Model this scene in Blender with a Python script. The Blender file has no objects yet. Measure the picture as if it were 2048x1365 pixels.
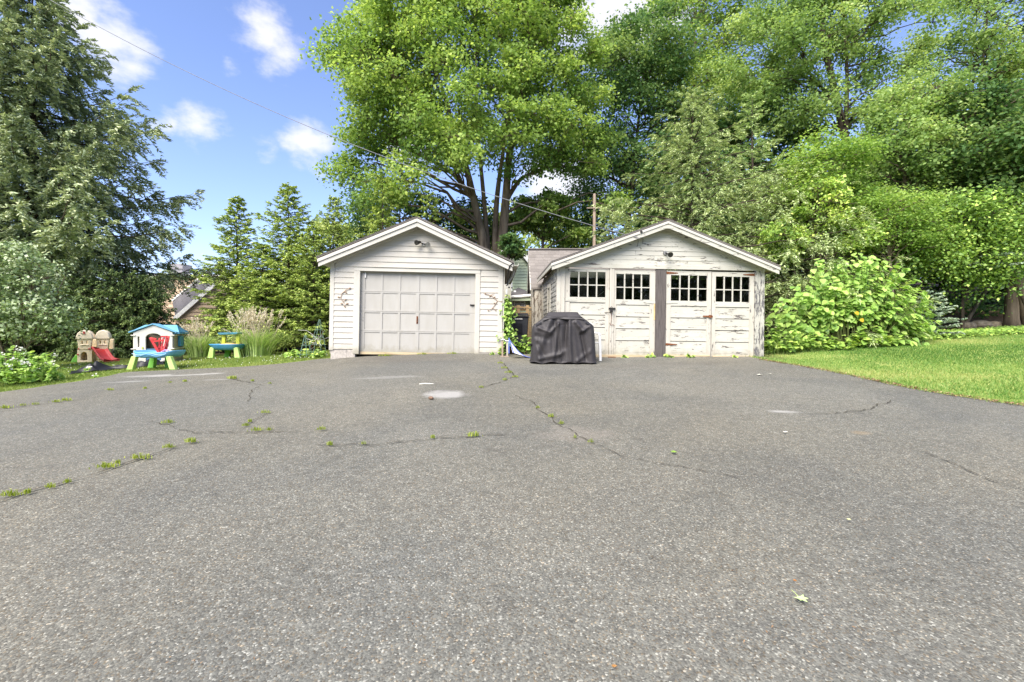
import bpy, bmesh, math, random
import numpy as np
from mathutils import Vector, Matrix

# ------------------------------------------------------------------ camera, sky, sun, exposure
scene = bpy.context.scene
COL = scene.collection
R = math.radians
FPX, U0, V0, CAMZ = 909.0, 1024.0, 665.0, 1.45      # focal length / principal point in photo pixels

cam_d = bpy.data.cameras.new('camera')
cam_d.sensor_width = 36.0
cam_d.lens = FPX / 2048.0 * 36.0
cam_d.shift_y = -(682.5 - V0) / 2048.0
cam_d.clip_start = 0.05
cam_d.clip_end = 3000.0
cam = bpy.data.objects.new('camera', cam_d)
cam.location = (0, 0, CAMZ)
cam.rotation_euler = (R(90), 0, 0)
COL.objects.link(cam)
scene.camera = cam

SUN_DIR = Vector((-0.34, -0.66, 0.86)).normalized()   # towards the sun
sun_d = bpy.data.lights.new('sun', 'SUN')
sun_d.energy = 3.4
sun_d.angle = R(50)
sun_d.color = (1.0, 0.93, 0.82)
sun = bpy.data.objects.new('sun', sun_d)
sun.rotation_euler = SUN_DIR.to_track_quat('Z', 'Y').to_euler()
COL.objects.link(sun)

world = bpy.data.worlds.new('World')
scene.world = world
world.use_nodes = True
wt = world.node_tree
wt.nodes.clear()
def wn(t, **k):
    n = wt.nodes.new(t)
    for a, b in k.items(): setattr(n, a, b)
    return n
w_out = wn('ShaderNodeOutputWorld')
w_bg = wn('ShaderNodeBackground')
w_bg.inputs['Strength'].default_value = 0.105
w_sky = wn('ShaderNodeTexSky', sky_type='NISHITA')
w_sky.sun_disc = False
w_sky.sun_elevation = math.asin(SUN_DIR.z)
w_sky.sun_rotation = math.atan2(SUN_DIR.x, SUN_DIR.y)
w_sky.air_density = 1.0
w_sky.dust_density = 0.6
w_sky.ozone_density = 4.5
# fair-weather clouds: noise on the view direction, denser where a cloud bank stands
def direction(u, v):
    return Vector(((u - U0) / FPX, 1.0, -(v - V0) / FPX)).normalized()
w_tc = wn('ShaderNodeTexCoord')
w_map = wn('ShaderNodeMapping')
w_map.inputs['Scale'].default_value = (1.0, 1.0, 1.7)
wt.links.new(w_tc.outputs['Generated'], w_map.inputs['Vector'])
w_noise = wn('ShaderNodeTexNoise')
w_noise.inputs['Scale'].default_value = 11.0
w_noise.inputs['Detail'].default_value = 7.0
w_noise.inputs['Roughness'].default_value = 0.58
wt.links.new(w_map.outputs['Vector'], w_noise.inputs['Vector'])
w_big = wn('ShaderNodeTexNoise')
w_big.inputs['Scale'].default_value = 2.6
w_big.inputs['Detail'].default_value = 1.0
wt.links.new(w_map.outputs['Vector'], w_big.inputs['Vector'])
def wmath(op, a, b=None, c=None, clamp=False):
    n = wn('ShaderNodeMath', operation=op)
    n.use_clamp = clamp
    for i, x in enumerate((a, b, c)):
        if x is None: continue
        if isinstance(x, (int, float)): n.inputs[i].default_value = x
        else: wt.links.new(x, n.inputs[i])
    return n.outputs[0]
CLOUDS = [  # (u, v, angular radius, strength): where the clouds stand in the sky
    (212, 80, .058, .95), (170, 42, .050, .85), (530, 66, .048, .95), (560, 112, .042, .85), (498, 42, .034, .7),
    (395, 252, .040, .85), (345, 245, .028, .6), (612, 292, .048, .95), (545, 300, .028, .5),
    (1235, 10, .13, 1.1), (1120, 380, .09, 1.0), (820, 290, .06, .8), (455, 130, .02, .4), (300, 120, .025, .4)]
acc = None
for (u, v, r, s) in CLOUDS:
    d = direction(u, v)
    sub = wn('ShaderNodeVectorMath', operation='DISTANCE')
    wt.links.new(w_tc.outputs['Generated'], sub.inputs[0])
    sub.inputs[1].default_value = d
    q = wmath('DIVIDE', sub.outputs['Value'], r * 1.5)
    q = wmath('SUBTRACT', 1.0, q, clamp=True)
    q = wmath('MULTIPLY', q, s)
    acc = q if acc is None else wmath('MAXIMUM', acc, q)
# scattered cloud everywhere else, so the sky goes on as it looks in view
sep = wn('ShaderNodeSeparateXYZ')
wt.links.new(w_tc.outputs['Generated'], sep.inputs[0])
gen = wmath('MULTIPLY', wmath('SUBTRACT', w_big.outputs[0], 0.56), 4.0, clamp=True)
behind = wmath('MULTIPLY', wmath('SUBTRACT', 0.35, sep.outputs['Y']), 3.0, clamp=True)
gen = wmath('MULTIPLY', gen, behind)
acc = wmath('MAXIMUM', acc, gen)
dens = wmath('ADD', wmath('MULTIPLY', acc, 0.85), wmath('MULTIPLY', wmath('SUBTRACT', w_noise.outputs[0], 0.5), 1.5))
mask = wn('ShaderNodeMapRange')
mask.interpolation_type = 'SMOOTHSTEP'
wt.links.new(dens, mask.inputs['Value'])
mask.inputs['From Min'].default_value = 0.18
mask.inputs['From Max'].default_value = 0.72
has = wmath('MULTIPLY', acc, 6.0, clamp=True)
maskv = wmath('MULTIPLY', wmath('MULTIPLY', mask.outputs[0], has), 0.84)
w_mix = wn('ShaderNodeMix', data_type='RGBA')
wt.links.new(maskv, w_mix.inputs['Factor'])
w_gain = wn('ShaderNodeMix', data_type='RGBA', blend_type='MULTIPLY')
w_gain.inputs['Factor'].default_value = 1.0
w_gain.inputs[7].default_value = (1.06, .925, 1.0, 1)
wt.links.new(w_sky.outputs[0], w_gain.inputs[6])
wt.links.new(w_gain.outputs[2], w_mix.inputs[6])
w_mix.inputs[7].default_value = (3.7, 3.65, 3.7, 1)
wt.links.new(w_mix.outputs[2], w_bg.inputs['Color'])
wt.links.new(w_bg.outputs[0], w_out.inputs['Surface'])
world.cycles.sampling_method = 'MANUAL'
world.cycles.sample_map_resolution = 512

scene.view_settings.view_transform = 'Standard'
scene.view_settings.look = 'None'
scene.view_settings.gamma = 1.0
scene.view_settings.use_curve_mapping = False
scene.view_settings.exposure = 1.58
scene.cycles.max_bounces = 6
scene.cycles.diffuse_bounces = 4
scene.cycles.transmission_bounces = 4
scene.cycles.transparent_max_bounces = 8
scene.cycles.use_denoising = True
scene.cycles.denoiser = 'OPENIMAGEDENOISE'
scene.cycles.denoising_input_passes = 'RGB_ALBEDO_NORMAL'

# ------------------------------------------------------------------ helpers
rng = np.random.default_rng(7)
random.seed(7)

def lin(r, g, b, a=1.0):
    f = lambda c: (c / 255 / 12.92) if c / 255 <= 0.04045 else ((c / 255 + 0.055) / 1.055) ** 2.4
    return (f(r), f(g), f(b), a)

def sm(x, a, b):
    t = np.clip((x - a) / (b - a), 0, 1)
    return t * t * (3 - 2 * t)

def G(x, y):
    """height of the ground"""
    x = np.asarray(x, float); y = np.asarray(y, float)
    z = 0.07 * np.clip(y, -8, 13) + 0.03 * np.clip(y - 13, 0, 40)
    z = z - 0.04 * np.clip(-2 - x, 0, 22)
    z = z + 0.045 * np.clip(x - 7.2, 0, 15) * sm(y, 2, 9)
    z = z + 0.13 * np.clip(y - 17, 0, 60) * sm(x, 6, 14)
    return z

def at(u, v, Y):
    return Vector(((u - U0) / FPX * Y, Y, CAMZ - (v - V0) / FPX * Y))

def onground(u, v):
    """the point of the ground seen at a photo pixel"""
    lo, hi = 1.0, 60.0
    for Y in np.arange(1.2, 60, 0.1):
        p = at(u, v, Y)
        if p.z <= G(p.x, p.y):
            lo, hi = Y - 0.1, Y
            break
    for _ in range(30):
        m = (lo + hi) / 2
        p = at(u, v, m)
        if p.z <= G(p.x, p.y): hi = m
        else: lo = m
    return at(u, v, hi)

def noise2(x, y, seed=0, octaves=4):
    r = np.random.default_rng(seed)
    s = 0; amp = 1.0; tot = 0
    for o in range(octaves):
        for k in range(4):
            a = r.uniform(0, 2 * math.pi); f = (2 ** o) * r.uniform(.7, 1.3)
            s = s + amp * np.sin(f * (np.cos(a) * x + np.sin(a) * y) + r.uniform(0, 6.28))
        tot += amp * 2.0
        amp *= 0.55
    return s / tot

# -- objects
def tag(o, label=None, cat=None, group=None, kind=None):
    if label: o['label'] = label
    if cat: o['category'] = cat
    if group: o['group'] = group
    if kind: o['kind'] = kind
    return o

def link(o, parent=None):
    COL.objects.link(o)
    if parent is not None: o.parent = parent
    return o

def thing(name, label, cat, loc=(0, 0, 0), rot=(0, 0, 0), group=None):
    o = bpy.data.objects.new(name, None)
    o.empty_display_size = 0.2
    o.location = loc; o.rotation_euler = rot
    link(o)
    return tag(o, label, cat, group)

def copy_tree(root, loc, scale, rotz, label):
    c = root.copy(); link(c); c.location = loc; c.scale = scale; c.rotation_euler = (0, 0, rotz); c['label'] = label
    for ch in list(root.children):
        k = ch.copy(); link(k); k.parent = c
    return c

def mobj(name, V, F, mat, parent=None, smooth=False):
    me = bpy.data.meshes.new(name)
    me.from_pydata([tuple(map(float, v)) for v in V], [], [tuple(map(int, f)) for f in F])
    if smooth:
        me.polygons.foreach_set('use_smooth', np.ones(len(me.polygons), bool))
    me.update()
    o = bpy.data.objects.new(name, me)
    if mat: me.materials.append(mat)
    return link(o, parent)

def inst(name, me, parent=None, matrix=None):
    o = bpy.data.objects.new(name, me)
    link(o, parent)
    if matrix is not None: o.matrix_local = matrix
    return o

def npmesh(name, V, F, mat, attrs=None, smooth=False):
    """V (n,3), F (m,k) -> mesh, quickly; attrs: {name: per-vertex float array}"""
    V = np.ascontiguousarray(V, np.float32); F = np.ascontiguousarray(F, np.int32)
    me = bpy.data.meshes.new(name)
    k = F.shape[1]
    me.vertices.add(len(V)); me.vertices.foreach_set('co', V.ravel())
    me.loops.add(F.size); me.loops.foreach_set('vertex_index', F.ravel())
    me.polygons.add(len(F)); me.polygons.foreach_set('loop_start', np.arange(0, F.size, k, dtype=np.int32))
    if smooth: me.polygons.foreach_set('use_smooth', np.ones(len(F), bool))
    if attrs:
        for a, arr in attrs.items():
            at_ = me.attributes.new(a, 'FLOAT', 'POINT')
            at_.data.foreach_set('value', np.ascontiguousarray(arr, np.float32))
    me.update(calc_edges=True)
    if mat: me.materials.append(mat)
    return me

def npobj(name, V, F, mat, parent=None, attrs=None, smooth=False):
    return link(bpy.data.objects.new(name, npmesh(name, V, F, mat, attrs, smooth)), parent)

class MB:
    """collects simple solids for ONE mesh object"""
    def __init__(s): s.V = []; s.F = []
    def add(s, V, F):
        n = len(s.V); s.V += [tuple(v) for v in V]; s.F += [tuple(i + n for i in f) for f in F]
        return s
    def hexa(s, P):      # 8 points: bottom ring 0-3, top ring 4-7 (counter-clockwise from above)
        return s.add(P, [(3, 2, 1, 0), (4, 5, 6, 7), (0, 1, 5, 4), (1, 2, 6, 5), (2, 3, 7, 6), (3, 0, 4, 7)])
    def box(s, x0, x1, y0, y1, z0, z1):
        return s.hexa([(x0, y0, z0), (x1, y0, z0), (x1, y1, z0), (x0, y1, z0), (x0, y0, z1), (x1, y0, z1), (x1, y1, z1), (x0, y1, z1)])
    def bar(s, a, b, w, h=None, up=(0, 0, 1)):
        a = Vector(a); b = Vector(b); h = h or w
        t = (b - a).normalized(); u = Vector(up)
        sd = t.cross(u)
        if sd.length < 1e-4: sd = t.cross(Vector((1, 0, 0)))
        sd.normalize(); u = sd.cross(t).normalized()
        P = []
        for p in (a, b):
            P += [p - sd * w / 2 - u * h / 2, p + sd * w / 2 - u * h / 2, p + sd * w / 2 + u * h / 2, p - sd * w / 2 + u * h / 2]
        return s.add(P, [(3, 2, 1, 0), (4, 5, 6, 7), (0, 1, 5, 4), (1, 2, 6, 5), (2, 3, 7, 6), (3, 0, 4, 7)])
    def tube(s, pts, rad, n=8, cap=True):
        V, F = tube_np([np.array([tuple(p) for p in pts], float)], [np.array(rad if hasattr(rad, '__len__') else [rad] * len(pts), float)], n)
        b = len(s.V); s.add(V, F)
        if cap:
            s.F.append(tuple(b + i for i in reversed(range(n))))
            m = b + n * (len(pts) - 1); s.F.append(tuple(m + i for i in range(n)))
        return s
    def lathe(s, prof, n=16, c=(0, 0, 0)):   # prof: (r, z)
        b = len(s.V)
        for (r, z) in prof:
            for i in range(n):
                a = 2 * math.pi * i / n
                s.V.append((c[0] + r * math.cos(a), c[1] + r * math.sin(a), c[2] + z))
        for j in range(len(prof) - 1):
            for i in range(n):
                s.F.append((b + j * n + i, b + j * n + (i + 1) % n, b + (j + 1) * n + (i + 1) % n, b + (j + 1) * n + i))
        s.F.append(tuple(b + i for i in reversed(range(n))))
        s.F.append(tuple(b + (len(prof) - 1) * n + i for i in range(n)))
        return s
    def build(s, name, mat, parent=None, bevel=0.0, smooth=False, subsurf=0):
        o = mobj(name, s.V, s.F, mat, parent, smooth)
        if bevel:
            m = o.modifiers.new('bevel', 'BEVEL'); m.width = bevel; m.segments = 2; m.limit_method = 'ANGLE'; m.angle_limit = R(40)
        if subsurf:
            m = o.modifiers.new('sub', 'SUBSURF'); m.levels = subsurf; m.render_levels = subsurf
        return o

def tube_np(paths, radii, n=5):
    Vs, Fs, base = [], [], 0
    ang = np.arange(n) * 2 * math.pi / n
    ca, sa = np.cos(ang), np.sin(ang)
    for P, r in zip(paths, radii):
        k = len(P)
        T = np.gradient(P, axis=0)
        T /= np.linalg.norm(T, axis=1, keepdims=True) + 1e-9
        ref = np.array([0.31, 0.95, 0.05]) if abs(T[:, 1]).mean() < .8 else np.array([1., 0.1, 0.2])
        A = np.cross(T, ref); A /= np.linalg.norm(A, axis=1, keepdims=True) + 1e-9
        B = np.cross(T, A)
        ring = P[:, None, :] + r[:, None, None] * (A[:, None, :] * ca[None, :, None] + B[:, None, :] * sa[None, :, None])
        Vs.append(ring.reshape(-1, 3))
        i = np.arange(n); j = np.arange(k - 1)
        a = base + j[:, None] * n + i[None, :]
        b = base + j[:, None] * n + (i[None, :] + 1) % n
        Fs.append(np.stack([a, b, b + n, a + n], -1).reshape(-1, 4))
        base += k * n
    return np.concatenate(Vs), np.concatenate(Fs)

def outline(name, outer, holes, depth, mat, parent=None, bevel=0.0, axis='XZ', loc=(0, 0, 0)):
    """a slab cut to an outline with openings, centred on its plane, `depth` thick"""
    cu = bpy.data.curves.new(name, 'CURVE'); cu.dimensions = '2D'; cu.fill_mode = 'BOTH'
    cu.extrude = depth / 2 - bevel; cu.bevel_depth = bevel; cu.bevel_resolution = 1; cu.offset = -bevel
    for pts in [outer] + list(holes):
        sp = cu.splines.new('POLY'); sp.points.add(len(pts) - 1); sp.use_cyclic_u = True
        for i, (x, y) in enumerate(pts): sp.points[i].co = (x, y, 0, 1)
    tmp = bpy.data.objects.new('tmp', cu)
    me = bpy.data.meshes.new_from_object(tmp)
    bpy.data.objects.remove(tmp); bpy.data.curves.remove(cu)
    me.name = name
    if axis == 'XZ': me.transform(Matrix.Rotation(R(90), 4, 'X'))
    elif axis == 'YZ': me.transform(Matrix.Rotation(R(90), 4, 'Z') @ Matrix.Rotation(R(90), 4, 'X'))
    me.transform(Matrix.Translation(loc))
    me.materials.clear(); me.materials.append(mat)
    o = bpy.data.objects.new(name, me)
    return link(o, parent)

def arc(cx, cy, rx, ry, a0, a1, n):
    return [(cx + rx * math.cos(R(a0 + (a1 - a0) * i / n)), cy + ry * math.sin(R(a0 + (a1 - a0) * i / n))) for i in range(n + 1)]

# ------------------------------------------------------------------ materials
class NT:
    def __init__(s, name):
        s.m = bpy.data.materials.new(name); s.m.use_nodes = True
        s.t = s.m.node_tree; s.t.nodes.clear()
        s.out = s.n('ShaderNodeOutputMaterial')
    def n(s, t, **k):
        x = s.t.nodes.new(t)
        for a, b in k.items(): setattr(x, a, b)
        return x
    def l(s, a, b): s.t.links.new(a, b)
    def set(s, inp, v):
        if hasattr(v, 'is_output') or isinstance(v, bpy.types.NodeSocket): s.l(v, inp)
        else: inp.default_value = v
    def bsdf(s, color, rough=.6, spec=.3, metal=0., normal=None):
        b = s.n('ShaderNodeBsdfPrincipled')
        s.set(b.inputs['Base Color'], color); s.set(b.inputs['Roughness'], rough)
        s.set(b.inputs['Specular IOR Level'], spec); s.set(b.inputs['Metallic'], metal)
        if normal is not None: s.l(normal, b.inputs['Normal'])
        return b
    def surf(s, sock): s.l(sock, s.out.inputs['Surface']); return s.m
    def coord(s, kind='Object', scale=(1, 1, 1), rnd=False):
        tc = s.n('ShaderNodeTexCoord'); mp = s.n('ShaderNodeMapping')
        mp.inputs['Scale'].default_value = scale
        s.l(tc.outputs[kind], mp.inputs['Vector'])
        if rnd:
            oi = s.n('ShaderNodeObjectInfo'); mu = s.n('ShaderNodeMath', operation='MULTIPLY'); mu.inputs[1].default_value = 37.0
            s.l(oi.outputs['Random'], mu.inputs[0])
            cb = s.n('ShaderNodeCombineXYZ'); s.l(mu.outputs[0], cb.inputs[0]); s.l(mu.outputs[0], cb.inputs[1]); s.l(mu.outputs[0], cb.inputs[2])
            s.l(cb.outputs[0], mp.inputs['Location'])
        return mp.outputs[0]
    def pos(s, scale=(1, 1, 1)):
        g = s.n('ShaderNodeNewGeometry'); mp = s.n('ShaderNodeMapping'); mp.inputs['Scale'].default_value = scale
        s.l(g.outputs['Position'], mp.inputs['Vector']); return mp.outputs[0]
    def noise(s, vec, scale=5., detail=4., rough=.55, out=0, dist=0.):
        x = s.n('ShaderNodeTexNoise'); s.l(vec, x.inputs['Vector'])
        x.inputs['Scale'].default_value = scale; x.inputs['Detail'].default_value = detail; x.inputs['Roughness'].default_value = rough
        x.inputs['Distortion'].default_value = dist
        return x.outputs[out]
    def vor(s, vec, scale, out='Color', feature='F1'):
        x = s.n('ShaderNodeTexVoronoi', feature=feature); s.l(vec, x.inputs['Vector']); x.inputs['Scale'].default_value = scale
        return x.outputs[out]
    def ramp(s, f, stops, interp='LINEAR'):
        x = s.n('ShaderNodeValToRGB'); s.l(f, x.inputs[0]); cr = x.color_ramp; cr.interpolation = interp
        while len(cr.elements) < len(stops): cr.elements.new(.5)
        for e, (p, c) in zip(cr.elements, stops):
            e.position = p; e.color = c if hasattr(c, '__len__') else (c, c, c, 1)
        return x.outputs[0]
    def mix(s, f, a, b, mode='MIX'):
        x = s.n('ShaderNodeMix', data_type='RGBA', blend_type=mode)
        s.set(x.inputs[0], f); s.set(x.inputs[6], a); s.set(x.inputs[7], b)
        return x.outputs[2]
    def math(s, op, a, b=0., clamp=False):
        x = s.n('ShaderNodeMath', operation=op); x.use_clamp = clamp
        s.set(x.inputs[0], a); s.set(x.inputs[1], b); return x.outputs[0]
    def bump(s, h, strength=.3, dist=.01):
        x = s.n('ShaderNodeBump'); s.l(h, x.inputs['Height']); x.inputs['Strength'].default_value = strength; x.inputs['Distance'].default_value = dist
        return x.outputs[0]
    def rand(s):
        return s.n('ShaderNodeObjectInfo').outputs['Random']
    def attr(s, name):
        x = s.n('ShaderNodeAttribute'); x.attribute_name = name; return x.outputs['Fac']

def m_plain(name, col, rough=.6, spec=.3, metal=0., var=.12, scale=14., bump=0.):
    t = NT(name); v = t.coord('Object')
    n = t.noise(v, scale, 5)
    d = tuple(c * (1 - var * 2) for c in col[:3]) + (1,); h = tuple(min(1, c * (1 + var)) for c in col[:3]) + (1,)
    c = t.ramp(n, [(.3, d), (.7, h)])
    nm = t.bump(n, bump, .01) if bump else None
    return t.surf(t.bsdf(c, rough, spec, metal, nm).outputs[0])

def m_leaf(name, dark, mid, light, trans=.5, rough=.6, spec=.15):
    t = NT(name)
    c = t.ramp(t.attr('tint'), [(0., dark), (.5, mid), (1., light)])
    b = t.bsdf(c, rough, spec)
    tr = t.n('ShaderNodeBsdfTranslucent')
    c2 = t.mix(1.0, c, (1.0, 1.0, .62, 1), 'MULTIPLY')
    t.l(c2, tr.inputs['Color'])
    mx = t.n('ShaderNodeMixShader'); mx.inputs[0].default_value = trans
    t.l(b.outputs[0], mx.inputs[1]); t.l(tr.outputs[0], mx.inputs[2])
    return t.surf(mx.outputs[0])

def m_bark(name, a, b, scale=6.):
    t = NT(name); v = t.coord('Object', (1, 1, .18))
    n = t.noise(v, scale, 7, .65)
    c = t.ramp(n, [(.3, a), (.7, b)])
    return t.surf(t.bsdf(c, .9, .1, 0, t.bump(n, .7, .04)).outputs[0])

def m_paint(name, white, wood, peel, dirt=.25, grain_z=False, scale=1.0):
    """old oil paint on boards: streaky dirt, and flakes lost along the grain showing grey wood"""
    t = NT(name)
    st = (1, 1, 5) if not grain_z else (5, 1, 1)
    v = t.coord('Object', tuple(q * scale for q in st), rnd=True)
    n1 = t.noise(v, 2.6, 8, .68)
    n2 = t.noise(v, 9., 6, .7)
    m = t.math('ADD', t.math('MULTIPLY', n1, .6), t.math('MULTIPLY', n2, .4))
    lost = t.ramp(m, [(peel, 0.), (peel + .022, 1.)])
    vd = t.coord('Object', (.9, .9, 1.6) if not grain_z else (2.5, 1, .6), rnd=True)
    nd = t.noise(vd, 2.2, 6, .6)
    dirtc = tuple(c * q for c, q in zip(white[:3], (.80, .78, .72))) + (1,)
    pc = t.mix(t.math('MULTIPLY', t.ramp(nd, [(.42, 0.), (.72, 1.)]), dirt * 2), white, dirtc)
    pc = t.mix(t.math('MULTIPLY', t.rand(), .16), pc, tuple(c * .78 for c in white[:3]) + (1,))
    sp_ = t.n('ShaderNodeSeparateXYZ'); t.l(t.coord('Object'), sp_.inputs[0])
    foot = t.math('SUBTRACT', t.math('MULTIPLY', t.noise(t.coord('Object'), 6., 6, .7), .55), t.math('MULTIPLY', sp_.outputs['Z'], 1.0))
    pc = t.mix(t.math('MULTIPLY', t.ramp(foot, [(.05, 0.), (.30, 1.)]), .55), pc, lin(118, 112, 88))
    gv = t.coord('Object', tuple(q * 3 for q in st), rnd=True)
    wc = t.mix(t.noise(gv, 12., 4), wood, tuple(c * .45 for c in wood[:3]) + (1,))
    c = t.mix(lost, pc, wc)
    h = t.math('SUBTRACT', 1.0, lost)
    fine = t.noise(v, 30., 3)
    hh = t.math('ADD', h, t.math('MULTIPLY', fine, .25))
    return t.surf(t.bsdf(c, .62, .25, 0, t.bump(hh, .5, .004)).outputs[0])
# ------------------------------------------------------------------ material library
M = {}
WHITE_OLD = lin(233, 231, 222); WOOD = lin(128, 122, 116)
M['siding'] = m_paint('white_siding_paint', lin(183, 179, 170), lin(150, 144, 138), .665, .25)
M['trim'] = m_paint('white_trim_paint', lin(185, 182, 173), lin(150, 142, 132), .70, .2)
M['trim_v'] = m_paint('white_trim_paint_upright', lin(185, 182, 173), lin(150, 142, 132), .69, .25, True)
M['overhead'] = m_paint('overhead_door_paint', lin(164, 162, 156), lin(160, 150, 138), .75, .22, True)
M['old'] = m_paint('old_white_paint', lin(183, 181, 170), lin(120, 113, 108), .56, .28)
M['old_v'] = m_paint('old_white_paint_upright', lin(183, 179, 168), lin(121, 117, 112), .575, .3, True)
M['old_gable'] = m_paint('old_gable_paint', lin(183, 181, 171), lin(62, 58, 56), .578, .25)
M['old_bad'] = m_paint('badly_flaked_paint', lin(176, 174, 164), lin(112, 110, 110), .51, .3, True)
M['old_side'] = m_paint('weathered_side_paint', lin(170, 168, 160), lin(140, 138, 134), .50, .35)
M['shed_board'] = m_paint('shed_board_paint', lin(175, 170, 158), lin(124, 110, 97), .52, .35, True)

def m_wood(name, a, b, z=True):
    t = NT(name); v = t.coord('Object', (7, 7, .5) if z else (.5, 7, 7), rnd=True)
    n = t.noise(v, 5., 7, .65, dist=.4)
    c = t.ramp(n, [(.25, a), (.5, b), (.75, tuple(min(1, q * 1.25) for q in b[:3]) + (1,))])
    return t.surf(t.bsdf(c, .85, .1, 0, t.bump(n, .5, .01)).outputs[0])
M['grey_wood'] = m_wood('weathered_grey_wood', lin(53, 50, 49), lin(91, 86, 83))
M['fence_wood'] = m_wood('fence_wood', lin(120, 100, 74), lin(176, 152, 116), False)
M['sill_wood'] = m_wood('sill_wood', lin(122, 108, 84), lin(178, 162, 132), False)
M['pole_wood'] = m_wood('pole_wood', lin(106, 92, 81), lin(154, 138, 123))
M['rust_pale'] = m_plain('faded_rusty_iron', lin(164, 140, 120), .85, .2, .1, .3, 40, .4)
M['rust'] = m_plain('rusty_iron', lin(132, 84, 56), .85, .2, .3, .4, 40, .4)
M['darkmetal'] = m_plain('dark_metal', lin(60, 58, 56), .5, .4, .6, .2, 20)
M['greymetal'] = m_plain('grey_metal', lin(150, 148, 142), .45, .5, .5, .2, 30)
M['green_metal'] = m_plain('green_coated_wire', lin(96, 126, 112), .5, .4, .1, .2)
M['pale_wire'] = m_plain('pale_wire', lin(196, 196, 190), .5, .4, .3, .15)
M['cable'] = m_plain('grey_cable', lin(120, 122, 124), .6, .3, 0, .15)
M['black'] = m_plain('black_rubber', lin(26, 26, 27), .6, .3, 0, .2)
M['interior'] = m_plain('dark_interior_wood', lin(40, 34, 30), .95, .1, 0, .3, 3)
M['concrete'] = m_plain('concrete_block', lin(172, 166, 158), .92, .1, 0, .14, 18, .4)
M['white_plastic'] = m_plain('white_plastic', lin(209, 209, 207), .45, .4, 0, .05)
M['bin'] = m_plain('dark_grey_plastic', lin(72, 74, 80), .55, .4, 0, .12, 6)
M['bin_dark'] = m_plain('black_plastic', lin(44, 45, 50), .6, .3, 0, .12, 6)

def m_glass():
    t = NT('old_window_glass')
    v = t.coord('Object', rnd=True)
    n = t.noise(v, 3., 3)
    fr = t.n('ShaderNodeFresnel'); fr.inputs['IOR'].default_value = 1.5
    t.l(t.bump(n, .06, .02), fr.inputs['Normal'])
    g = t.n('ShaderNodeBsdfGlossy'); g.inputs['Roughness'].default_value = .03
    t.l(t.bump(n, .08, .02), g.inputs['Normal'])
    tr = t.n('ShaderNodeBsdfTransparent'); tr.inputs['Color'].default_value = (.5, .55, .52, 1)
    mx = t.n('ShaderNodeMixShader'); t.l(fr.outputs[0], mx.inputs[0]); t.l(tr.outputs[0], mx.inputs[1]); t.l(g.outputs[0], mx.inputs[2])
    # a film of dust on the pane
    d = t.bsdf(lin(150, 150, 146), .9, .1)
    m2 = t.n('ShaderNodeMixShader')
    dn = t.math('MULTIPLY', t.ramp(t.noise(v, 2.5, 6, .7), [(.45, 0.), (.8, 1.)]), .035)
    t.l(dn, m2.inputs[0]); t.l(mx.outputs[0], m2.inputs[1]); t.l(d.outputs[0], m2.inputs[2])
    return t.surf(m2.outputs[0])
M['glass'] = m_glass()

def m_shingle(name, a, b, sx=3.2, sz=7.5):
    t = NT(name); v = t.coord('Object', rnd=True)
    n = t.noise(v, 40., 4); big = t.noise(v, 1.3, 5)
    c = t.ramp(n, [(.3, a), (.7, b)])
    c = t.mix(t.math('MULTIPLY', big, .5), c, tuple(q * .55 for q in a[:3]) + (1,))
    c = t.mix(t.math('MULTIPLY', t.rand(), .5), c, tuple(q * .6 for q in a[:3]) + (1,))
    return t.surf(t.bsdf(c, .95, .1, 0, t.bump(n, .4, .004)).outputs[0])
M['shingle'] = m_shingle('grey_shingle', lin(120, 114, 110), lin(158, 152, 146))
M['shingle_pale'] = m_shingle('pale_weathered_shingle', lin(120, 114, 108), lin(147, 141, 135))
M['shingle_dark'] = m_shingle('dark_shingle', lin(84, 82, 84), lin(122, 120, 122))

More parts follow.
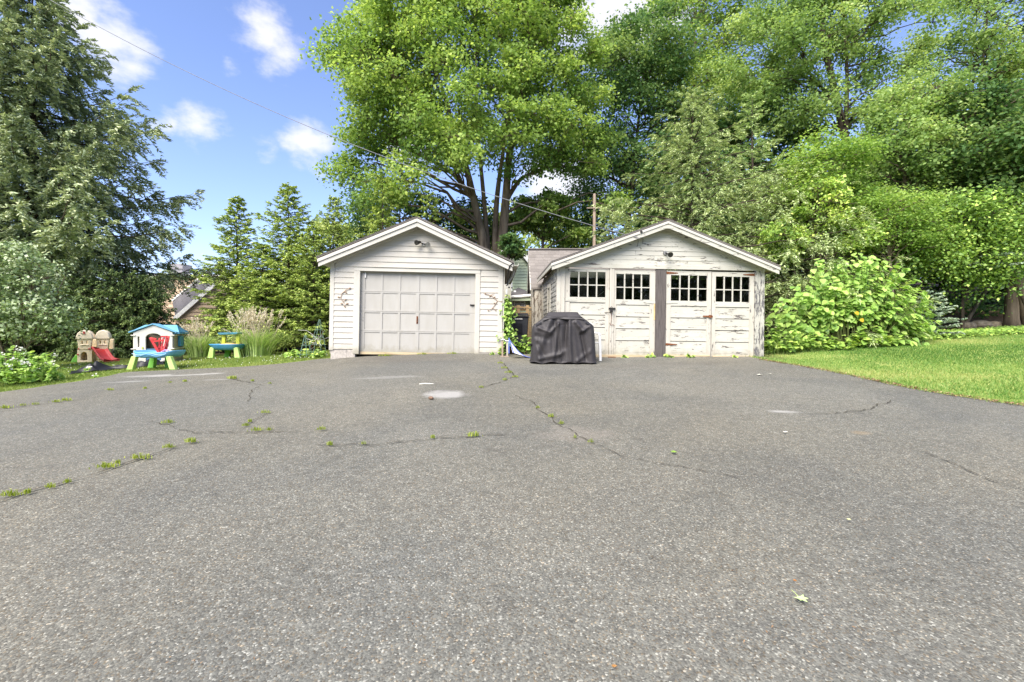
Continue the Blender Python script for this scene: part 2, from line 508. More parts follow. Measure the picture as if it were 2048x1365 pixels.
# asphalt: pale stone chips in a worn grey binder, with stains of their own shape
def m_asphalt():
    t = NT('worn_asphalt'); p = t.pos()
    chip = t.vor(p, 120., 'Color'); dist = t.vor(p, 120., 'Distance')
    sp = t.n('ShaderNodeSeparateColor'); t.l(chip, sp.inputs[0])
    c = t.ramp(sp.outputs[0], [(0., lin(78, 78, 73)), (.25, lin(93, 92, 86)), (.60, lin(103, 103, 96)), (.84, lin(111, 110, 102)), (.94, lin(128, 127, 118)), (1., lin(158, 157, 147))])
    warm = t.ramp(sp.outputs[1], [(.80, (1, 1, 1, 1)), (.95, (1.0, .86, .72, 1))])
    c = t.mix(1., c, warm, 'MULTIPLY')
    # mid-size clumping so that the chips do not read as an even screen
    cl = t.noise(p, 14., 5, .7)
    c = t.mix(1., c, t.ramp(cl, [(.25, .74), (.75, 1.24)]), 'MULTIPLY')
    big = t.noise(p, .42, 7, .66, dist=.6)
    c = t.mix(1., c, t.ramp(big, [(.28, (.76, .77, .79, 1)), (.5, (1.0, .99, .97, 1)), (.74, (1.2, 1.17, 1.12, 1))]), 'MULTIPLY')
    tn = t.noise(p, .22, 3)
    c = t.mix(1., c, t.ramp(tn, [(.38, (.97, .99, 1.02, 1)), (.62, (1.03, 1.01, .97, 1))]), 'MULTIPLY')
    # fainter drip and tyre marks
    dr = t.noise(p, 2.3, 6, .7)
    c = t.mix(t.math('MULTIPLY', t.ramp(dr, [(.60, 0.), (.74, 1.)]), .35), c, lin(62, 60, 58))
    g = t.n('ShaderNodeNewGeometry')
    def blob(x, y, rx, ry, col, s, edge=.5):
        nonlocal c
        mp = t.n('ShaderNodeMapping'); t.l(g.outputs['Position'], mp.inputs['Vector'])
        mp.inputs['Scale'].default_value = (1 / rx, 1 / ry, 0); mp.inputs['Location'].default_value = (-x / rx, -y / ry, 0)
        ln = t.n('ShaderNodeVectorMath', operation='LENGTH'); t.l(mp.outputs[0], ln.inputs[0])
        nn = t.noise(p, 3.2, 5, .65)
        q = t.math('ADD', ln.outputs['Value'], t.math('MULTIPLY', t.math('SUBTRACT', nn, .5), 1.5))
        f = t.ramp(q, [(edge, 1.), (1.05, 0.)])
        c = t.mix(t.math('MULTIPLY', f, s), c, col)
    pal = lin(167, 165, 160)
    for (u, v, rx, ry, col, s) in [
        (892, 789, .42, .34, pal, .85), (862, 768, .10, .06, pal, .6), (780, 755, .8, .16, pal, .3), (1565, 823, .22, .10, pal, .75),
        (300, 752, .7, .14, pal, .7), (345, 752, 1.0, .12, pal, .65), (425, 748, .35, .10, pal, .75), (250, 764, .5, .10, pal, .55), (430, 760, .5, .1, pal, .35),
        (1150, 868, .5, .35, lin(150, 140, 128), .25), (1722, 866, .12, .10, lin(160, 136, 100), .3)]:
        w = onground(u, v); blob(w.x, w.y, rx, ry, col, s * .75)
    # the apron in front of the single garage and the strip by the old doors are darker asphalt; the patch right of the grill paints its shadow
    for (u, v, rx, ry, s) in [(830, 718, 2.3, .8, .5), (1230, 733, 1.1, .35, .3), (1330, 728, 1.6, .35, .28), (1450, 726, 1.2, .3, .22)]:
        w = onground(u, v); blob(w.x, w.y, rx, ry, lin(84, 80, 74), s, .3)
    fine = t.math('SUBTRACT', 1.0, dist)
    nm = t.bump(t.math('ADD', t.math('MULTIPLY', fine, .6), t.math('MULTIPLY', sp.outputs[0], .5)), .55, .006)
    return t.surf(t.bsdf(c, .85, .22, 0, nm).outputs[0])
M['asphalt'] = m_asphalt()

def m_ground():
    t = NT('lawn_and_leaf_litter'); p = t.pos()
    a = t.attr('soil')
    n = t.noise(p, 9., 6, .7); n2 = t.noise(p, .8, 4)
    grass = t.ramp(n, [(.3, lin(96, 118, 52)), (.7, lin(146, 160, 84))])
    grass = t.mix(t.ramp(n2, [(.5, 0.), (.75, .6)]), grass, lin(178, 172, 110))
    soil = t.ramp(n, [(.3, lin(46, 38, 30)), (.7, lin(96, 80, 62))])
    e = t.math('ADD', a, t.math('MULTIPLY', t.math('SUBTRACT', n, .5), .5))
    c = t.mix(t.ramp(e, [(.42, 0.), (.58, 1.)]), grass, soil)
    return t.surf(t.bsdf(c, .95, .1, 0, t.bump(n, .5, .03)).outputs[0])
M['ground'] = m_ground()

# ------------------------------------------------------------------ ground and driveway
EL = [onground(u, v) for (u, v) in [(0, 785), (60, 776), (110, 769), (190, 757), (255, 744), (330, 739), (460, 736), (560, 728), (660, 716)]]
ER = [onground(u, v) for (u, v) in [(2048, 812), (1970, 801), (1900, 790), (1830, 778), (1760, 764), (1700, 751), (1640, 740), (1585, 730), (1535, 722)]]
ELy = np.array([p.y for p in EL]); ELx = np.array([p.x for p in EL])
ERy = np.array([p.y for p in ER]); ERx = np.array([p.x for p in ER])
Y_END = 12.35
def xl(y):
    y = np.asarray(y, float)
    q = np.interp(y, ELy, ELx)
    return np.where(y < ELy[0], ELx[0] - 2.2 * (ELy[0] - y), q)
def xr(y):
    y = np.asarray(y, float)
    o = np.argsort(ERy)
    q = np.interp(y, ERy[o], ERx[o])
    return np.where(y < ERy.min(), q + .55 * (ERy.min() - y), q)

def axis(lo, a, b, hi, step, far):
    near = np.arange(a, b + 1e-6, step)
    k = np.arange(1, far + 1) / far
    return np.concatenate([(a - (a - lo) * k ** 2.2)[::-1], near, b + (hi - b) * k ** 2.2])
gx = axis(-500, -24, 26, 500, .4, 22); gy = axis(-300, -6, 28, 700, .4, 22)
GX, GY = np.meshgrid(gx, gy)
inside = (GX > xl(GY) + .5) & (GX < xr(GY) - .5) & (GY < Y_END - .4)
GZ = G(GX, GY) - .03 - .12 * inside
GZ = GZ + .015 * noise2(GX * 2, GY * 2, 3)
def soil_at(x, y):
    s = np.zeros_like(x)
    s = np.maximum(s, sm(y, 13.4 + 0.10 * np.clip(x - 6, 0, 30), 14.4 + 0.10 * np.clip(x - 6, 0, 30)) * (x > 3))
    s = np.maximum(s, sm(y, 15.2, 15.9) * (x <= 3))
    s = np.maximum(s, ((x > -.6) & (x < 7) & (y > 11.3)).astype(float))
    s = np.maximum(s, sm(x, -6.6, -6.0) * (y > 13.0) * (x <= 0))
    return s
n_, m_ = len(gy), len(gx)
idx = np.arange(n_ * m_).reshape(n_, m_)
GF = np.stack([idx[:-1, :-1], idx[:-1, 1:], idx[1:, 1:], idx[1:, :-1]], -1).reshape(-1, 4)
ground = npobj('ground', np.stack([GX, GY, GZ], -1).reshape(-1, 3), GF, M['ground'], attrs={'soil': soil_at(GX, GY).ravel()}, smooth=True)
tag(ground, 'sloping lawn and leaf litter around the driveway', 'ground', kind='structure')

ys = np.concatenate([np.arange(-8, 8, .5), np.arange(8, Y_END + .01, .1)])
NX = 90
DV = []
for y in ys:
    a, b = float(xl(y)), float(xr(y))
    wob = .05 * noise2(np.array([y * 3.0]), np.array([0.5]), 11)[0]
    if y > 11.7: b = min(b, 6.35)
    for i in range(NX + 1):
        t_ = i / NX; x = a + (b - a) * t_
        if i == 0: x += wob + .04 * math.sin(y * 9.1)
        if i == NX: x += wob * .8 + .03 * math.sin(y * 11.7)
        z = float(G(x, y)) + .008 * float(noise2(np.array([x * .9]), np.array([y * .9]), 5)[0])
        # the apron rises a little to the single garage door
        z += .045 * float(sm(y, 11.0, 11.9)) * (1 - float(sm(abs(x + 2.55), 1.7, 2.5)))
        DV.append((x, y, z))
DF = [(j * (NX + 1) + i, j * (NX + 1) + i + 1, (j + 1) * (NX + 1) + i + 1, (j + 1) * (NX + 1) + i) for j in range(len(ys) - 1) for i in range(NX)]
driveway = mobj('driveway', DV, DF, M['asphalt'], smooth=True)
tag(driveway, 'wide worn grey asphalt driveway with cracks', 'driveway', kind='structure')

# cracks: narrow dark ribbons in the asphalt, each a piece of the driveway
t = NT('crack_soil'); n = t.noise(t.pos(), 30., 5)
M['crack'] = t.surf(t.bsdf(t.ramp(n, [(.35, lin(38, 35, 32)), (.7, lin(92, 86, 74))]), .95, .1).outputs[0])
CRACKS = [
    ([(-60, 1020), (0, 1003), (60, 985), (110, 972), (190, 948), (240, 932), (300, 912), (345, 898), (400, 884)], .016),
    ([(300, 842), (330, 850), (355, 860), (400, 867), (470, 866), (540, 865), (600, 866)], .010),
    ([(470, 866), (490, 855), (510, 841), (545, 825)], .010),
    ([(600, 893), (655, 893), (730, 892), (800, 885), (870, 879), (950, 876), (1020, 873), (1080, 870)], .011),
    ([(1025, 790), (1060, 805), (1085, 825), (1110, 840), (1130, 855), (1180, 885), (1250, 910), (1330, 930), (1400, 945), (1500, 965)], .008),
    ([(1600, 829), (1690, 828), (1740, 820), (1770, 808), (1785, 800)], .012),
    ([(1830, 898), (1920, 935), (1990, 962), (2048, 978), (2100, 996)], .010),
    ([(450, 757), (490, 765), (520, 770), (502, 785), (500, 806)], .012),
    ([(1000, 720), (1010, 735), (1030, 755), (1005, 765), (960, 777)], .014),
    ([(-30, 823), (60, 812), (145, 803), (220, 792)], .012)]
for pts, w in CRACKS:
    P = [onground(u, v) for u, v in pts]
    L = []
    for a, b in zip(P[:-1], P[1:]):
        n_seg = max(2, int((b - a).length / .07))
        for i in range(n_seg): L.append(a.lerp(b, i / n_seg))
    L.append(P[-1])
    V = []; F = []
    side = 0
    for i, p in enumerate(L):
        d = (L[min(i + 1, len(L) - 1)] - L[max(i - 1, 0)]); d.z = 0; d.normalize()
        s = Vector((-d.y, d.x, 0))
        side = side * .7 + random.gauss(0, .016)
        c = p + s * side
        ww = 1.25 * w * max(.04, random.gauss(.75, .42)) * min(1, (i + .3) / 4, (len(L) - i) / 4)
        for k in (-1, 1):
            q = c + s * ww * k * .5
            V.append((q.x, q.y, float(G(q.x, q.y)) + .012 + .045 * float(sm(q.y, 11.0, 11.9)) * (1 - float(sm(abs(q.x + 2.55), 1.7, 2.5)))))
    for i in range(len(L) - 1): F.append((2 * i, 2 * i + 1, 2 * i + 3, 2 * i + 2))
    mobj('crack', V, F, M['crack'], driveway)
# ------------------------------------------------------------------ garages
def board(parent, name, mat, xb0, xb1, xt0, xt1, z0, z1, y=0., tb=.026, tt=.008, jit=.002):
    """one lap board on a wall facing -y: bottom edge proud, top edge tucked"""
    j = random.uniform(-jit, jit); k = random.uniform(-jit, jit)
    P = [(xb0, y - tb + j, z0 + k), (xb1, y - tb + j, z0 - k), (xb1, y + .012, z0 - k), (xb0, y + .012, z0 + k),
         (xt0, y - tt, z1), (xt1, y - tt, z1), (xt1, y + .012, z1), (xt0, y + .012, z1)]
    return MB().hexa(P).build(name, mat, parent)

def rake(parent, name, mat, xa, za, xb, zb, h, y0, y1):
    """a board along a roof slope, h high measured straight down"""
    P = [(xa, y0, za - h), (xb, y0, zb - h), (xb, y1, zb - h), (xa, y1, za - h), (xa, y0, za), (xb, y0, zb), (xb, y1, zb), (xa, y1, za)]
    return MB().hexa(P).build(name, mat, parent, bevel=.004)

def box(parent, name, mat, *b, bevel=.003):
    return MB().box(*b).build(name, mat, parent, bevel=bevel)

def roof_slopes(parent, xL, xR, xm, zL, zR, zm, y0, y1, th, mat, course=.14):
    """two slopes, each a slab carrying rows of shingle courses that can be picked apart along the eave"""
    for (xe, ze) in ((xL, zL), (xR, zR)):
        P = [(xe, y0, ze - th), (xm, y0, zm - th), (xm, y1, zm - th), (xe, y1, ze - th), (xe, y0, ze), (xm, y0, zm), (xm, y1, zm), (xe, y1, ze)]
        if xe > xm: P = [P[1], P[0], P[3], P[2], P[5], P[4], P[7], P[6]]
        slab = MB().hexa(P).build('roof', mat, parent)
        n = int(math.hypot(xe - xm, ze - zm) / course)
        for i in range(n):
            a, b = i / n, (i + 1.25) / n
            b = min(b, 1.0)
            x0 = xe + (xm - xe) * a; x1 = xe + (xm - xe) * b; z0 = ze + (zm - ze) * a; z1 = ze + (zm - ze) * b
            e = .012
            Q = [(x0, y0 - .01, z0 + .002), (x1, y0 - .01, z1 + .001), (x1, y1, z1 + .001), (x0, y1, z0 + .002), (x0, y0 - .01, z0 + .002 + e), (x1, y0 - .01, z1 + .004), (x1, y1, z1 + .004), (x0, y1, z0 + .002 + e)]
            if xe > xm: Q = [Q[1], Q[0], Q[3], Q[2], Q[5], Q[4], Q[7], Q[6]]
            MB().hexa(Q).build('shingle_course', mat, slab)

YAW = R(2.5)
# ---- single garage with the panelled overhead door
g1p = at(833, 708.5, 12.0)
g1 = thing('single_garage', 'white clapboard one-car garage with panelled overhead door and gable roof', 'garage', g1p, (0, R(1.05), YAW))
WL, WR, ZB, ZE, ZP = -2.27, 2.25, .10, 2.38, 3.555
DL, DR, DT = -1.50, 1.52, 2.155
XE, ZEAVE = 2.50, 2.45
slope = (ZP - ZEAVE) / XE
def gable_x(z, top, half, zp, sl): return min(half, max(.02, (zp - z) / sl))
# lap boards beside the door, and above it up into the gable
pitch = .1445
z = ZB; k = 0
ZW = 2.265
while z < DT + .085:
    z1 = z + pitch
    if z1 > ZW: z1 = min(z1, ZW)
    board(g1, 'siding_board', M['siding'], WL + .105, DL - .155, WL + .105, DL - .155, z, min(z1 + .01, DT + .11))
    board(g1, 'siding_board', M['siding'], DR + .13, WR - .125, DR + .13, WR - .125, z - .03, min(z1 - .02, DT + .11))
    z = z1
    if z1 >= ZW: break
z = ZW
inner = ZP - .25
while z < inner - .06:
    z1 = min(z + pitch, inner)
    half_b = min(2.165, (inner + .02 - z) / slope); half_t = max(.03, min(2.165, (inner + .02 - z1) / slope))
    if half_b > 1.2 and random.random() < .45:          # some courses are two lengths butted together
        s = random.uniform(-.9, .9)
        board(g1, 'siding_board', M['siding'], -half_b, s - .002, -half_t, s - .002, z, z1 + .01)
        board(g1, 'siding_board', M['siding'], s + .002, half_b, s + .002, half_t, z, z1 + .01)
    else:
        board(g1, 'siding_board', M['siding'], -half_b, half_b, -half_t, half_t, z, z1 + .01)
    z = z1
# wall core behind the boards
core = MB()
core.box(WL + .01, DL - .02, .014, .12, -.02, 2.36); core.box(DR + .02, WR - .01, .014, .12, -.02, 2.36)
core.box(DL - .02, DR + .02, .014, .12, DT + .03, 2.36)
core.add([(WL + .01, .014, 2.36), (WR - .01, .014, 2.36), (0, .014, ZP - .16), (WL + .01, .12, 2.36), (WR - .01, .12, 2.36), (0, .12, ZP - .16)], [(0, 1, 2), (5, 4, 3), (0, 2, 5, 3), (1, 4, 5, 2)])
core.box(WL + .01, WL + .10, .12, 5.4, -.02, 2.36); core.box(WR - .10, WR - .01, .12, 5.4, -.02, 2.36); core.box(WL + .01, WR - .01, 5.4, 5.5, -.02, 2.6)
core.build('wall', M['siding'], g1)
for i in range(16):                                        # boards on the side towards the gap
    z = ZB + i * .1445
    if z > 2.3: break
    P = [(WR + .02, .06, z), (WR + .02, 5.4, z), (WR - .012, 5.4, z), (WR - .012, .06, z), (WR + .006, .06, z + .15), (WR + .006, 5.4, z + .15), (WR - .012, 5.4, z + .15), (WR - .012, .06, z + .15)]
    MB().hexa(P[::1]).build('siding_board', M['siding'], g1)
box(g1, 'corner_board', M['trim_v'], WL, WL + .105, -.030, .02, .07, 2.42)
box(g1, 'corner_board', M['trim_v'], WR - .125, WR - .002, -.030, .02, .62, 2.42)
box(g1, 'corner_board', M['trim_v'], WR - .135, WR + .008, -.026, .02, .04, .614)
box(g1, 'corner_board', M['trim_v'], WR + .012, WR + .04, -.02, .10, .07, 2.40)
box(g1, 'door_casing', M['trim_v'], DL - .155, DL, -.034, .03, -.02, DT)
box(g1, 'door_casing', M['trim_v'], DR, DR + .125, -.034, .03, -.05, DT)
box(g1, 'head_casing', M['trim'], DL - .155, DR + .125, -.036, .03, DT + .002, DT + .105)
box(g1, 'door_jamb', M['trim_v'], DL - .02, DL, .03, .16, -.02, DT); box(g1, 'door_jamb', M['trim_v'], DR, DR + .02, .03, .16, -.02, DT)
box(g1, 'drip_edge', M['trim'], DL - .16, DR + .13, -.06, .0, DT + .106, DT + .122)
# roof, rake boards, soffit
OV = -.30
roof_slopes(g1, -XE - .02, XE + .02, 0, ZEAVE, ZEAVE, ZP, OV - .02, 5.7, .03, M['shingle'])
for s in (-1, 1):
    rake(g1, 'rake_trim', M['trim'], 0, ZP - .052, s * XE, ZEAVE - .052, .085, OV - .028, OV + .03)
    rake(g1, 'rake_board', M['trim'], 0, ZP - .140, s * (XE - .02), ZEAVE - .131, .115, OV, OV + .028)
    rake(g1, 'soffit', M['siding'], 0, ZP - .150, s * (XE - .03), ZEAVE - .141, .02, OV + .03, .02)
    rake(g1, 'eave_soffit', M['siding'], s * 2.22, 2.44, s * (XE - .03), ZEAVE - .141, .02, .02, 5.6)
    rake(g1, 'gable_trim', M['trim'], 0, ZP - .175, s * 2.20, 2.39, .07, -.045, -.005)
# gutter on the side towards the gap
gt = MB()
prof = [(XE + .02, ZEAVE - .02), (XE + .02, ZEAVE - .10), (XE + .13, ZEAVE - .11), (XE + .145, ZEAVE - .03), (XE + .135, ZEAVE - .03), (XE + .12, ZEAVE - .098), (XE + .03, ZEAVE - .09), (XE + .03, ZEAVE - .02)]
nn = len(prof)
gt.V = [(x, OV - .01, z) for x, z in prof] + [(x, 5.6, z) for x, z in prof]
gt.F = [(i, (i + 1) % nn, nn + (i + 1) % nn, nn + i) for i in range(nn)] + [tuple(range(nn))[::-1], tuple(nn + i for i in range(nn))]
gt.build('gutter', M['trim'], g1)
dn = MB().tube([(XE + .06, .5, ZEAVE - .1), (XE + .03, .5, ZEAVE - .25), (WR + .06, .5, ZEAVE - .6), (WR + .06, .5, .2)], .035, 8)
dn.build('downspout', M['trim'], g1)
MB().tube([(XE + .0, OV - .03, ZEAVE - .03), (XE - .10, OV - .035, ZEAVE - .12), (XE - .13, OV + .05, ZEAVE - .3), (XE - .14, .1, ZEAVE - .75)], .016, 6).build('cable', M['black'], g1)
MB().tube([(WR + .02, -.0, 1.86), (XE - .16, -.03, 1.86), (XE + .0, .02, 1.80)], .018, 6).build('cable', M['black'], g1)
# foundation blocks
for x0, x1 in ((WL + .04, WL + .46), (WL + .465, DL - .10), (DR + .05, DR + .38), (DR + .385, WR - .06)):
    box(g1, 'foundation_block', M['concrete'], x0, x1, -.012 + random.uniform(-.004, .004), .14, -.28, ZB - .012, bevel=.008)
# overhead door: four hinged sections of six sunk panels
door = MB()
cols = [(-1.395, -.985), (-.930, -.520), (-.465, -.055), (.035, .445), (.500, .910), (.965, 1.375)]
rows = [(.105, .555), (.625, 1.075), (1.145, 1.595), (1.665, 2.12)]
yd = .075
xs = [DL + .004] + [c for p in cols for c in p] + [DR - .004]
for i in range(0, len(xs), 2): door.box(xs[i], xs[i + 1], yd, yd + .04, .0, DT + .02)
zs = [.0] + [c for p in rows for c in p] + [DT + .02]
for i in range(0, len(zs), 2):
    for (a, b) in cols: door.box(a, b, yd + .0015, yd + .04, zs[i], zs[i + 1])
dr = door.build('overhead_door', M['overhead'], g1)
for (a, b) in cols:
    for (c, d) in rows:
        j = random.uniform(0, .003)
        box(dr, 'door_panel', M['overhead'], a - .004, b + .004, yd + .014 + j, yd + .03, c - .004, d + .004, bevel=0)
for zz in (.59, 1.11, 1.63):
    box(dr, 'section_joint', M['darkmetal'], DL + .004, DR - .004, yd - .001, yd + .01, zz - .002, zz + .002, bevel=0)
box(dr, 'bottom_rail', M['sill_wood'], DL + .004, DR - .004, yd - .006, yd + .035, -.03, .035)
hd = MB(); hd.box(-.03, .01, yd - .008, yd, .80, 1.0); hd.tube([(-.01, yd - .008, .97), (-.01, yd - .04, .95), (-.01, yd - .04, .86), (-.01, yd - .008, .84)], .008, 6)
hd.build('lift_handle', M['rust'], dr)
hd = MB(); hd.box(1.38, 1.50, yd - .012, yd, 1.305, 1.345); hd.tube([(1.40, yd - .03, 1.325), (1.48, yd - .03, 1.325)], .016, 8)
hd.build('slide_bolt', M['darkmetal'], dr)
hd = MB(); hd.lathe([(.014, 0), (.014, .01)], 10, (DL + .07, yd - .005, .86)); hd.lathe([(.012, 0), (.012, .01)], 10, (DL + .07, yd - .005, .94)); hd.build('key_lock', M['greymetal'], dr)
box(dr, 'top_bracket', M['white_plastic'], DL + .10, DL + .13, yd - .02, yd, 1.99, 2.13)
# dim inside
box(g1, 'garage_floor', M['concrete'], WL + .1, WR - .1, .12, 5.4, -.05, -.02, bevel=0)

# ---- old double garage with four carriage doors
g2p = at(1323, 714.5, 11.72)
g2 = thing('double_garage', 'old white garage with four glazed carriage doors and badly peeling paint', 'garage', g2p, (0, R(.72), YAW))
AL, AR, AE, AP, AH = -2.74, 2.68, 2.30, 3.49, 2.265
RXL, RXR, RZ = -2.92, 2.95, 2.365
sl2 = (AP - RZ) / 2.93
z = AH + .105; inner = AP - .20
box(g2, 'frieze_board', M['old'], AL + .0, AR - .0, -.030, .02, AH, AH + .105)
while z < inner - .05:
    z1 = min(z + .120, inner)
    hb = min(2.62, (inner + .015 - z) / sl2); ht = max(.03, min(2.62, (inner + .015 - z1) / sl2))
    mat = M['old_gable'] if z > 2.6 else M['old']
    if hb > .9:
        s = random.uniform(-.7, .7) * hb * .6
        board(g2, 'siding_board', mat, -hb + .02, s - .003, -ht + .02, s - .003, z, z1 + .008, 0, .018, .007, .004)
        board(g2, 'siding_board', mat, s + .003, hb + .02, s + .003, ht + .02, z, z1 + .008, 0, .018, .007, .004)
    else:
        board(g2, 'siding_board', mat, -hb + .02, hb + .02, -ht + .02, ht + .02, z, z1 + .008, 0, .018, .007, .004)
    z = z1
DEP = 3.15
core = MB()
core.box(AL + .02, AR - .02, .014, .10, AH + .02, 2.36)
core.add([(AL + .02, .014, 2.36), (AR - .02, .014, 2.36), (0, .014, AP - .14), (AL + .02, .10, 2.36), (AR - .02, .10, 2.36), (0, .10, AP - .14)], [(0, 1, 2), (5, 4, 3), (0, 2, 5, 3), (1, 4, 5, 2)])
core.box(AL + .03, AL + .10, .10, DEP, -.05, 2.30); core.box(AR - .10, AR - .03, .10, DEP, -.05, 2.30); core.box(AL + .03, AR - .03, DEP, DEP + .08, -.05, 2.40)
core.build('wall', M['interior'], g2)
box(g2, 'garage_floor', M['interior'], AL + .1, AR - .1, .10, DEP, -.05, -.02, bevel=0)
box(g2, 'corner_board', M['old_v'], AL, AL + .10, -.034, .05, .02, AH - .002)
box(g2, 'corner_board', M['old_v'], AL + .103, AL + .205, -.028, .05, .02, AH - .002)
box(g2, 'corner_board', M['old_bad'], AR - .235, AR - .10, -.026, .05, -.01, AH - .002)
box(g2, 'corner_board', M['old_bad'], AR - .097, AR + .005, -.036, .05, .03, AH + .02)
box(g2, 'centre_post', M['grey_wood'], -.172, .095, -.012, .07, -.02, AH - .002, bevel=.008)
box(g2, 'threshold', M['sill_wood'], -2.53, -.18, -.03, .10, -.06, .045, bevel=.01)
box(g2, 'threshold', M['sill_wood'], .10, 1.26, -.035, .10, -.06, .06, bevel=.01)
box(g2, 'threshold', M['sill_wood'], 1.34, 2.42, -.04, .10, -.10, .05, bevel=.01)
for x in (-1.31, 1.30):
    box(g2, 'ground_brick', M['rust'], x - .10, x + .10, -.10, .02, -.09, -.005, bevel=.008)
# roof
O2 = -.26
roof_slopes(g2, RXL, RXR, .03, RZ, RZ, AP, O2 - .015, DEP + .2, .03, M['shingle'])
for s, xe in ((-1, RXL), (1, RXR)):
    rake(g2, 'rake_trim', M['trim'], .03, AP - .047, xe, RZ - .047, .065, O2 - .022, O2 + .03)
    rake(g2, 'rake_board', M['old'], .03, AP - .114, xe - s * .02, RZ - .107, .105, O2, O2 + .026)
    rake(g2, 'soffit', M['old'], .03, AP - .125, xe - s * .03, RZ - .118, .018, O2 + .027, .02)
    rake(g2, 'gable_trim', M['old'], .03, AP - .145, xe - s * .25, RZ - .047, .055, -.04, -.004)
    rake(g2, 'eave_soffit', M['sill_wood'], xe - s * .22, 2.40, xe - s * .02, RZ - .085, .02, .02, DEP + .15)
    box(g2, 'fascia', M['old'], min(xe - s * .02, xe), max(xe - s * .02, xe), O2 + .03, DEP + .18, RZ - .14, RZ - .048)
box(g2, 'rake_splice', M['old_v'], -.10, .16, O2 - .006, O2 - .001, AP - .235, AP - .15)
# left side wall: boards and a small window
for i in range(18):
    z = .05 + i * .125
    for (a, b) in ((.05, 1.12), (1.72, DEP - .25)) if .88 < z < 1.98 else ((.05, DEP - .25),):
        P = [(AL + .004, a, z), (AL - .018, a, z), (AL - .018, b, z), (AL + .004, b, z), (AL + .004, a, z + .13), (AL - .004, a, z + .13), (AL - .004, b, z + .13), (AL + .004, b, z + .13)]
        P = [P[1], P[0], P[3], P[2], P[5], P[4], P[7], P[6]]
        MB().hexa(P).build('siding_board', M['old_side'], g2)
wl = MB(); wl.box(AL - .001, AL + .03, .05, 1.12, .0, 2.30); wl.box(AL - .001, AL + .03, 1.72, DEP, .0, 2.30); wl.box(AL - .001, AL + .03, 1.12, 1.72, .0, .92); wl.box(AL - .001, AL + .03, 1.12, 1.72, 1.96, 2.30)
wl.build('side_wall', M['old_side'], g2)
wf = MB(); wf.box(AL - .035, AL + .03, 1.10, 1.20, .93, 1.96); wf.box(AL - .035, AL + .03, 1.64, 1.74, .93, 1.96); wf.box(AL - .034, AL + .03, 1.2, 1.64, 1.87, 1.96); wf.box(AL - .034, AL + .03, 1.2, 1.64, .93, 1.02); wf.box(AL - .02, AL + .02, 1.2, 1.64, 1.44, 1.47)
win = wf.build('side_window', M['old_v'], g2)
box(win, 'pane', M['glass'], AL - .005, AL, 1.19, 1.65, 1.0, 1.45, bevel=0); box(win, 'pane', M['glass'], AL - .005, AL, 1.19, 1.65, 1.46, 1.9, bevel=0)
box(win, 'sill', M['old_v'], AL - .10, AL + .02, 1.04, 1.80, .875, .925)
for i in range(3): box(g2, 'plank', M['shed_board'], AL - .03, AL + .02, DEP - .24 + i * .13, DEP - .24 + i * .13 + .125, .0, 2.22)

# carriage doors
def leaf(x0, x1, sl, sr, zt, zwt, zwb, zb, sag):
    sw = [x0 + sl, x1 - sr]
    d = MB()
    d.box(x0 + .004, sw[0], .012, .055, zb, zt); d.box(sw[1], x1 - .004, .012, .055, zb, zt)
    fr = d.build('carriage_door', M['old_v'], g2)
    box(fr, 'top_rail', M['old'], sw[0], sw[1], .0135, .055, zwt, zt)
    box(fr, 'lock_rail', M['old'], sw[0], sw[1], .0135, .055, zwb - .135, zwb)
    box(fr, 'bottom_rail', M['old'], sw[0], sw[1], .0135, .055, zb, zb + .10)
    zr = zwb - .135; n = 4; h = (zr - zb - .10) / n
    for i in range(n):                                     # four rows, a wide plank over a narrow one
        a = zr - (i + 1) * h
        j = random.uniform(-.002, .002)
        board(fr, 'plank', M['old'], sw[0], sw[1], sw[0], sw[1], a + h * .36, a + h - .012, .036 + j, .006, .004)
        board(fr, 'plank', M['old'], sw[0], sw[1], sw[0], sw[1], a + .004, a + h * .355, .032 + j, .012, .009)
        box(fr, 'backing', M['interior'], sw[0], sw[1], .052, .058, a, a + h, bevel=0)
    # sash: muntins and eight panes
    W = sw[1] - sw[0]; H = zwt - zwb
    mu = MB()
    for i in range(1, 4):
        x = sw[0] + W * i / 4; mu.box(x - .016, x + .016, .016, .050, zwb, zwt)
    for i in range(4):
        a = sw[0] + W * i / 4 + (.016 if i else 0); b = sw[0] + W * (i + 1) / 4 - (.016 if i < 3 else 0)
        mu.box(a, b, .018, .048, zwb + H * .48 - .013, zwb + H * .48 + .013)
    mu.build('muntin_grid', M['old'], fr)
    for i in range(4):
        for k in range(2):
            a = sw[0] + W * i / 4 + .010; b = sw[0] + W * (i + 1) / 4 - .010
            c, e = (zwb, zwb + H * .48) if k == 0 else (zwb + H * .48, zwt)
            ty = random.uniform(-.004, .004)
            MB().hexa([(a, .036 + ty, c), (b, .036 - ty, c), (b, .039 - ty, c), (a, .039 + ty, c), (a, .036, e), (b, .036, e), (b, .039, e), (a, .039, e)]).build('pane', M['glass'], fr)
    return fr
L1 = leaf(-2.53, -1.375, .13, .10, 2.245, 2.165, 1.515, .01, 0)
L2 = leaf(-1.255, -.176, .055, .145, 2.225, 2.125, 1.47, .01, 0)
L3 = leaf(.105, 1.298, .124, .115, 2.235, 2.12, 1.46, .01, 0)
L4 = leaf(1.308, 2.44, .105, .127, 2.225, 2.105, 1.45, .0, 0)
box(g2, 'astragal', M['old_v'], -1.372, -1.318, -.02, .05, -.01, 2.26); box(g2, 'astragal', M['old_v'], -1.315, -1.258, -.008, .05, .0, 2.25)
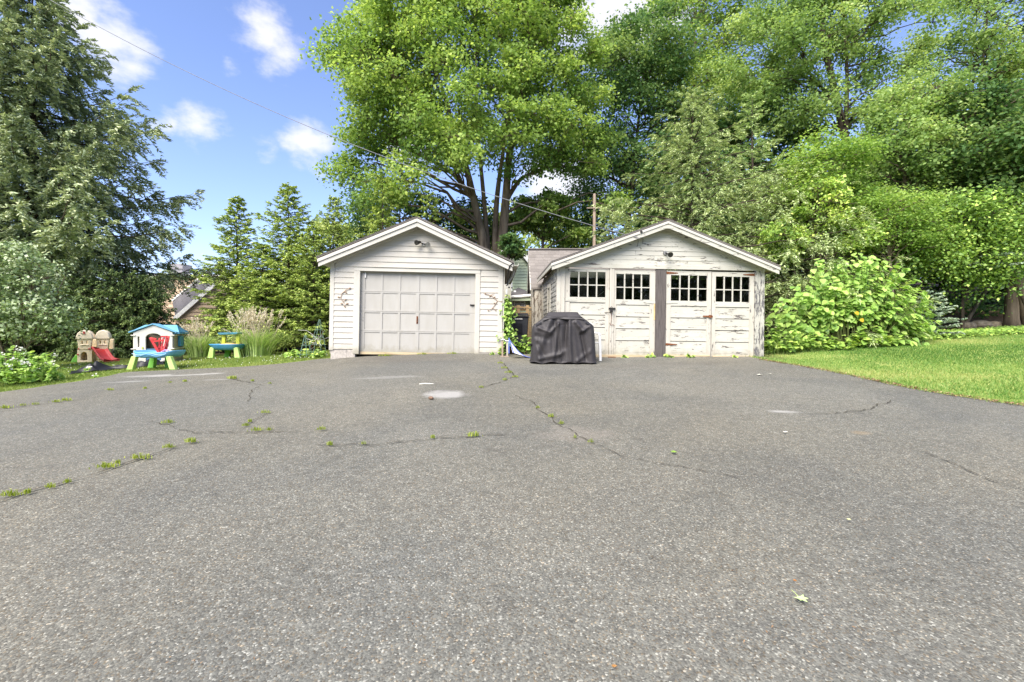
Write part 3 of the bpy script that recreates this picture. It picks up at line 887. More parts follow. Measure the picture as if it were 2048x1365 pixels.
# wire braces behind the glass
for x, z0, x1, z1 in ((-2.40, 1.60, -2.31, 1.52), (-1.70, 1.52, -1.50, 1.68), (-.52, 1.60, -.33, 1.86), (.24, 1.53, .30, 1.47), (2.06, 1.46, 2.28, 1.78)):
    MB().tube([(x, .046, z0), (x1, .046, z1)], .007, 5).build('brace_rod', M['pale_wire'], g2)
# rusty strap hinges, hasps, padlock, chain
def hinge(door, x, z, s, mat):
    b = MB(); b.hexa([(x, -.0, z - .03), (x + s * .30, .004, z - .012), (x + s * .30, .011, z - .012), (x, .011, z - .03), (x, -.0, z + .03), (x + s * .30, .004, z + .008), (x + s * .30, .011, z + .008), (x, .011, z + .03)] if s > 0 else
        [(x + s * .30, .004, z - .012), (x, -.0, z - .03), (x, .011, z - .03), (x + s * .30, .011, z - .012), (x + s * .30, .004, z + .008), (x, -.0, z + .03), (x, .011, z + .03), (x + s * .30, .011, z + .008)])
    b.build('strap_hinge', mat, door)
hinge(L1, -2.52, 1.43, 1, M['old']); hinge(L2, -.18, 1.405, -1, M['old'])
hinge(L3, .11, 2.175, 1, M['rust']); hinge(L3, .11, 1.41, 1, M['old']); hinge(L3, .11, .33, 1, M['rust'])
hinge(L4, 2.435, 2.165, -1, M['rust'])
hs = MB(); hs.box(1.08, 1.33, -.012, .0, 1.045, 1.085); hs.box(1.22, 1.30, -.03, -.012, 1.03, 1.10); hs.build('hasp', M['rust'], L3)
pl = MB(); pl.box(-1.37, -1.30, -.075, -.035, 1.135, 1.215); pl.tube([(-1.36, -.055, 1.21), (-1.358, -.055, 1.26), (-1.335, -.055, 1.275), (-1.312, -.055, 1.26), (-1.31, -.055, 1.21)], .007, 6)
pl.box(-1.40, -1.22, -.028, -.02, 1.20, 1.25)
pl.build('padlock', M['darkmetal'], g2)
MB().tube([(-1.335, -.045, 1.13), (-1.33, -.03, 1.0), (-1.335, -.028, .84)], .006, 5).build('chain', M['rust'], g2)
MB().tube([(-1.37, -.03, .86), (-1.34, -.035, .80), (-1.29, -.03, .82), (-1.24, -.02, .79)], .006, 5).build('chain', M['rust'], g2)
MB().tube([(-1.50, -.0, 1.125), (-1.35, -.03, 1.13)], .007, 5).build('bolt_rod', M['darkmetal'], g2)
b = MB(); b.box(-.215, -.18, .006, .0112, .95, 1.40); b.build('rust_stain', m_plain('rust_stain', lin(206, 178, 132), .8, .1, 0, .2, 8), L2)
# slack cable loops under the left rake
for (x, z, dx, dz) in ((-.72, 3.10, .05, -.26), (-.56, 3.12, .02, -.22)):
    MB().tube([(x, -.03, z), (x + dx * 1.2, -.05, z + dz * .5), (x + dx, -.03, z + dz)], .006, 5).build('loose_cable', M['black'], g2)
MB().lathe([(.03, 0), (.035, .03), (.02, .05)], 8, (-.66, O2 - .02, 3.13)).build('cable_anchor', M['darkmetal'], g2)
MB().tube([(-.72, O2 - .02, 3.15), (-.70, -.10, 3.05), (-.66, -.03, 2.99)], .006, 5).build('loose_cable', M['pale_wire'], g2)

# ---- flood lights on the two gables
def floodlight(parent_m, x, z, label, heads):
    t_ = thing('floodlight', label, 'floodlight', group='outdoor floodlights on the garage gables')
    t_.matrix_world = parent_m @ Matrix.Translation((x, -.02, z))
    MB().tube([(0, 0, 0), (0, -.035, 0)], [.055, .05], 14).build('mounting_plate', M['greymetal'], t_)
    for (dx, dz, ax, dark) in heads:
        h = MB(); a = Vector((0, -.03, 0)); b = Vector((dx, -.10, dz))
        h.tube([a, b], .014, 8); h.build('arm', M['darkmetal'], t_)
        d = Vector((ax, -1.0, -.35)).normalized()
        hh = MB(); hh.tube([b - d * .03, b + d * .02, b + d * .09, b + d * .13, b + d * .125], [.022, .036, .062, .068, .058], 14)
        ho = hh.build('lamp_head', M['greymetal'] if not dark else M['darkmetal'], t_, smooth=False)
        MB().tube([b + d * .118, b + d * .122], .056, 14).build('lens', M['bin'], ho)
    return t_
bpy.context.view_layer.update()
floodlight(g1.matrix_world, .14, 2.90, 'twin-head grey metal floodlight under the peak of the one-car garage', [(-.09, .03, -.8, True), (.10, -.01, .35, False)])
floodlight(g2.matrix_world, .05, 2.68, 'single round floodlight on the peeling gable of the four-door garage', [(.05, -.04, .1, True)])

# ---- rusty twig ornaments on the siding
def ornament(x, z, paths, label):
    t_ = thing('wall_ornament', label, 'ornament', group='rusty metal twig ornaments beside the overhead door')
    t_.matrix_world = g1.matrix_world @ Matrix.Translation((x, -.035, z))
    b = MB()
    for P in paths[0]: b.tube([(px, 0, pz) for px, pz in P], [.008] * (len(P) - 1) + [.004], 6)
    b.build('twig', M['rust_pale'], t_)
    for (px, pz, a, l) in paths[1]:
        d = Vector((math.cos(a), 0, math.sin(a))); n = Vector((-d.z, 0, d.x))
        l *= .6; p = Vector((px, -.006, pz))
        V = [p, p + d * l * .5 + n * l * .26, p + d * l, p + d * l * .5 - n * l * .26, p + d * l * .5 + Vector((0, -.015, 0))]
        V += [v + Vector((0, .006, 0)) for v in V[:4]]
        mobj('metal_leaf', V, [(0, 3, 4), (3, 2, 4), (2, 1, 4), (1, 0, 4), (5, 6, 7, 8), (0, 1, 6, 5), (1, 2, 7, 6), (2, 3, 8, 7), (3, 0, 5, 8)], M['rust_pale'], t_)
ornament(-1.90, 1.47, ([[(.16, .23), (.05, .18), (-.06, .08), (-.09, -.03), (-.03, -.13), (.02, -.18)], [(-.04, .10), (.06, .15)], [(-.09, -.02), (-.16, -.02)], [(-.02, -.12), (.06, -.07)]],
    [(.10, .20, .5, .14), (.02, .12, -.4, .11), (-.10, -.02, 3.0, .13), (.0, -.08, .2, .12), (-.02, -.19, 2.9, .13), (.04, -.20, .35, .15), (.02, -.21, -1.5, .13)]), 'curled rusty metal twig ornament on siding left of the overhead door')
ornament(1.98, 1.46, ([[(-.18, .16), (-.05, .13), (.08, .03), (.13, -.01), (.05, -.14), (-.03, -.24)], [(.13, -.01), (.21, -.03)], [(-.06, .13), (.04, .18)], [(-.01, -.22), (-.08, -.28)], [(.0, -.2), (.08, -.26)]],
    [(-.16, .16, 2.9, .12), (-.04, .12, -2.6, .11), (.02, .07, .5, .10), (.20, -.03, .1, .10), (.08, -.08, 2.9, .10), (.06, -.25, -.4, .10), (-.08, -.29, 2.6, .11)]), 'thin rusty metal branch ornament on siding right of the overhead door')

# ---- small board with fittings on the garage corner
t_ = thing('mounting_board', 'small white painted board with a round hole on the garage corner', 'board')
t_.matrix_world = g1.matrix_world @ Matrix.Translation((WR + .07, -.02, 1.70))
box(t_, 'panel', M['trim_v'], -.05, .15, -.02, .005, -.19, .19)
MB().tube([(.09, -.024, .11), (.09, -.018, .11)], .024, 10).build('socket', M['black'], t_)
MB().box(-.0, .05, -.03, -.02, -.07, .06).build('bracket', M['pale_wire'], t_)
# ------------------------------------------------------------------ shed, houses, fence behind
def quadprism(mb, P, off):
    """a slab over four points, pushed by off"""
    P = [Vector(p) for p in P]; o = Vector(off)
    return mb.hexa(P + [p + o for p in P])

# ---- old shed behind the double garage
sh = thing('old_shed', 'weathered white shed with grey shingled roof behind the four-door garage', 'shed', (0, 0, 0))
SX0, SX1 = .74, 5.2
RY, RZ_, EY0, EY1, EZ = 16.6, 4.42, 14.95, 18.3, 2.86
n = 13
rf = MB()
quadprism(rf, [(SX0 - .12, EY0, EZ), (SX1, EY0, EZ), (SX1, RY, RZ_), (SX0 - .12, RY, RZ_)], (0, 0, .05))
rfo = rf.build('roof', M['shingle_pale'], sh)
rb = MB(); quadprism(rb, [(SX0 - .12, RY, RZ_), (SX1, RY, RZ_), (SX1, EY1, EZ), (SX0 - .12, EY1, EZ)], (0, 0, .05)); rb.build('roof', M['shingle_pale'], sh)
for i in range(n):                                       # shingles of the slope that shows
    a, b = i / n, min(1, (i + 1.2) / n)
    y0 = EY0 + (RY - EY0) * a; y1 = EY0 + (RY - EY0) * b; z0 = EZ + (RZ_ - EZ) * a + .05; z1 = EZ + (RZ_ - EZ) * b + .05
    x = SX0 - .14 + (random.uniform(-.12, 0) if i % 2 else 0)
    while x < 2.6:
        w = random.uniform(.24, .34)
        e = random.uniform(.012, .022)
        MB().hexa([(max(x, SX0 - .14), y0, z0), (x + w - .006, y0, z0), (x + w - .006, y1, z1), (max(x, SX0 - .14), y1, z1), (max(x, SX0 - .14), y0, z0 + e), (x + w - .006, y0, z0 + e), (x + w - .006, y1, z1 + .004), (max(x, SX0 - .14), y1, z1 + .004)]).build('shingle', M['shingle_pale'], rfo)
        x += w
MB().box(SX0 - .15, SX1, RY - .09, RY + .09, RZ_ + .045, RZ_ + .085).build('ridge_cap', M['shingle_pale'], sh)
# gable towards the gap: boards bare of paint, barge boards
g = MB(); g.add([(SX0, EY0 + .1, 1.0), (SX0, EY1 - .1, 1.0), (SX0, EY1 - .1, EZ), (SX0, RY, RZ_ - .02), (SX0, EY0 + .1, EZ), (SX0 + .1, EY0 + .1, 1.0), (SX0 + .1, EY1 - .1, 1.0), (SX0 + .1, EY1 - .1, EZ), (SX0 + .1, RY, RZ_ - .02), (SX0 + .1, EY0 + .1, EZ)],
    [(4, 3, 2, 1, 0), (5, 6, 7, 8, 9), (0, 1, 6, 5), (1, 2, 7, 6), (2, 3, 8, 7), (3, 4, 9, 8), (4, 0, 5, 9)])
g.box(SX0 + .1, SX1, EY0 + .1, EY0 + .2, 1.0, EZ); g.build('wall', M['interior'], sh)
y = EY0 + .1
while y < EY1 - .2:
    w = random.uniform(.15, .22)
    zt = EZ + (RZ_ - EZ) * (1 - abs(y + w / 2 - RY) / (RY - EY0)) - .10
    MB().box(SX0 - random.uniform(.018, .026), SX0 - .002, y, y + w - .008, .9, zt).build('plank', M['shed_board'], sh)
    y += w
for (ya, za, yb, zb) in ((RY, RZ_, EY0 - .05, EZ - .03), (RY, RZ_, EY1 + .05, EZ - .03)):
    MB().bar((SX0 - .13, ya, za - .06), (SX0 - .13, yb, zb - .06), .03, .16, (0, 0, 1)).build('barge_board', M['old'], sh)
MB().box(.66, .72, 14.95, 15.0, .9, 2.6).build('door_stile', M['shed_board'], sh)
for i in range(5): MB().box(.74 + i * .15, .74 + i * .15 + .14, 15.0 - random.uniform(0, .01), 15.04, .9, 2.84).build('plank', M['shed_board'], sh)

# ---- green house
gh = thing('green_house', 'sage green clapboard house with white rake seen between the garages', 'house', (0, 0, 0))
Yg = 19.3
M['green_clap'] = m_plain('sage_clapboard', lin(172, 184, 158), .7, .2, 0, .06, 2)
M['white_far'] = m_plain('white_house_trim', lin(236, 236, 232), .6, .3, 0, .04)
a = at(1043, 505, Yg); b = at(1072, 542, Yg)            # rake falling right
sl_ = (a.z - b.z) / (b.x - a.x)
peak = Vector((a.x - .35, Yg, a.z + .35 * sl_))
left = at(1013, 600, Yg).x; right = at(1110, 600, Yg).x
wall = MB(); zt = lambda x: peak.z - abs(x - peak.x) * sl_
wall.add([(left, Yg, .5), (right, Yg, .5), (right, Yg, zt(right)), (peak.x, Yg, peak.z), (left, Yg, zt(left)), (left, Yg + 3, .5), (right, Yg + 3, .5), (right, Yg + 3, zt(right)), (peak.x, Yg + 3, peak.z), (left, Yg + 3, zt(left))],
    [(0, 1, 2, 3, 4), (9, 8, 7, 6, 5), (1, 0, 5, 6), (2, 1, 6, 7), (0, 4, 9, 5), (3, 2, 7, 8), (4, 3, 8, 9)])
wall.build('wall', M['green_clap'], gh)
z = 2.9
while z < peak.z - .2:
    x0 = max(left, peak.x - (peak.z - z - .16) / sl_); x1 = min(right, peak.x + (peak.z - z - .16) / sl_)
    MB().hexa([(x0, Yg - .03, z), (x1, Yg - .03, z), (x1, Yg + .01, z), (x0, Yg + .01, z), (x0, Yg - .006, z + .125), (x1, Yg - .006, z + .125), (x1, Yg + .01, z + .125), (x0, Yg + .01, z + .125)]).build('clapboard', M['green_clap'], gh)
    z += .125
for s in (-1, 1):
    ln_ = 1.7 if s > 0 else .45
    e = Vector((peak.x + s * ln_, Yg - .15, peak.z - ln_ * sl_)); p_ = Vector((peak.x, Yg - .15, peak.z))
    MB().bar(p_ + Vector((0, 0, .06)), e + Vector((0, 0, .06)), .05, .24).build('rake_board', M['white_far'], gh)
    MB().hexa([tuple(q) for q in ((p_ + Vector((0, -.1, .2))), (e + Vector((0, -.1, .2))), (e + Vector((0, 3.3, .2))), (p_ + Vector((0, 3.3, .2))), (p_ + Vector((0, -.1, .28))), (e + Vector((0, -.1, .28))), (e + Vector((0, 3.3, .28))), (p_ + Vector((0, 3.3, .28))))]).build('roof', M['shingle_dark'], gh)
d = at(1022.5, 540, Yg - .3)
MB().tube([at(1022.5, 535, Yg - .3), at(1022.5, 582, Yg - .3)], .05, 6).build('downspout', M['white_far'], gh)
# porch in front of it
Yp = 17.7
c = lambda u, v, Y=Yp: at(u, v, Y)
pr = MB()
eL, eR = c(1008, 593), c(1078, 593); rid = c(1037, 575, Yp + 1.2)
pr.add([tuple(eL), tuple(eR), tuple(Vector((eR.x, Yp + 1.55, eR.z + .1))), tuple(Vector((eL.x, Yp + 1.55, eL.z + .1))), tuple(rid), tuple(eL - Vector((0, 0, .1))), tuple(eR - Vector((0, 0, .1)))], [(0, 1, 4), (1, 2, 4), (3, 0, 4), (5, 6, 1, 0)])
pr.build('porch_roof', M['shingle_dark'], gh)
MB().tube([eL + Vector((0, -.05, -.03)), c(1040, 592) + Vector((0, -.05, -.03)), eR + Vector((0, -.05, .06))], .055, 8).build('gutter', M['white_far'], gh)
MB().box(eL.x, eR.x, Yp - .02, Yp + .06, c(0, 602).z, c(0, 595).z).build('porch_fascia', M['green_clap'], gh)
MB().tube([c(1030, 590, Yp + .6), c(1030, 582, Yp + .6)], [.06, .05], 8).build('roof_vent', M['white_far'], gh)
pw = MB(); pw.box(eL.x + .1, eR.x - .1, Yp + .3, Yp + .4, .6, c(0, 600).z); pw.build('porch_wall', M['green_clap'], gh)
for u0, u1 in ((1012, 1024), (1030, 1040), (1043, 1049)):
    f_ = MB().box(c(u0 - 2, 0).x, c(u1 + 2, 0).x, Yp + .24, Yp + .30, c(0, 619).z, c(0, 601).z).build('window', M['white_far'], gh)
    MB().box(c(u0, 0).x, c(u1, 0).x, Yp + .225, Yp + .235, c(0, 618).z, c(0, 603).z).build('pane', M['bin'] if u0 < 1020 else M['greymetal'], f_)

# ---- slatted wooden fence
fn = thing('slat_fence', 'brown horizontal slat fence behind the grey bin', 'fence', (0, 0, 0))
Yf = 16.9
for (u0, u1, v0, v1, n, h) in ((1008, 1036, 615, 690, 11, .055), (1037, 1054, 616, 690, 11, .055), (1056, 1080, 619, 690, 22, .035)):
    A, B = at(u0, v0, Yf), at(u1, v1, Yf)
    for i in range(n):
        z = B.z - .1 + (A.z - B.z + .1) * (i + .5) / n
        MB().box(A.x, B.x, Yf - random.uniform(0, .01), Yf + .03, z - h * .62, z + h * .62).build('slat', M['fence_wood'], fn)
for u in (1008, 1036.5, 1055, 1080):
    p_ = at(u, 612, Yf); MB().box(p_.x - .06, p_.x + .06, Yf - .05, Yf + .05, .8, p_.z + .02).build('post', M['fence_wood'], fn)
p_ = at(1010, 613.5, Yf); q_ = at(1080, 617, Yf)
MB().bar((p_.x, Yf, p_.z), (q_.x, Yf, q_.z), .12, .06).build('cap_rail', M['fence_wood'], fn)

# ---- tan house beyond the spruce
th = thing('tan_house', 'tan clapboard house with dark sloping roof and chimney beyond the spruce', 'house', (0, 0, 0))
M['tan_clap'] = m_plain('tan_clapboard', lin(190, 168, 142), .75, .2, 0, .08, 2)
M['chim'] = m_plain('grey_render', lin(140, 138, 142), .9, .1, 0, .1, 5)
Yt = 31.0
A = at(300, 553, Yt); B = at(450, 553, Yt); zb = -1.5
MB().box(A.x, B.x, Yt, Yt + 6, zb, A.z).build('wall', M['tan_clap'], th)
z = 2.6
while z < A.z - .1:
    MB().hexa([(A.x, Yt - .05, z), (B.x, Yt - .05, z), (B.x, Yt + .01, z), (A.x, Yt + .01, z), (A.x, Yt - .008, z + .27), (B.x, Yt - .008, z + .27), (B.x, Yt + .01, z + .27), (A.x, Yt + .01, z + .27)]).build('clapboard', M['tan_clap'], th)
    z += .27
MB().box(A.x - .2, B.x + .2, Yt - .25, Yt + 6.2, A.z, A.z + .12).build('roof_edge', M['white_far'], th)
R1, R2 = at(418, 548, Yt - .1), at(345, 608, Yt - .1)
R3, R4 = at(352, 640, 27.5), at(432, 571, 27.5)
rr = MB(); quadprism(rr, [R1, R2, R3, R4], (0, 0, .14)); ro = rr.build('lean_to_roof', M['shingle_dark'], th)
for i in range(1, 15):
    f0, f1 = i / 15, (i + 1.1) / 15
    quad = [R2.lerp(R1, f0), R3.lerp(R4, f0), R3.lerp(R4, min(1, f1)), R2.lerp(R1, min(1, f1))]
    mb = MB(); quadprism(mb, [q + Vector((0, 0, .15)) for q in quad], (0, 0, .03)); mb.build('shingle_course', M['shingle_dark'], ro)
MB().bar(R3 + Vector((0, -.1, .05)), R4 + Vector((0, -.1, .05)), .12, .24).build('rake_board', M['white_far'], th)
MB().bar(R2 + Vector((0, -.05, .2)), R1 + Vector((0, -.05, .2)), .08, .10).build('flashing', M['white_far'], th)
lw = MB()
lw.add([tuple(R3), tuple(R4), (R4.x, 27.5, zb), (R3.x, 27.5, zb), tuple(R3 + Vector((-.5, .8, 0))), tuple(R4 + Vector((-.5, .8, 0))), (R4.x - .5, 28.3, zb), (R3.x - .5, 28.3, zb)], [(3, 2, 1, 0), (4, 5, 6, 7), (0, 1, 5, 4), (1, 2, 6, 5), (2, 3, 7, 6), (3, 0, 4, 7)])
lw.build('lower_wall', M['tan_clap'], th)
for i in range(12):
    z = R3.z - 1.2 + i * .24
    x0 = R3.x if z < R3.z else R3.x + (R4.x - R3.x) * (z + .25 - R3.z) / (R4.z - R3.z)
    if x0 > R4.x - .2: break
    MB().hexa([(x0, 27.45, z), (R4.x, 27.45, z), (R4.x, 27.51, z), (x0, 27.51, z), (x0, 27.49, z + .24), (R4.x, 27.49, z + .24), (R4.x, 27.51, z + .24), (x0, 27.51, z + .24)]).build('clapboard', M['tan_clap'], th)
q_ = at(352, 538, Yt + 2); MB().box(q_.x - .45, q_.x + .45, Yt + 2, Yt + 2.8, A.z - .5, q_.z + .0).box(q_.x - .55, q_.x + .55, Yt + 1.9, Yt + 2.9, q_.z, q_.z + .35).build('chimney', M['chim'], th)

# ---- pole with a short cross arm, and the service wire
Yq = 19.0
pt = at(1188, 388, Yq); gz = float(G(pt.x, Yq))
po = thing('utility_pole', 'bare wooden pole with short cross arm rising behind the old garage roof', 'pole', (pt.x, Yq, gz))
MB().tube([(0, 0, 0), (.01, 0, (pt.z - gz) * .5), (.02, 0, pt.z - gz - .04), (.02, 0, pt.z - gz)], [.085, .07, .062, .045], 12).build('shaft', M['pole_wood'], po)
zc = at(0, 417.5, Yq).z - gz
MB().bar((-.32, -.075, zc), (.32, -.075, zc), .04, .035).build('cross_arm', M['pole_wood'], po)
MB().tube([(.31, -.08, zc - .03), (.31, -.08, zc - .14)], .02, 6).build('insulator', M['greymetal'], po)
MB().lathe([(.078, 0), (.078, .02)], 12, (.015, 0, zc - .12)).build('band', M['darkmetal'], po)

E_ = at(1279, 477, 11.40); S_ = at(100, 0, 13.0)
S2 = S_ + (S_ - E_) * .55
pts = []
for i in range(61):
    tt = i / 60
    p_ = S2.lerp(E_, tt)
    s_ = (tt - .355) / .645
    p_.z -= .60 * 4 * s_ * (1 - s_) if s_ > 0 else -.6 * 4 * (-s_) * (1 - s_) * .9
    pts.append(p_)
wire = MB().tube(pts, .0085, 6).build('overhead_wire', M['cable'])
tag(wire, 'long sagging grey service wire reaching the old garage gable', 'wire')

# ---- waste bins in the gap
def wheelie(u, v, Y, label, w, h):
    p_ = at(u, v, Y); z0 = float(G(p_.x, Y))
    t_ = thing('waste_bin', label, 'bin', (p_.x, Y, z0), (0, 0, R(random.uniform(-4, 4))), 'grey wheeled waste bins between the garages')
    b = MB(); b.hexa([(-w * .40, -.24, .06), (w * .40, -.24, .06), (w * .40, .24, .06), (-w * .40, .24, .06), (-w / 2, -.30, h - .1), (w / 2, -.30, h - .1), (w / 2, .32, h - .1), (-w / 2, .32, h - .1)])
    b.box(-w * .53, w * .53, -.33, .35, h - .1, h - .05)
    b.build('body', M['bin'], t_, bevel=.015)
    l_ = MB(); l_.hexa([(-w * .52, -.36, h - .045), (w * .52, -.36, h - .045), (w * .52, .37, h - .02), (-w * .52, .37, h - .02), (-w * .46, -.30, h + .04), (w * .46, -.30, h + .04), (w * .46, .33, h + .06), (-w * .46, .33, h + .06)])
    l_.build('lid', M['bin_dark'], t_, bevel=.015)
    MB().box(-w * .22, w * .22, -.302, -.29, h * .42, h * .72).build('front_recess', M['bin_dark'], t_)
    MB().box(-w * .16, w * .22, -.318, -.304, h * .84, h * .88).build('label_plate', M['white_far'], t_)
    for s in (-1, 1): MB().tube([(s * w * .40, .26, .11), (s * w * .46, .26, .11)], .11, 12).build('wheel', M['black'], t_)
wheelie(1037, 690, 15.1, 'dark grey wheeled bin with lid closed standing before the slat fence', .66, 1.06)
wheelie(1017, 690, 15.7, 'dark bin half hidden by the vine on the one-car garage', .58, .92)
# ------------------------------------------------------------------ covered grill
def m_cloth():
    t = NT('charcoal_cover_cloth'); v = t.coord('Object')
    n = t.noise(v, 5., 6, .6); w = t.noise(v, 160., 2)
    c = t.ramp(n, [(.3, lin(43, 41, 42)), (.7, lin(58, 55, 56))])
    return t.surf(t.bsdf(c, .58, .35, 0, t.bump(w, .15, .002)).outputs[0])
M['cloth'] = m_cloth()
gp = onground(1128, 729)
gr = thing('covered_grill', 'barbecue grill under a creased charcoal grey cover beside the white chair', 'grill', (gp.x, gp.y + .33, float(G(gp.x, gp.y + .33))), (0, 0, R(-2)))
NA, NZ = 260, 80
dense = np.concatenate([q * math.pi / 2 + math.pi / 2 * (lambda t: t)(np.linspace(0, 1, 6001)[:-1]) for q in range(4)])
cx_ = .72 * np.sign(np.cos(dense)) * np.abs(np.cos(dense)) ** .28; cy_ = .35 * np.sign(np.sin(dense)) * np.abs(np.sin(dense)) ** .28
al = np.concatenate([[0], np.cumsum(np.hypot(np.diff(cx_), np.diff(cy_)))])
ang = np.interp(np.linspace(0, al[-1], NA, endpoint=False), al, dense)      # even spacing round the cover
lev = np.linspace(0, 1, NZ)
# (height, half width, half depth, corner exponent)
prof = np.array([(0.0, .765, .37, .30), (.05, .755, .365, .30), (.35, .735, .355, .30), (.70, .715, .345, .28), (.84, .70, .335, .26), (.885, .66, .325, .24), (.99, .52, .31, .2), (1.075, .40, .30, .17), (1.10, .375, .27, .15), (1.165, .345, .20, .15), (1.172, .30, .16, .15)])
H = np.interp(lev, np.linspace(0, 1, len(prof)), prof[:, 0]); hw = np.interp(lev, np.linspace(0, 1, len(prof)), prof[:, 1])
hd = np.interp(lev, np.linspace(0, 1, len(prof)), prof[:, 2]); ex = np.interp(lev, np.linspace(0, 1, len(prof)), prof[:, 3])
ca, sa = np.cos(ang), np.sin(ang)
X = hw[:, None] * np.sign(ca) * np.abs(ca) ** ex[:, None]; Yy = hd[:, None] * np.sign(sa) * np.abs(sa) ** ex[:, None]
Z = np.repeat(H[:, None], NA, 1)
low = 1 - sm(Z, .55, 1.02)
Nx, Ny = np.cos(ang)[None, :] * np.ones_like(X), np.sin(ang)[None, :] * np.ones_like(X)
front = (Yy < 0)
s = np.where(front, X, X * 1.0 + 2.0)
disp = .018 * np.sin(s * 9.5 + 1.2 * Z) * low + .011 * np.sin(s * 21 + 3 * Z + 1) * low * (1 - sm(Z, 0, .9)) + .006 * np.sin(s * 44 + Z * 6) * low
def ridge(x0, z0, x1, z1, wdt, amp):
    dx, dz = x1 - x0, z1 - z0; L2 = dx * dx + dz * dz
    tt = np.clip(((X - x0) * dx + (Z - z0) * dz) / L2, 0, 1)
    d = np.hypot(X - x0 - tt * dx, Z - z0 - tt * dz)
    return amp * np.exp(-(d / (wdt * .75)) ** 2) * (1 - .35 * tt) * front
disp += ridge(.08, .98, .00, .05, .05, -.085) + ridge(.13, .97, .16, .05, .06, .045) + ridge(-.30, .96, -.55, .30, .09, .05) + ridge(-.20, .97, -.10, .25, .06, -.04)
disp += ridge(-.12, .90, -.22, .12, .055, .05) + ridge(-.55, .80, -.30, .70, .06, .05) + ridge(-.30, .70, -.12, .90, .05, .05) + ridge(-.62, .62, -.35, .55, .06, -.05)
disp += ridge(.28, .93, .44, .74, .07, .06) + ridge(.44, .74, .60, .86, .05, .05) + ridge(.40, .66, .52, .10, .05, -.06) + ridge(.60, .80, .66, .02, .06, .03)
disp += ridge(-.55, .10, -.10, .20, .04, .06) + ridge(-.10, .20, .02, .28, .05, .05) + ridge(-.58, .45, -.40, .12, .05, -.04) + ridge(.30, .05, .60, .28, .05, .035)
disp = disp * 1.0
X2 = X + Nx * disp * .25; Y2 = Yy + np.where(front, -1, Ny) * disp
Z2 = Z + np.where(Z < .03, .02 * np.abs(np.sin(s * 6.3)) + .012 * np.sin(s * 17), 0)
V = np.stack([X2, Y2, Z2], -1).reshape(-1, 3)
ii = np.arange(NA); jj = np.arange(NZ - 1)
a_ = jj[:, None] * NA + ii[None, :]; b_ = jj[:, None] * NA + (ii[None, :] + 1) % NA
F = np.stack([a_, b_, b_ + NA, a_ + NA], -1).reshape(-1, 4)
cov = npobj('cover', V, F, M['cloth'], gr, smooth=True)
mobj('top_panel', [tuple(v) for v in V[-NA:]], [tuple(range(NA))], M['cloth'], gr)
k = int(np.argmin(np.abs(H - 1.055)))
seam = [tuple(V[k * NA + i] + np.array([0, -.008 if V[k * NA + i][1] < 0 else .008, 0])) for i in range(0, NA, 2)]
MB().tube(seam + [seam[0]], .007, 6, cap=False).build('piping', M['bin_dark'], gr)
# a stiff valance flap under the seam on the front
fl = MB()
for i in range(24):
    x0 = -.47 + .94 * i / 24; x1 = -.47 + .94 * (i + 1) / 24
    f = lambda x: (-.335 - .012 * math.sin(x * 14) - .02 * abs(x), 1.045 - .12 * max(0, abs(x) - .34) * 2, .035 + .012 * math.sin(x * 9))
    (y0, z0, h0), (y1, z1, h1) = f(x0), f(x1)
    fl.hexa([(x0, y0, z0 - h0), (x1, y1, z1 - h1), (x1, y1 + .008, z1 - h1), (x0, y0 + .008, z0 - h0), (x0, y0 + .02, z0), (x1, y1 + .02, z1), (x1, y1 + .03, z1), (x0, y0 + .03, z0)])
fl.build('valance', M['cloth'], gr)
hem = [tuple(V[1 * NA + i]) for i in range(0, NA, 2)]
MB().tube(hem + [hem[0]], .008, 6, cap=False).build('hem', M['cloth'], gr)
MB().bar((-.80, -.18, .40), (-.70, -.28, .43), .03, .03).bar((-.74, -.25, .42), (-.735, -.30, .40), .02, .05).build('buckle_strap', M['black'], gr)
for sx in (-1, 1):
    MB().bar((sx * .50, -.345, .93), (sx * .63, -.345, .86), .015, .03).build('handle_loop', M['bin_dark'], gr)

# ------------------------------------------------------------------ white plastic chair
cp = onground(1184, 722)
ch = thing('plastic_chair', 'white stacking plastic garden chair behind the covered grill', 'chair', (cp.x - .12, cp.y + .05, float(G(cp.x, cp.y))), (0, 0, R(6)))
def slab(name, P, off, parent, mat, bev=.012):
    mb = MB(); quadprism(mb, P, off); return mb.build(name, mat, parent, bevel=bev)
slab('seat', [(-.24, -.22, .42), (.24, -.22, .42), (.22, .22, .40), (-.22, .22, .40)], (0, 0, .03), ch, M['white_plastic'])
ol = [(-.23, 0), (.23, 0), (.25, .25), (.26, .40), (.22, .50), (.12, .55), (-.12, .55), (-.22, .50), (-.26, .40), (-.25, .25)]
slots = [[(x - .012, .08), (x + .012, .08), (x + .014, .42), (x - .014, .42)] for x in (-.15, -.09, -.03, .03, .09, .15)]
bk = outline('backrest', ol, slots, .03, M['white_plastic'], ch, .006)
bk.location = (0, .22, .42); bk.rotation_euler = (R(-14), 0, 0)
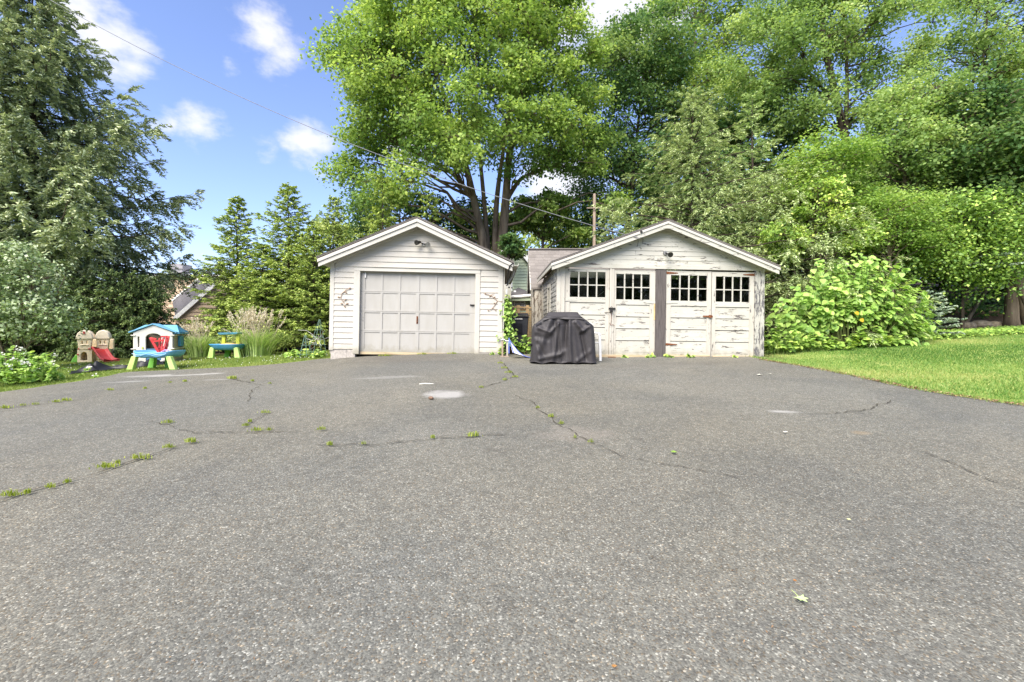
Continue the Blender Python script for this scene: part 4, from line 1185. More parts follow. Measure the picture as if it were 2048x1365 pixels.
for sx in (-1, 1):
    MB().hexa([(sx * .27 - .03, -.25, 0), (sx * .27 + .03, -.25, 0), (sx * .27 + .03, -.20, 0), (sx * .27 - .03, -.20, 0), (sx * .255 - .03, -.23, .64), (sx * .255 + .03, -.23, .64), (sx * .255 + .03, -.18, .64), (sx * .255 - .03, -.18, .64)]).build('leg', M['white_plastic'], ch, bevel=.008)
    MB().hexa([(sx * .26 - .03, .27, 0), (sx * .26 + .03, .27, 0), (sx * .26 + .03, .32, 0), (sx * .26 - .03, .32, 0), (sx * .23 - .03, .20, .44), (sx * .23 + .03, .20, .44), (sx * .23 + .03, .25, .44), (sx * .23 - .03, .25, .44)]).build('leg', M['white_plastic'], ch, bevel=.008)
    MB().tube([(sx * .26, -.24, .62), (sx * .275, -.10, .66), (sx * .275, .10, .66), (sx * .255, .27, .68)], [.026, .03, .03, .026], 8).build('armrest', M['white_plastic'], ch)

# ------------------------------------------------------------------ collapsed beach chair, wooden stand in the gap
M['canvas'] = m_plain('white_canvas', lin(232, 232, 236), .8, .1, 0, .06, 10)
M['blue_edge'] = m_plain('blue_binding', lin(88, 104, 176), .7, .2, 0, .1, 10)
Yb = 11.55
bc = thing('beach_chair', 'collapsed white canvas beach chair with blue edging in the gap', 'chair', tuple(at(1030, 715, Yb)))
o_ = at(1030, 715, Yb)
def rel(u, v, dy=0.): return at(u, v, Yb + dy) - o_
A1, A2, A3 = rel(1018, 678), rel(1064, 716, -.05), rel(1026, 706, -.22)
V = []; n = 14
for i in range(n + 1):
    a = A1.lerp(A2, i / n); a.z -= .13 * math.sin(math.pi * i / n)
    b = A3.lerp(A2, i / n); b.z -= .02 * math.sin(math.pi * i / n)
    b = b.lerp(a, .0)
    for k in range(5):
        p_ = a.lerp(b, k / 4); p_.y += .05 * math.sin(math.pi * k / 4); V.append(p_)
F = [(i * 5 + k, i * 5 + k + 1, (i + 1) * 5 + k + 1, (i + 1) * 5 + k) for i in range(n) for k in range(4)]
sling = mobj('sling', V, F, M['canvas'], bc, True)
m_ = sling.modifiers.new('solid', 'SOLIDIFY'); m_.thickness = .008
MB().tube([V[i * 5] for i in range(n + 1)], .010, 6).build('edge_binding', M['blue_edge'], bc)
MB().tube([V[i * 5 + 4] + Vector((0, -.01, 0)) for i in range(n + 1)], .010, 6).build('edge_binding', M['blue_edge'], bc)
MB().tube([A1 + Vector((0, .02, .02)), A3 + Vector((-.10, .0, -.02))], .012, 8).build('frame_tube', M['blue_edge'], bc)
MB().tube([A1, A3 + Vector((.02, 0, -.01))], .012, 8).build('frame_tube', M['blue_edge'], bc)
MB().tube([rel(1024, 706, -.25), rel(1066, 719, -.12)], .012, 8).build('frame_tube', M['darkmetal'], bc)

sp_ = at(1010, 714, 11.75)
st = thing('wooden_stand', 'small rusty-brown wooden stand with white cap by garage corner', 'stand', (sp_.x, sp_.y, sp_.z))
MB().box(-.09, -.045, -.03, .03, .0, .43).build('post', M['pole_wood'], st); MB().box(.035, .08, -.02, .04, .0, .40).build('post', M['old_v'], st)
MB().box(-.11, .0, -.05, .05, .43, .46).build('cap', M['white_plastic'], st, bevel=.005); MB().box(.0, .13, -.05, .05, .40, .43).build('cap', M['white_plastic'], st, bevel=.005)
MB().box(-.12, .10, -.05, .05, -.02, .02).build('foot', M['pole_wood'], st)

# ------------------------------------------------------------------ toys on the left lawn
def m_toy(name, rgb, fade=.12):
    t = NT(name); v = t.coord('Object')
    n = t.noise(v, 3., 5, .6); c0 = lin(*rgb)
    faded = tuple(q * (1 - fade) + .75 * fade for q in c0[:3]) + (1,)
    c = t.mix(t.ramp(n, [(.35, 0.), (.75, 1.)]), c0, faded)
    d = t.noise(v, 18., 4, .7)
    c = t.mix(t.math('MULTIPLY', t.ramp(d, [(.55, 0.), (.8, 1.)]), .25), c, tuple(q * .5 for q in c0[:3]) + (1,))
    return t.surf(t.bsdf(c, .5, .4, 0).outputs[0])
M['t_beige'] = m_toy('beige_toy_plastic', (239, 219, 184)); M['t_roof'] = m_toy('sand_toy_plastic', (245, 228, 201))
M['t_red'] = m_toy('red_toy_plastic', (188, 38, 38), .10); M['t_green'] = m_toy('green_toy_plastic', (104, 170, 52), .08)
M['t_lime'] = m_toy('lime_toy_plastic', (165, 197, 104)); M['t_yel'] = m_toy('yellow_green_plastic', (179, 191, 43))
M['t_blue'] = m_toy('light_blue_plastic', (95, 160, 195)); M['t_teal'] = m_toy('teal_blue_plastic', (52, 132, 165)); M['t_dblue'] = m_toy('dark_blue_plastic', (54, 102, 139))
M['t_cream'] = m_toy('cream_toy_plastic', (207, 202, 193), .05); M['t_cream_shade'] = m_toy('shaded_cream_plastic', (153, 143, 122), .05)  # second one: cream darkened to paint shade on the playhouse side and back walls
M['t_pink'] = m_toy('lilac_plastic', (179, 148, 191)); M['t_dark'] = m_plain('dark_recess', lin(70, 62, 50), .8, .1)
M['t_sand'] = m_plain('play_sand', lin(214, 178, 120), .95, .05, 0, .12, 40, .5)

# playset with slide
pp = onground(172, 725); sc = pp.y / FPX
ps = thing('toddler_slide_playset', 'beige plastic climbing towers with red slide in front of the hedge', 'playset', (pp.x, pp.y, float(G(pp.x, pp.y))), (0, 0, R(20)))
def tower(ox, oy, w, deco):
    hw_ = .5 * w
    lower = [(-hw_, 0), (hw_ * 1.02, 0), (hw_ * .98, .36), (hw_ * .93, .40), (-hw_ * .93, .40), (-hw_ * .98, .36)]
    hole = [(x, z) for x, z in arc(-.02, .20, .085, .13, 0, 180, 10)] + [(-.10, .08), (-.07, .055), (.04, .055), (.065, .08)]
    lo = outline('lower_panel', lower, [hole], .07, M['t_beige'], ps, .012, loc=(ox, oy, 0))
    up = [(-hw_ * .86, .405), (hw_ * .86, .405), (hw_ * .90, .60), (hw_ * 1.0, .74), (-hw_ * 1.0, .74), (-hw_ * .90, .60)]
    wins = [[(-.085, .585), (-.045, .585), (-.045, .665)] + arc(-.065, .665, .02, .02, 0, 180, 4) , [(.045, .585), (.085, .585), (.085, .665)] + arc(.065, .665, .02, .02, 0, 180, 4)]
    outline('upper_panel', up, wins, .08, M['t_beige'], ps, .012, loc=(ox, oy - .005, 0))
    dome = [(-hw_ * 1.20, .74), (hw_ * 1.20, .74), (hw_ * 1.16, .80)] + [(hw_ * 1.08 * math.cos(R(a)), .80 + .22 * math.sin(R(a)) + .012 * (i % 2)) for i, a in enumerate(range(10, 175, 12))] + [(-hw_ * 1.16, .80)]
    ro_ = outline('tower_roof', dome, [], .20, M['t_roof'], ps, .02, loc=(ox, oy + .03, 0))
    ledge = MB(); ledge.tube([(ox - .11, oy - .05, .545), (ox, oy - .055, .565), (ox + .11, oy - .05, .545)], .014, 6); ledge.build('window_ledge', M['t_roof'], ps)
    arch = MB(); arch.tube([(ox + x, oy - .06, z) for x, z in arc(0, .74, .14, .10, 20, 160, 8)], .012, 6); arch.build('roof_moulding', M['t_beige'], ps)
    MB().box(ox - hw_ * .86, ox + hw_ * .86, oy + .34, oy + .42, 0, .74).build('back_panel', M['t_beige'], ps, bevel=.02)
    MB().box(ox - hw_ * .8, ox + hw_ * .8, oy + .03, oy + .36, .38, .42).build('deck', M['t_beige'], ps, bevel=.008)
    MB().box(ox - hw_ * .92, ox - hw_ * .78, oy + .0, oy + .40, .02, .38).build('side_wall', M['t_beige'], ps, bevel=.02)
    if deco:
        MB().tube([(ox, oy - .075, .955), (ox, oy - .09, .955)], [.03, .022], 8).box(ox - .035, ox + .035, oy - .085, oy - .074, .90, .92).build('roof_emblem', M['t_red'], ps)
        for (x, z) in ((-.15, .43), (.12, .43), (-.17, .25)):
            MB().tube([(ox + x, oy - .035, z), (ox + x, oy - .065, z)], [.026, .018], 8).build('knob', M['t_red'], ps)
tower(-.02, 0, .38, True); tower(.40, .10, .34, False)
MB().tube([(-.24, .12, 0), (-.30, .12, .08), (-.28, .12, .20), (-.20, .12, .27)], [.05, .05, .05, .03], 8).build('green_step', M['t_green'], ps)
gv = outline('green_climber', [(-.42, 0), (-.22, 0), (-.22, .28), (-.27, .25), (-.36, .14)], [], .34, M['t_green'], ps, .02, loc=(0, .22, 0))
gi = MB().box(-.16, .14, .36, .40, .20, .30).build('inner_panel', M['t_green'], ps, bevel=.01)
# slide chute
path = [(.30, .04, .435), (.35, -.02, .42), (.45, -.11, .31), (.56, -.21, .17), (.66, -.30, .085), (.76, -.38, .05), (.84, -.45, .045)]
cr = [(-.20, .05), (-.185, .075), (-.15, .07), (-.14, .01), (-.08, 0), (.08, 0), (.14, .01), (.15, .07), (.185, .075), (.20, .05), (.19, -.03), (-.19, -.03)]
V = []; nC = len(cr)
for i, p_ in enumerate(path):
    p_ = Vector(p_)
    q0 = Vector(path[max(0, i - 1)]); q1 = Vector(path[min(len(path) - 1, i + 1)])
    tdir = (q1 - q0).normalized(); side = Vector((.64, .77, 0)); nrm = side.cross(tdir); nrm = nrm if nrm.z > 0 else -nrm
    flare = 1.0 + .12 * (i == len(path) - 1)
    for (a, b) in cr: V.append(p_ + side * a * flare + nrm * b)
F = [(i * nC + k, i * nC + (k + 1) % nC, (i + 1) * nC + (k + 1) % nC, (i + 1) * nC + k) for i in range(len(path) - 1) for k in range(nC)] + [tuple(range(nC)), tuple((len(path) - 1) * nC + k for k in range(nC))[::-1]]
so = mobj('slide_chute', V, F, M['t_red'], ps, True)
m_ = so.modifiers.new('s', 'SUBSURF'); m_.levels = 1; m_.render_levels = 1
MB().box(.26, .31, .06, .12, 0, .40).build('slide_support', M['t_beige'], ps); MB().box(.48, .53, .24, .30, 0, .40).build('slide_support', M['t_beige'], ps)

# playhouse
hp = onground(307, 726)
ph = thing('toy_playhouse', 'cream plastic playhouse with blue roof and arched doorway', 'playhouse', (hp.x, hp.y, float(G(hp.x, hp.y))), (0, 0, R(22)))
S = hp.y / FPX
HW = 32.0 * S; EH = 61 * S; PH = 77 * S; DP = .95
front_o = [(-HW, 0), (-HW * .34, 0), (-HW * .34, .03), (HW * .46, .03), (HW * .46, 0), (HW, 0), (HW, EH), (HW * .9, EH + .02), (0, PH - .02), (-HW * .9, EH + .02), (-HW, EH)]
door_h = [(-HW * .38, .06), (HW * .42, .06), (HW * .42, EH * .82)] + arc(HW * .02, EH * .82, HW * .40, EH * .14, 0, 180, 12) + [(-HW * .38, EH * .82)]
w1 = [(-HW * .78, EH * .52), (-HW * .70, EH * .52), (-HW * .70, EH * .86), (-HW * .78, EH * .86)]
w2 = [(HW * .72, EH * .52), (HW * .80, EH * .52), (HW * .80, EH * .86), (HW * .72, EH * .86)]
outline('front_wall', front_o, [door_h, w1, w2], .06, M['t_cream'], ph, .008)
outline('back_wall', [(-HW, 0), (HW, 0), (HW, EH), (0, PH), (-HW, EH)], [[(HW * .1, EH * .45), (HW * .5, EH * .45), (HW * .5, EH * .85), (HW * .1, EH * .85)]], .05, M['t_cream_shade'], ph, .008, loc=(0, DP, 0))
outline('side_wall', [(.03, 0), (DP - .03, 0), (DP - .03, EH), (.03, EH)], [[(.40, EH * .50), (.86, EH * .50), (.86, EH * .88), (.40, EH * .88)]], .05, M['t_cream_shade'], ph, .008, 'YZ', (HW, 0, 0))
outline('side_wall', [(.03, 0), (DP - .03, 0), (DP - .03, EH), (.03, EH)], [], .05, M['t_cream_shade'], ph, .008, 'YZ', (-HW, 0, 0))
for z in (.10, .17, .24, .31, .38): MB().tube([(-HW * .97, -.032, z), (-HW * .38, -.032, z)], .008, 5).build('moulded_lap', M['t_cream'], ph); MB().tube([(HW + .028, .04, z), (HW + .028, DP - .04, z)], .008, 5).build('moulded_lap', M['t_cream_shade'], ph)
for z in (EH * .46, EH * .90):
    for s_ in (-1, 1): MB().box(s_ * HW - .05, s_ * HW + .05, -.06, .04, z - .014, z + .014).build('corner_band', M['t_cream'], ph, bevel=.005)
    MB().box(HW - .02, HW + .05, .04, DP, z - .012, z + .012).build('side_band', M['t_cream'], ph, bevel=.005)
MB().box(HW + .03, HW + .10, .36, .62, EH * .52, EH * .88).build('shutter', M['t_teal'], ph, bevel=.01)
MB().box(HW - .01, HW + .06, .64, .88, EH * .52, EH * .88).build('shutter', M['t_dblue'], ph, bevel=.01)
MB().box(-HW * .37, HW * .41, -.01, .03, .07, EH * .46).build('half_door', M['t_dblue'], ph, bevel=.01)
MB().box(-HW * .56, -HW * .50, -.05, -.02, EH * .46, EH * .52).build('flag', M['t_yel'], ph)
MB().box(HW * .53, HW * .59, -.05, -.03, EH * .80, EH * .86).build('door_bell', M['t_dblue'], ph)
rv = MB(); ov = .07
for s_ in (-1, 1):
    P = [(0, -ov, PH - .01), (s_ * (HW + .10), -ov, EH - .02), (s_ * (HW + .10), DP * .5, EH - .02), (0, DP * .5, PH - .01)]
    mb = MB(); quadprism(mb, P if s_ > 0 else [P[1], P[0], P[3], P[2]], (0, 0, .035)); mb.build('front_gable_roof', M['t_blue'], ph, bevel=.006)
mb = MB(); quadprism(mb, [(-HW - .10, .04, EH - .01), (HW + .14, .04, EH - .01), (HW - .02, DP * .5, PH - .04), (-HW + .12, DP * .5, PH - .04)], (0, 0, .03)); mb.build('main_roof', M['t_blue'], ph, bevel=.006)
mb = MB(); quadprism(mb, [(-HW + .12, DP * .5, PH - .04), (HW - .02, DP * .5, PH - .04), (HW + .14, DP + .06, EH - .01), (-HW - .10, DP + .06, EH - .01)], (0, 0, .03)); mb.build('main_roof', M['t_blue'], ph, bevel=.006)
mobj('roof_end', [(HW + .14, .04, EH), (HW + .14, DP + .06, EH), (HW - .02, DP * .5, PH - .03), (HW - .01, .06, EH - .01), (HW - .01, DP, EH - .01)], [(0, 1, 2), (3, 2, 4), (0, 3, 4, 1)], M['t_teal'], ph)
MB().box(HW - .05, HW + .16, .02, DP + .06, EH - .05, EH - .015).build('eave_trim', M['t_teal'], ph, bevel=.006)

# water table with an upturned red chair on it
def wave_table(u, v, label, wpx, hpx, group):
    p_ = onground(u, v); S_ = p_.y / FPX
    t_ = thing('play_table', label, 'play table', (p_.x, p_.y + .25, float(G(p_.x, p_.y + .25))), (0, 0, 0), group)
    return t_, S_
wt_, S = wave_table(305, 741, 'light blue water table with lime legs in front of the playhouse', 93, 42, 'plastic play tables on the lawn')
W2 = .50; TH = .45
V = []; F = []; N = 48
for j, (f, z, dz) in enumerate([(.80, TH - .15, .5), (.93, TH - .11, 1), (1.0, TH - .015, 1), (1.0, TH, 1), (.95, TH, 1), (.88, TH - .07, .4), (.5, TH - .09, 0)]):
    for i in range(N):
        a = 2 * math.pi * i / N
        x = math.copysign(abs(math.cos(a)) ** .5, math.cos(a)) * W2 * f; y = math.copysign(abs(math.sin(a)) ** .5, math.sin(a)) * .36 * f
        V.append((x, y, z + dz * .022 * math.cos(2 * a) + (.016 * dz * math.cos(x * 14) if j < 2 else 0)))
for j in range(6):
    for i in range(N): F.append((j * N + i, j * N + (i + 1) % N, (j + 1) * N + (i + 1) % N, (j + 1) * N + i))
F.append(tuple(6 * N + i for i in range(N))); F.append(tuple(range(N))[::-1])
mobj('tray', V, F, M['t_blue'], wt_, True)
MB().tube([(x, -.352 - .004, TH - .065 + .022 * math.cos(x * 13)) for x in np.linspace(-.42, .42, 30)], .008, 6).build('wave_moulding', m_toy('pale_blue_plastic', (153, 188, 207)), wt_)
MB().tube([(x, -.350 - .004, TH - .095 + .022 * math.cos(x * 13 + .7)) for x in np.linspace(-.38, .40, 30)], .008, 6).build('wave_moulding', M['t_blue'], wt_)
for (x, y, m_, sx) in ((-.42, -.26, 't_lime', -.10), (.42, -.26, 't_lime', .12), (.02, .24, 't_green', .02), (-.36, .26, 't_green', -.06)):
    MB().hexa([(x + sx - .075, y - .06, 0), (x + sx + .075, y - .06, 0), (x + sx + .075, y + .05, 0), (x + sx - .075, y + .05, 0), (x - .06, y - .05, TH - .12), (x + .06, y - .05, TH - .12), (x + .06, y + .05, TH - .12), (x - .06, y + .05, TH - .12)]).build('leg', M[m_], wt_, bevel=.012)
base = wt_.location
rc = thing('toy_chair', 'red plastic toddler chair tipped up on the light blue water table', 'chair', (base[0] - .02, base[1] + .04, base[2] + TH - .07), (0, 0, R(10)))
rc.scale = (.86, .86, .86)
def plank(a, b, w, h, name): MB().bar(a, b, w, h, (0, -1, 0)).build(name, M['t_red'], rc, bevel=.006)
for i, dx in enumerate((-.05, .0, .05)): plank((dx * .8 + .01, -.02 - .0 * i, .0), (dx * 2.0 + .06, .02, .46), .05, .022, 'back_slat')
plank((-.02, -.05, .02), (-.22, -.10, .48), .075, .024, 'leg'); plank((-.06, -.10, .42), (-.22, -.10, .46), .06, .02, 'arm')
plank((.05, .10, .02), (.13, .12, .52), .10, .03, 'leg'); plank((.03, -.06, .50), (.17, -.02, .50), .05, .03, 'headrest')
plank((-.13, -.10, .36), (.12, -.06, .40), .05, .022, 'stretcher'); plank((-.03, -.04, .10), (.09, .06, .11), .06, .02, 'seat_slat'); plank((-.05, -.05, .18), (.09, .06, .19), .06, .02, 'seat_slat')
tg = thing('toy_hoop', 'lilac plastic toy hoop lying on the water table', 'toy', (base[0] + .15, base[1] - .05, base[2] + TH - .05))
ring = [(.09 * math.cos(a), .05 * math.sin(a), .04 + .035 * math.sin(a + .5)) for a in np.linspace(0, 2 * math.pi, 25)]
MB().tube(ring, .012, 8, cap=False).build('hoop', M['t_pink'], tg); MB().tube([(-.08, 0, .03), (0, .01, .085), (.08, 0, .03)], .010, 8).build('handle', M['t_pink'], tg)

# sand table with a raised tray
st_, S = wave_table(447, 717, 'sand table with blue basin, raised blue shelf and green legs', 63, 50, 'plastic play tables on the lawn')
V = []; F = []
for j, (fx, fy, z) in enumerate([(.62, .6, .24), (.82, .84, .30), (.98, .97, .40), (1.0, 1.0, .42), (.93, .93, .42), (.90, .88, .38)]):
    for i in range(N):
        a = 2 * math.pi * i / N
        V.append((math.copysign(abs(math.cos(a)) ** .55, math.cos(a)) * .50 * fx, math.copysign(abs(math.sin(a)) ** .55, math.sin(a)) * .34 * fy, z))
for j in range(5):
    for i in range(N): F.append((j * N + i, j * N + (i + 1) % N, (j + 1) * N + (i + 1) % N, (j + 1) * N + i))
F.append(tuple(range(N))[::-1])
mobj('basin', V, F, m_toy('bright_blue_plastic', (61, 139, 188)), st_, True)
sand = [tuple(v) for v in V[5 * N:]] ; cz = (0, 0, .46)
mobj('sand', sand + [cz, (.15, .1, .47), (-.18, .02, .455)], [(i, (i + 1) % N, N) for i in range(N)], M['t_sand'], st_, True)
for (x, y, m_) in ((-.36, -.20, 't_lime'), (.36, -.20, 't_lime'), (-.12, .20, 't_green'), (.10, .22, 't_green')):
    sx = .05 * (1 if x > 0 else -1)
    MB().hexa([(x + sx - .085, y - .05, 0), (x + sx + .085, y - .05, 0), (x + sx + .085, y + .05, 0), (x + sx - .085, y + .05, 0), (x - .06, y - .05, .32), (x + .06, y - .05, .32), (x + .06, y + .05, .32), (x - .06, y + .05, .32)]).build('leg', M[m_], st_, bevel=.012)
for x in (-.20, .24):
    MB().hexa([(x - .055, .05, .40), (x + .055, .05, .40), (x + .055, .13, .40), (x - .055, .13, .40), (x - .05, .06, .72), (x + .05, .06, .72), (x + .05, .12, .72), (x - .05, .12, .72)]).build('upright', M['t_yel'], st_, bevel=.012)
MB().tube([(-.15, .09, .66), (.20, .09, .66)], .012, 6).build('crossbar', M['t_teal'], st_)
MB().hexa([(-.27, -.05, .70), (.29, -.05, .72), (.29, .22, .72), (-.27, .22, .70), (-.31, -.07, .76), (.33, -.07, .78), (.33, .24, .78), (-.31, .24, .76)]).build('raised_tray', M['t_teal'], st_, bevel=.012)

# black landscape cloth heaped on the grass
M['tarp'] = m_plain('black_landscape_cloth', lin(26, 27, 30), .5, .4, 0, .2, 30)
a = onground(158, 745); b = onground(330, 729)
tp = bpy.data.objects.new('tarp', None)
V = []; F = []; n, m_ = 70, 14
for i in range(n + 1):
    t0 = i / n; p_ = a.lerp(b, t0)
    wd = .30 * (1.25 - .7 * t0) * (.55 + .45 * math.sin(math.pi * min(1, t0 * 3 + .15))) 
    if t0 > .6: wd *= 1 + 1.0 * math.sin((t0 - .6) / .4 * math.pi)
    hgt = .17 * math.exp(-((t0 - .17) / .10) ** 2) + .085 + .10 * math.exp(-((t0 - .82) / .12) ** 2)
    for k in range(m_ + 1):
        q = k / m_ * 2 - 1
        y = p_.y + q * wd + .04 * math.sin(t0 * 23 + q * 2)
        x = p_.x + .05 * math.sin(q * 5 + t0 * 19)
        fold = .5 + .5 * math.cos(q * math.pi)
        z = float(G(x, y)) + hgt * fold * (.8 + .35 * math.sin(t0 * 31 + q * 7)) + .015 * math.sin(q * 11 + t0 * 12) * fold + .012
        V.append((x, y, z))
for i in range(n):
    for k in range(m_): F.append((i * (m_ + 1) + k, (i + 1) * (m_ + 1) + k, (i + 1) * (m_ + 1) + k + 1, i * (m_ + 1) + k + 1))
bpy.data.objects.remove(tp)
tarp = mobj('tarp', V, F, M['tarp'], None, True)
m2 = tarp.modifiers.new('solid', 'SOLIDIFY'); m2.thickness = .012
tag(tarp, 'rumpled black landscape cloth lying on the grass before the playset', 'cloth')

# wire trellis cones beside the garage
def trellis(u, v, Y, h, r, mat, label, n):
    p_ = at(u, v, Y); z0 = float(G(p_.x, Y))
    t_ = thing('wire_trellis', label, 'trellis', (p_.x, Y, z0), (0, R(random.uniform(-5, 5)), 0), 'wire plant supports beside the one-car garage')
    for i in range(n):
        a = 2 * math.pi * i / n; MB().tube([(r * math.cos(a), r * math.sin(a), 0), (.02 * math.cos(a), .02 * math.sin(a), h)], .006, 5).build('upright_wire', mat, t_)
    for k in range(4):
        zz = h * (.12 + .2 * k); rr = r * (1 - zz / h) + .02
        MB().tube([(rr * math.cos(x), rr * math.sin(x), zz) for x in np.linspace(0, 2 * math.pi, 17)], .005, 5, cap=False).build('hoop_wire', mat, t_)
trellis(634, 700, 13.0, 1.05, .28, M['green_metal'], 'tall green wire cone trellis left of the one-car garage', 8)
trellis(612, 700, 12.9, .62, .20, M['green_metal'], 'short green wire cone trellis next to the tall one', 6)
tw = thing('wire_tangle', 'heap of pale bent wires against the one-car garage wall', 'wire heap', tuple(at(645, 702, 12.8)))
for i in range(16):
    a = Vector((random.uniform(-.4, .15), random.uniform(-.1, .3), random.uniform(.0, .4))); b = a + Vector((random.uniform(-.5, .5), random.uniform(-.2, .2), random.uniform(-.1, .5)))
    b.x = min(b.x, .2); c_ = (a + b) / 2 + Vector((0, 0, random.uniform(-.06, .12)))
    MB().tube([a, c_, b], .004, 4).build('bent_wire', M['pale_wire'] if i % 3 else M['rust'], tw)
# ------------------------------------------------------------------ foliage builders
def unit(a): return a / (np.linalg.norm(a, axis=-1, keepdims=True) + 1e-9)

def rdir(n):
    return unit(rng.normal(size=(n, 3)))

def leaf_quads(P, N, T, L, W):
    """rhombic leaves: base, side, tip, side; the tip bends down a little"""
    T = unit(T - N * (T * N).sum(-1, keepdims=True)); B = np.cross(N, T)
    L = np.broadcast_to(np.asarray(L, float), (len(P),))[:, None]; W = np.broadcast_to(np.asarray(W, float), (len(P),))[:, None]
    V = np.stack([P - T * L * .5, P + B * W * .5 - T * L * .06 + N * W * .12, P + T * L * .5 - N * L * .10, P - B * W * .5 - T * L * .06 + N * W * .12], 1)
    return V.reshape(-1, 3), np.arange(len(P) * 4).reshape(-1, 4)

BARK = m_bark('grey_brown_bark', lin(68, 60, 51), lin(130, 117, 101))
BARK_D = m_bark('dark_bark', lin(44, 39, 33), lin(88, 79, 69))
BARK_L = m_bark('pale_bark', lin(110, 100, 87), lin(171, 160, 144))

def curve_path(a, b, sag, n=7, wob=.03):
    a = np.array(a, float); b = np.array(b, float)
    t = np.linspace(0, 1, n)[:, None]
    P = a + (b - a) * t
    P[:, 2] += sag * 4 * (t * (1 - t))[:, 0]
    d = np.linalg.norm(b - a)
    P[1:-1] += rng.normal(size=(n - 2, 3)) * wob * d
    return P

def broadleaf(name, label, cat, base, stems, ells, nlobes, lobe_r, leaves, leaf, mat, bark=None, group=None, shell=.5, sub=26, spread=.28, up=.85, squash=.62, tint=(0.5, .2), twig=True, hang=0., seed=None, crown_name='crown', minz=None):
    """tree: stems, limbs to every lobe of the crown, twigs to every clump, leaf-sized faces round the clumps"""
    bark = bark or BARK
    base = Vector(base)
    t_ = thing(name, label, cat, base, (0, 0, 0), group)
    b0 = np.array(base)
    E = np.array(ells, float); E[:, :3] -= b0
    vol = E[:, 3] * E[:, 4] * E[:, 5]; pr = vol / vol.sum()
    C = []
    tries = 0
    while len(C) < nlobes and tries < nlobes * 60:
        tries += 1
        e = E[rng.choice(len(E), p=pr)]
        d = rdir(1)[0]; rr = rng.uniform(shell, 1.0) ** .7
        c = e[:3] + d * e[3:6] * rr * .86
        if minz is not None and c[2] < minz - b0[2]: continue
        lim = lobe_r * (.95 if tries < nlobes * 25 else .6)
        if all(np.sum((c - q) ** 2) > lim ** 2 for q in C): C.append(c)
    C = np.array(C)
    # wood
    paths, radii = [], []
    sp, sr = [], []
    for (P, r0, r1) in stems:
        P = np.array([tuple(p) for p in P], float) - b0
        t = np.linspace(0, 1, 24); s = np.linspace(0, 1, len(P))
        Q = np.stack([np.interp(t, s, P[:, i]) for i in range(3)], -1)
        Q[2:-2] = (Q[:-4] + Q[1:-3] + Q[2:-2] + Q[3:-1] + Q[4:]) / 5
        rad = r0 + (r1 - r0) * t ** .8
        paths.append(Q); radii.append(rad); sp.append(Q); sr.append(rad)
    SP = np.concatenate(sp); SR = np.concatenate(sr)
    wood_V, wood_F = tube_np(paths, radii, 10)
    lp, lr = [], []
    cen = (E[:, :3] * pr[:, None]).sum(0)
    SUBC, SUBD, SUBL = [], [], []
    for c in C:
        d2 = np.linalg.norm(SP - c, axis=1) + 3.0 * np.clip(SP[:, 2] - c[2] + .6, 0, None)
        k = int(np.argmin(d2)); a = SP[k]
        if np.linalg.norm(a - c) > .3:
            r0 = min(SR[k] * .6, .022 + .011 * np.linalg.norm(a - c))
            P = curve_path(a, c, .10 * np.linalg.norm(c - a), 7, .035); lp.append(P); lr.append(np.linspace(r0, .012, 7))
        R_ = lobe_r * rng.uniform(.75, 1.25)
        outw = unit((c - cen)[None])[0]
        d = rdir(sub * 2) + outw * .45 + np.array([0, 0, .30]); d = unit(d)[:sub]
        q = c + d * R_ * np.array([1, 1, squash]) * rng.uniform(.35, 1.25, (sub, 1))
        SUBC.append(q); SUBD.append(d); SUBL.append(np.full(sub, rng.normal(0, .12)))
        if twig:
            for j in range(0, sub, 3):
                lp.append(np.stack([c, (c + q[j]) / 2 + rng.normal(0, .05, 3), q[j]])); lr.append(np.array([.014, .009, .004]))
    if lp:
        V2, F2 = tube_np(lp, lr, 4)
        F2 = F2 + len(wood_V); wood_V = np.concatenate([wood_V, V2]); wood_F = np.concatenate([wood_F, F2])
    npobj('trunk', wood_V, wood_F, bark, t_, smooth=True)
    # leaves
    SUBC = np.concatenate(SUBC); SUBD = np.concatenate(SUBD); SUBL = np.concatenate(SUBL)
    wgt = rng.gamma(.8, 1.0, len(SUBC)) + .04; k = rng.choice(len(SUBC), leaves, p=wgt / wgt.sum())     # full and thin sprays side by side
    sig = lobe_r * spread
    P = SUBC[k] + rng.normal(size=(leaves, 3)) * sig * np.array([1, 1, .62])
    if hang: P[:, 2] -= rng.exponential(hang, leaves)
    N = unit(SUBD[k] * .35 + np.array([0, -.1, up]) + rng.normal(size=(leaves, 3)) * .7)
    T = rdir(leaves) + SUBD[k] * .5 + np.array([0, 0, -.35])
    L = leaf * rng.uniform(.7, 1.3, leaves)
    V, F = leaf_quads(P, N, T, L, L * rng.uniform(.6, .85, leaves))
    clump = rng.normal(0, .10, len(SUBC))
    tn = np.clip(tint[0] + SUBL[k] + clump[k] + rng.normal(0, tint[1], leaves), 0, 1)
    npobj(crown_name, V, F, mat, t_, {'tint': np.repeat(tn, 4)})
    return t_

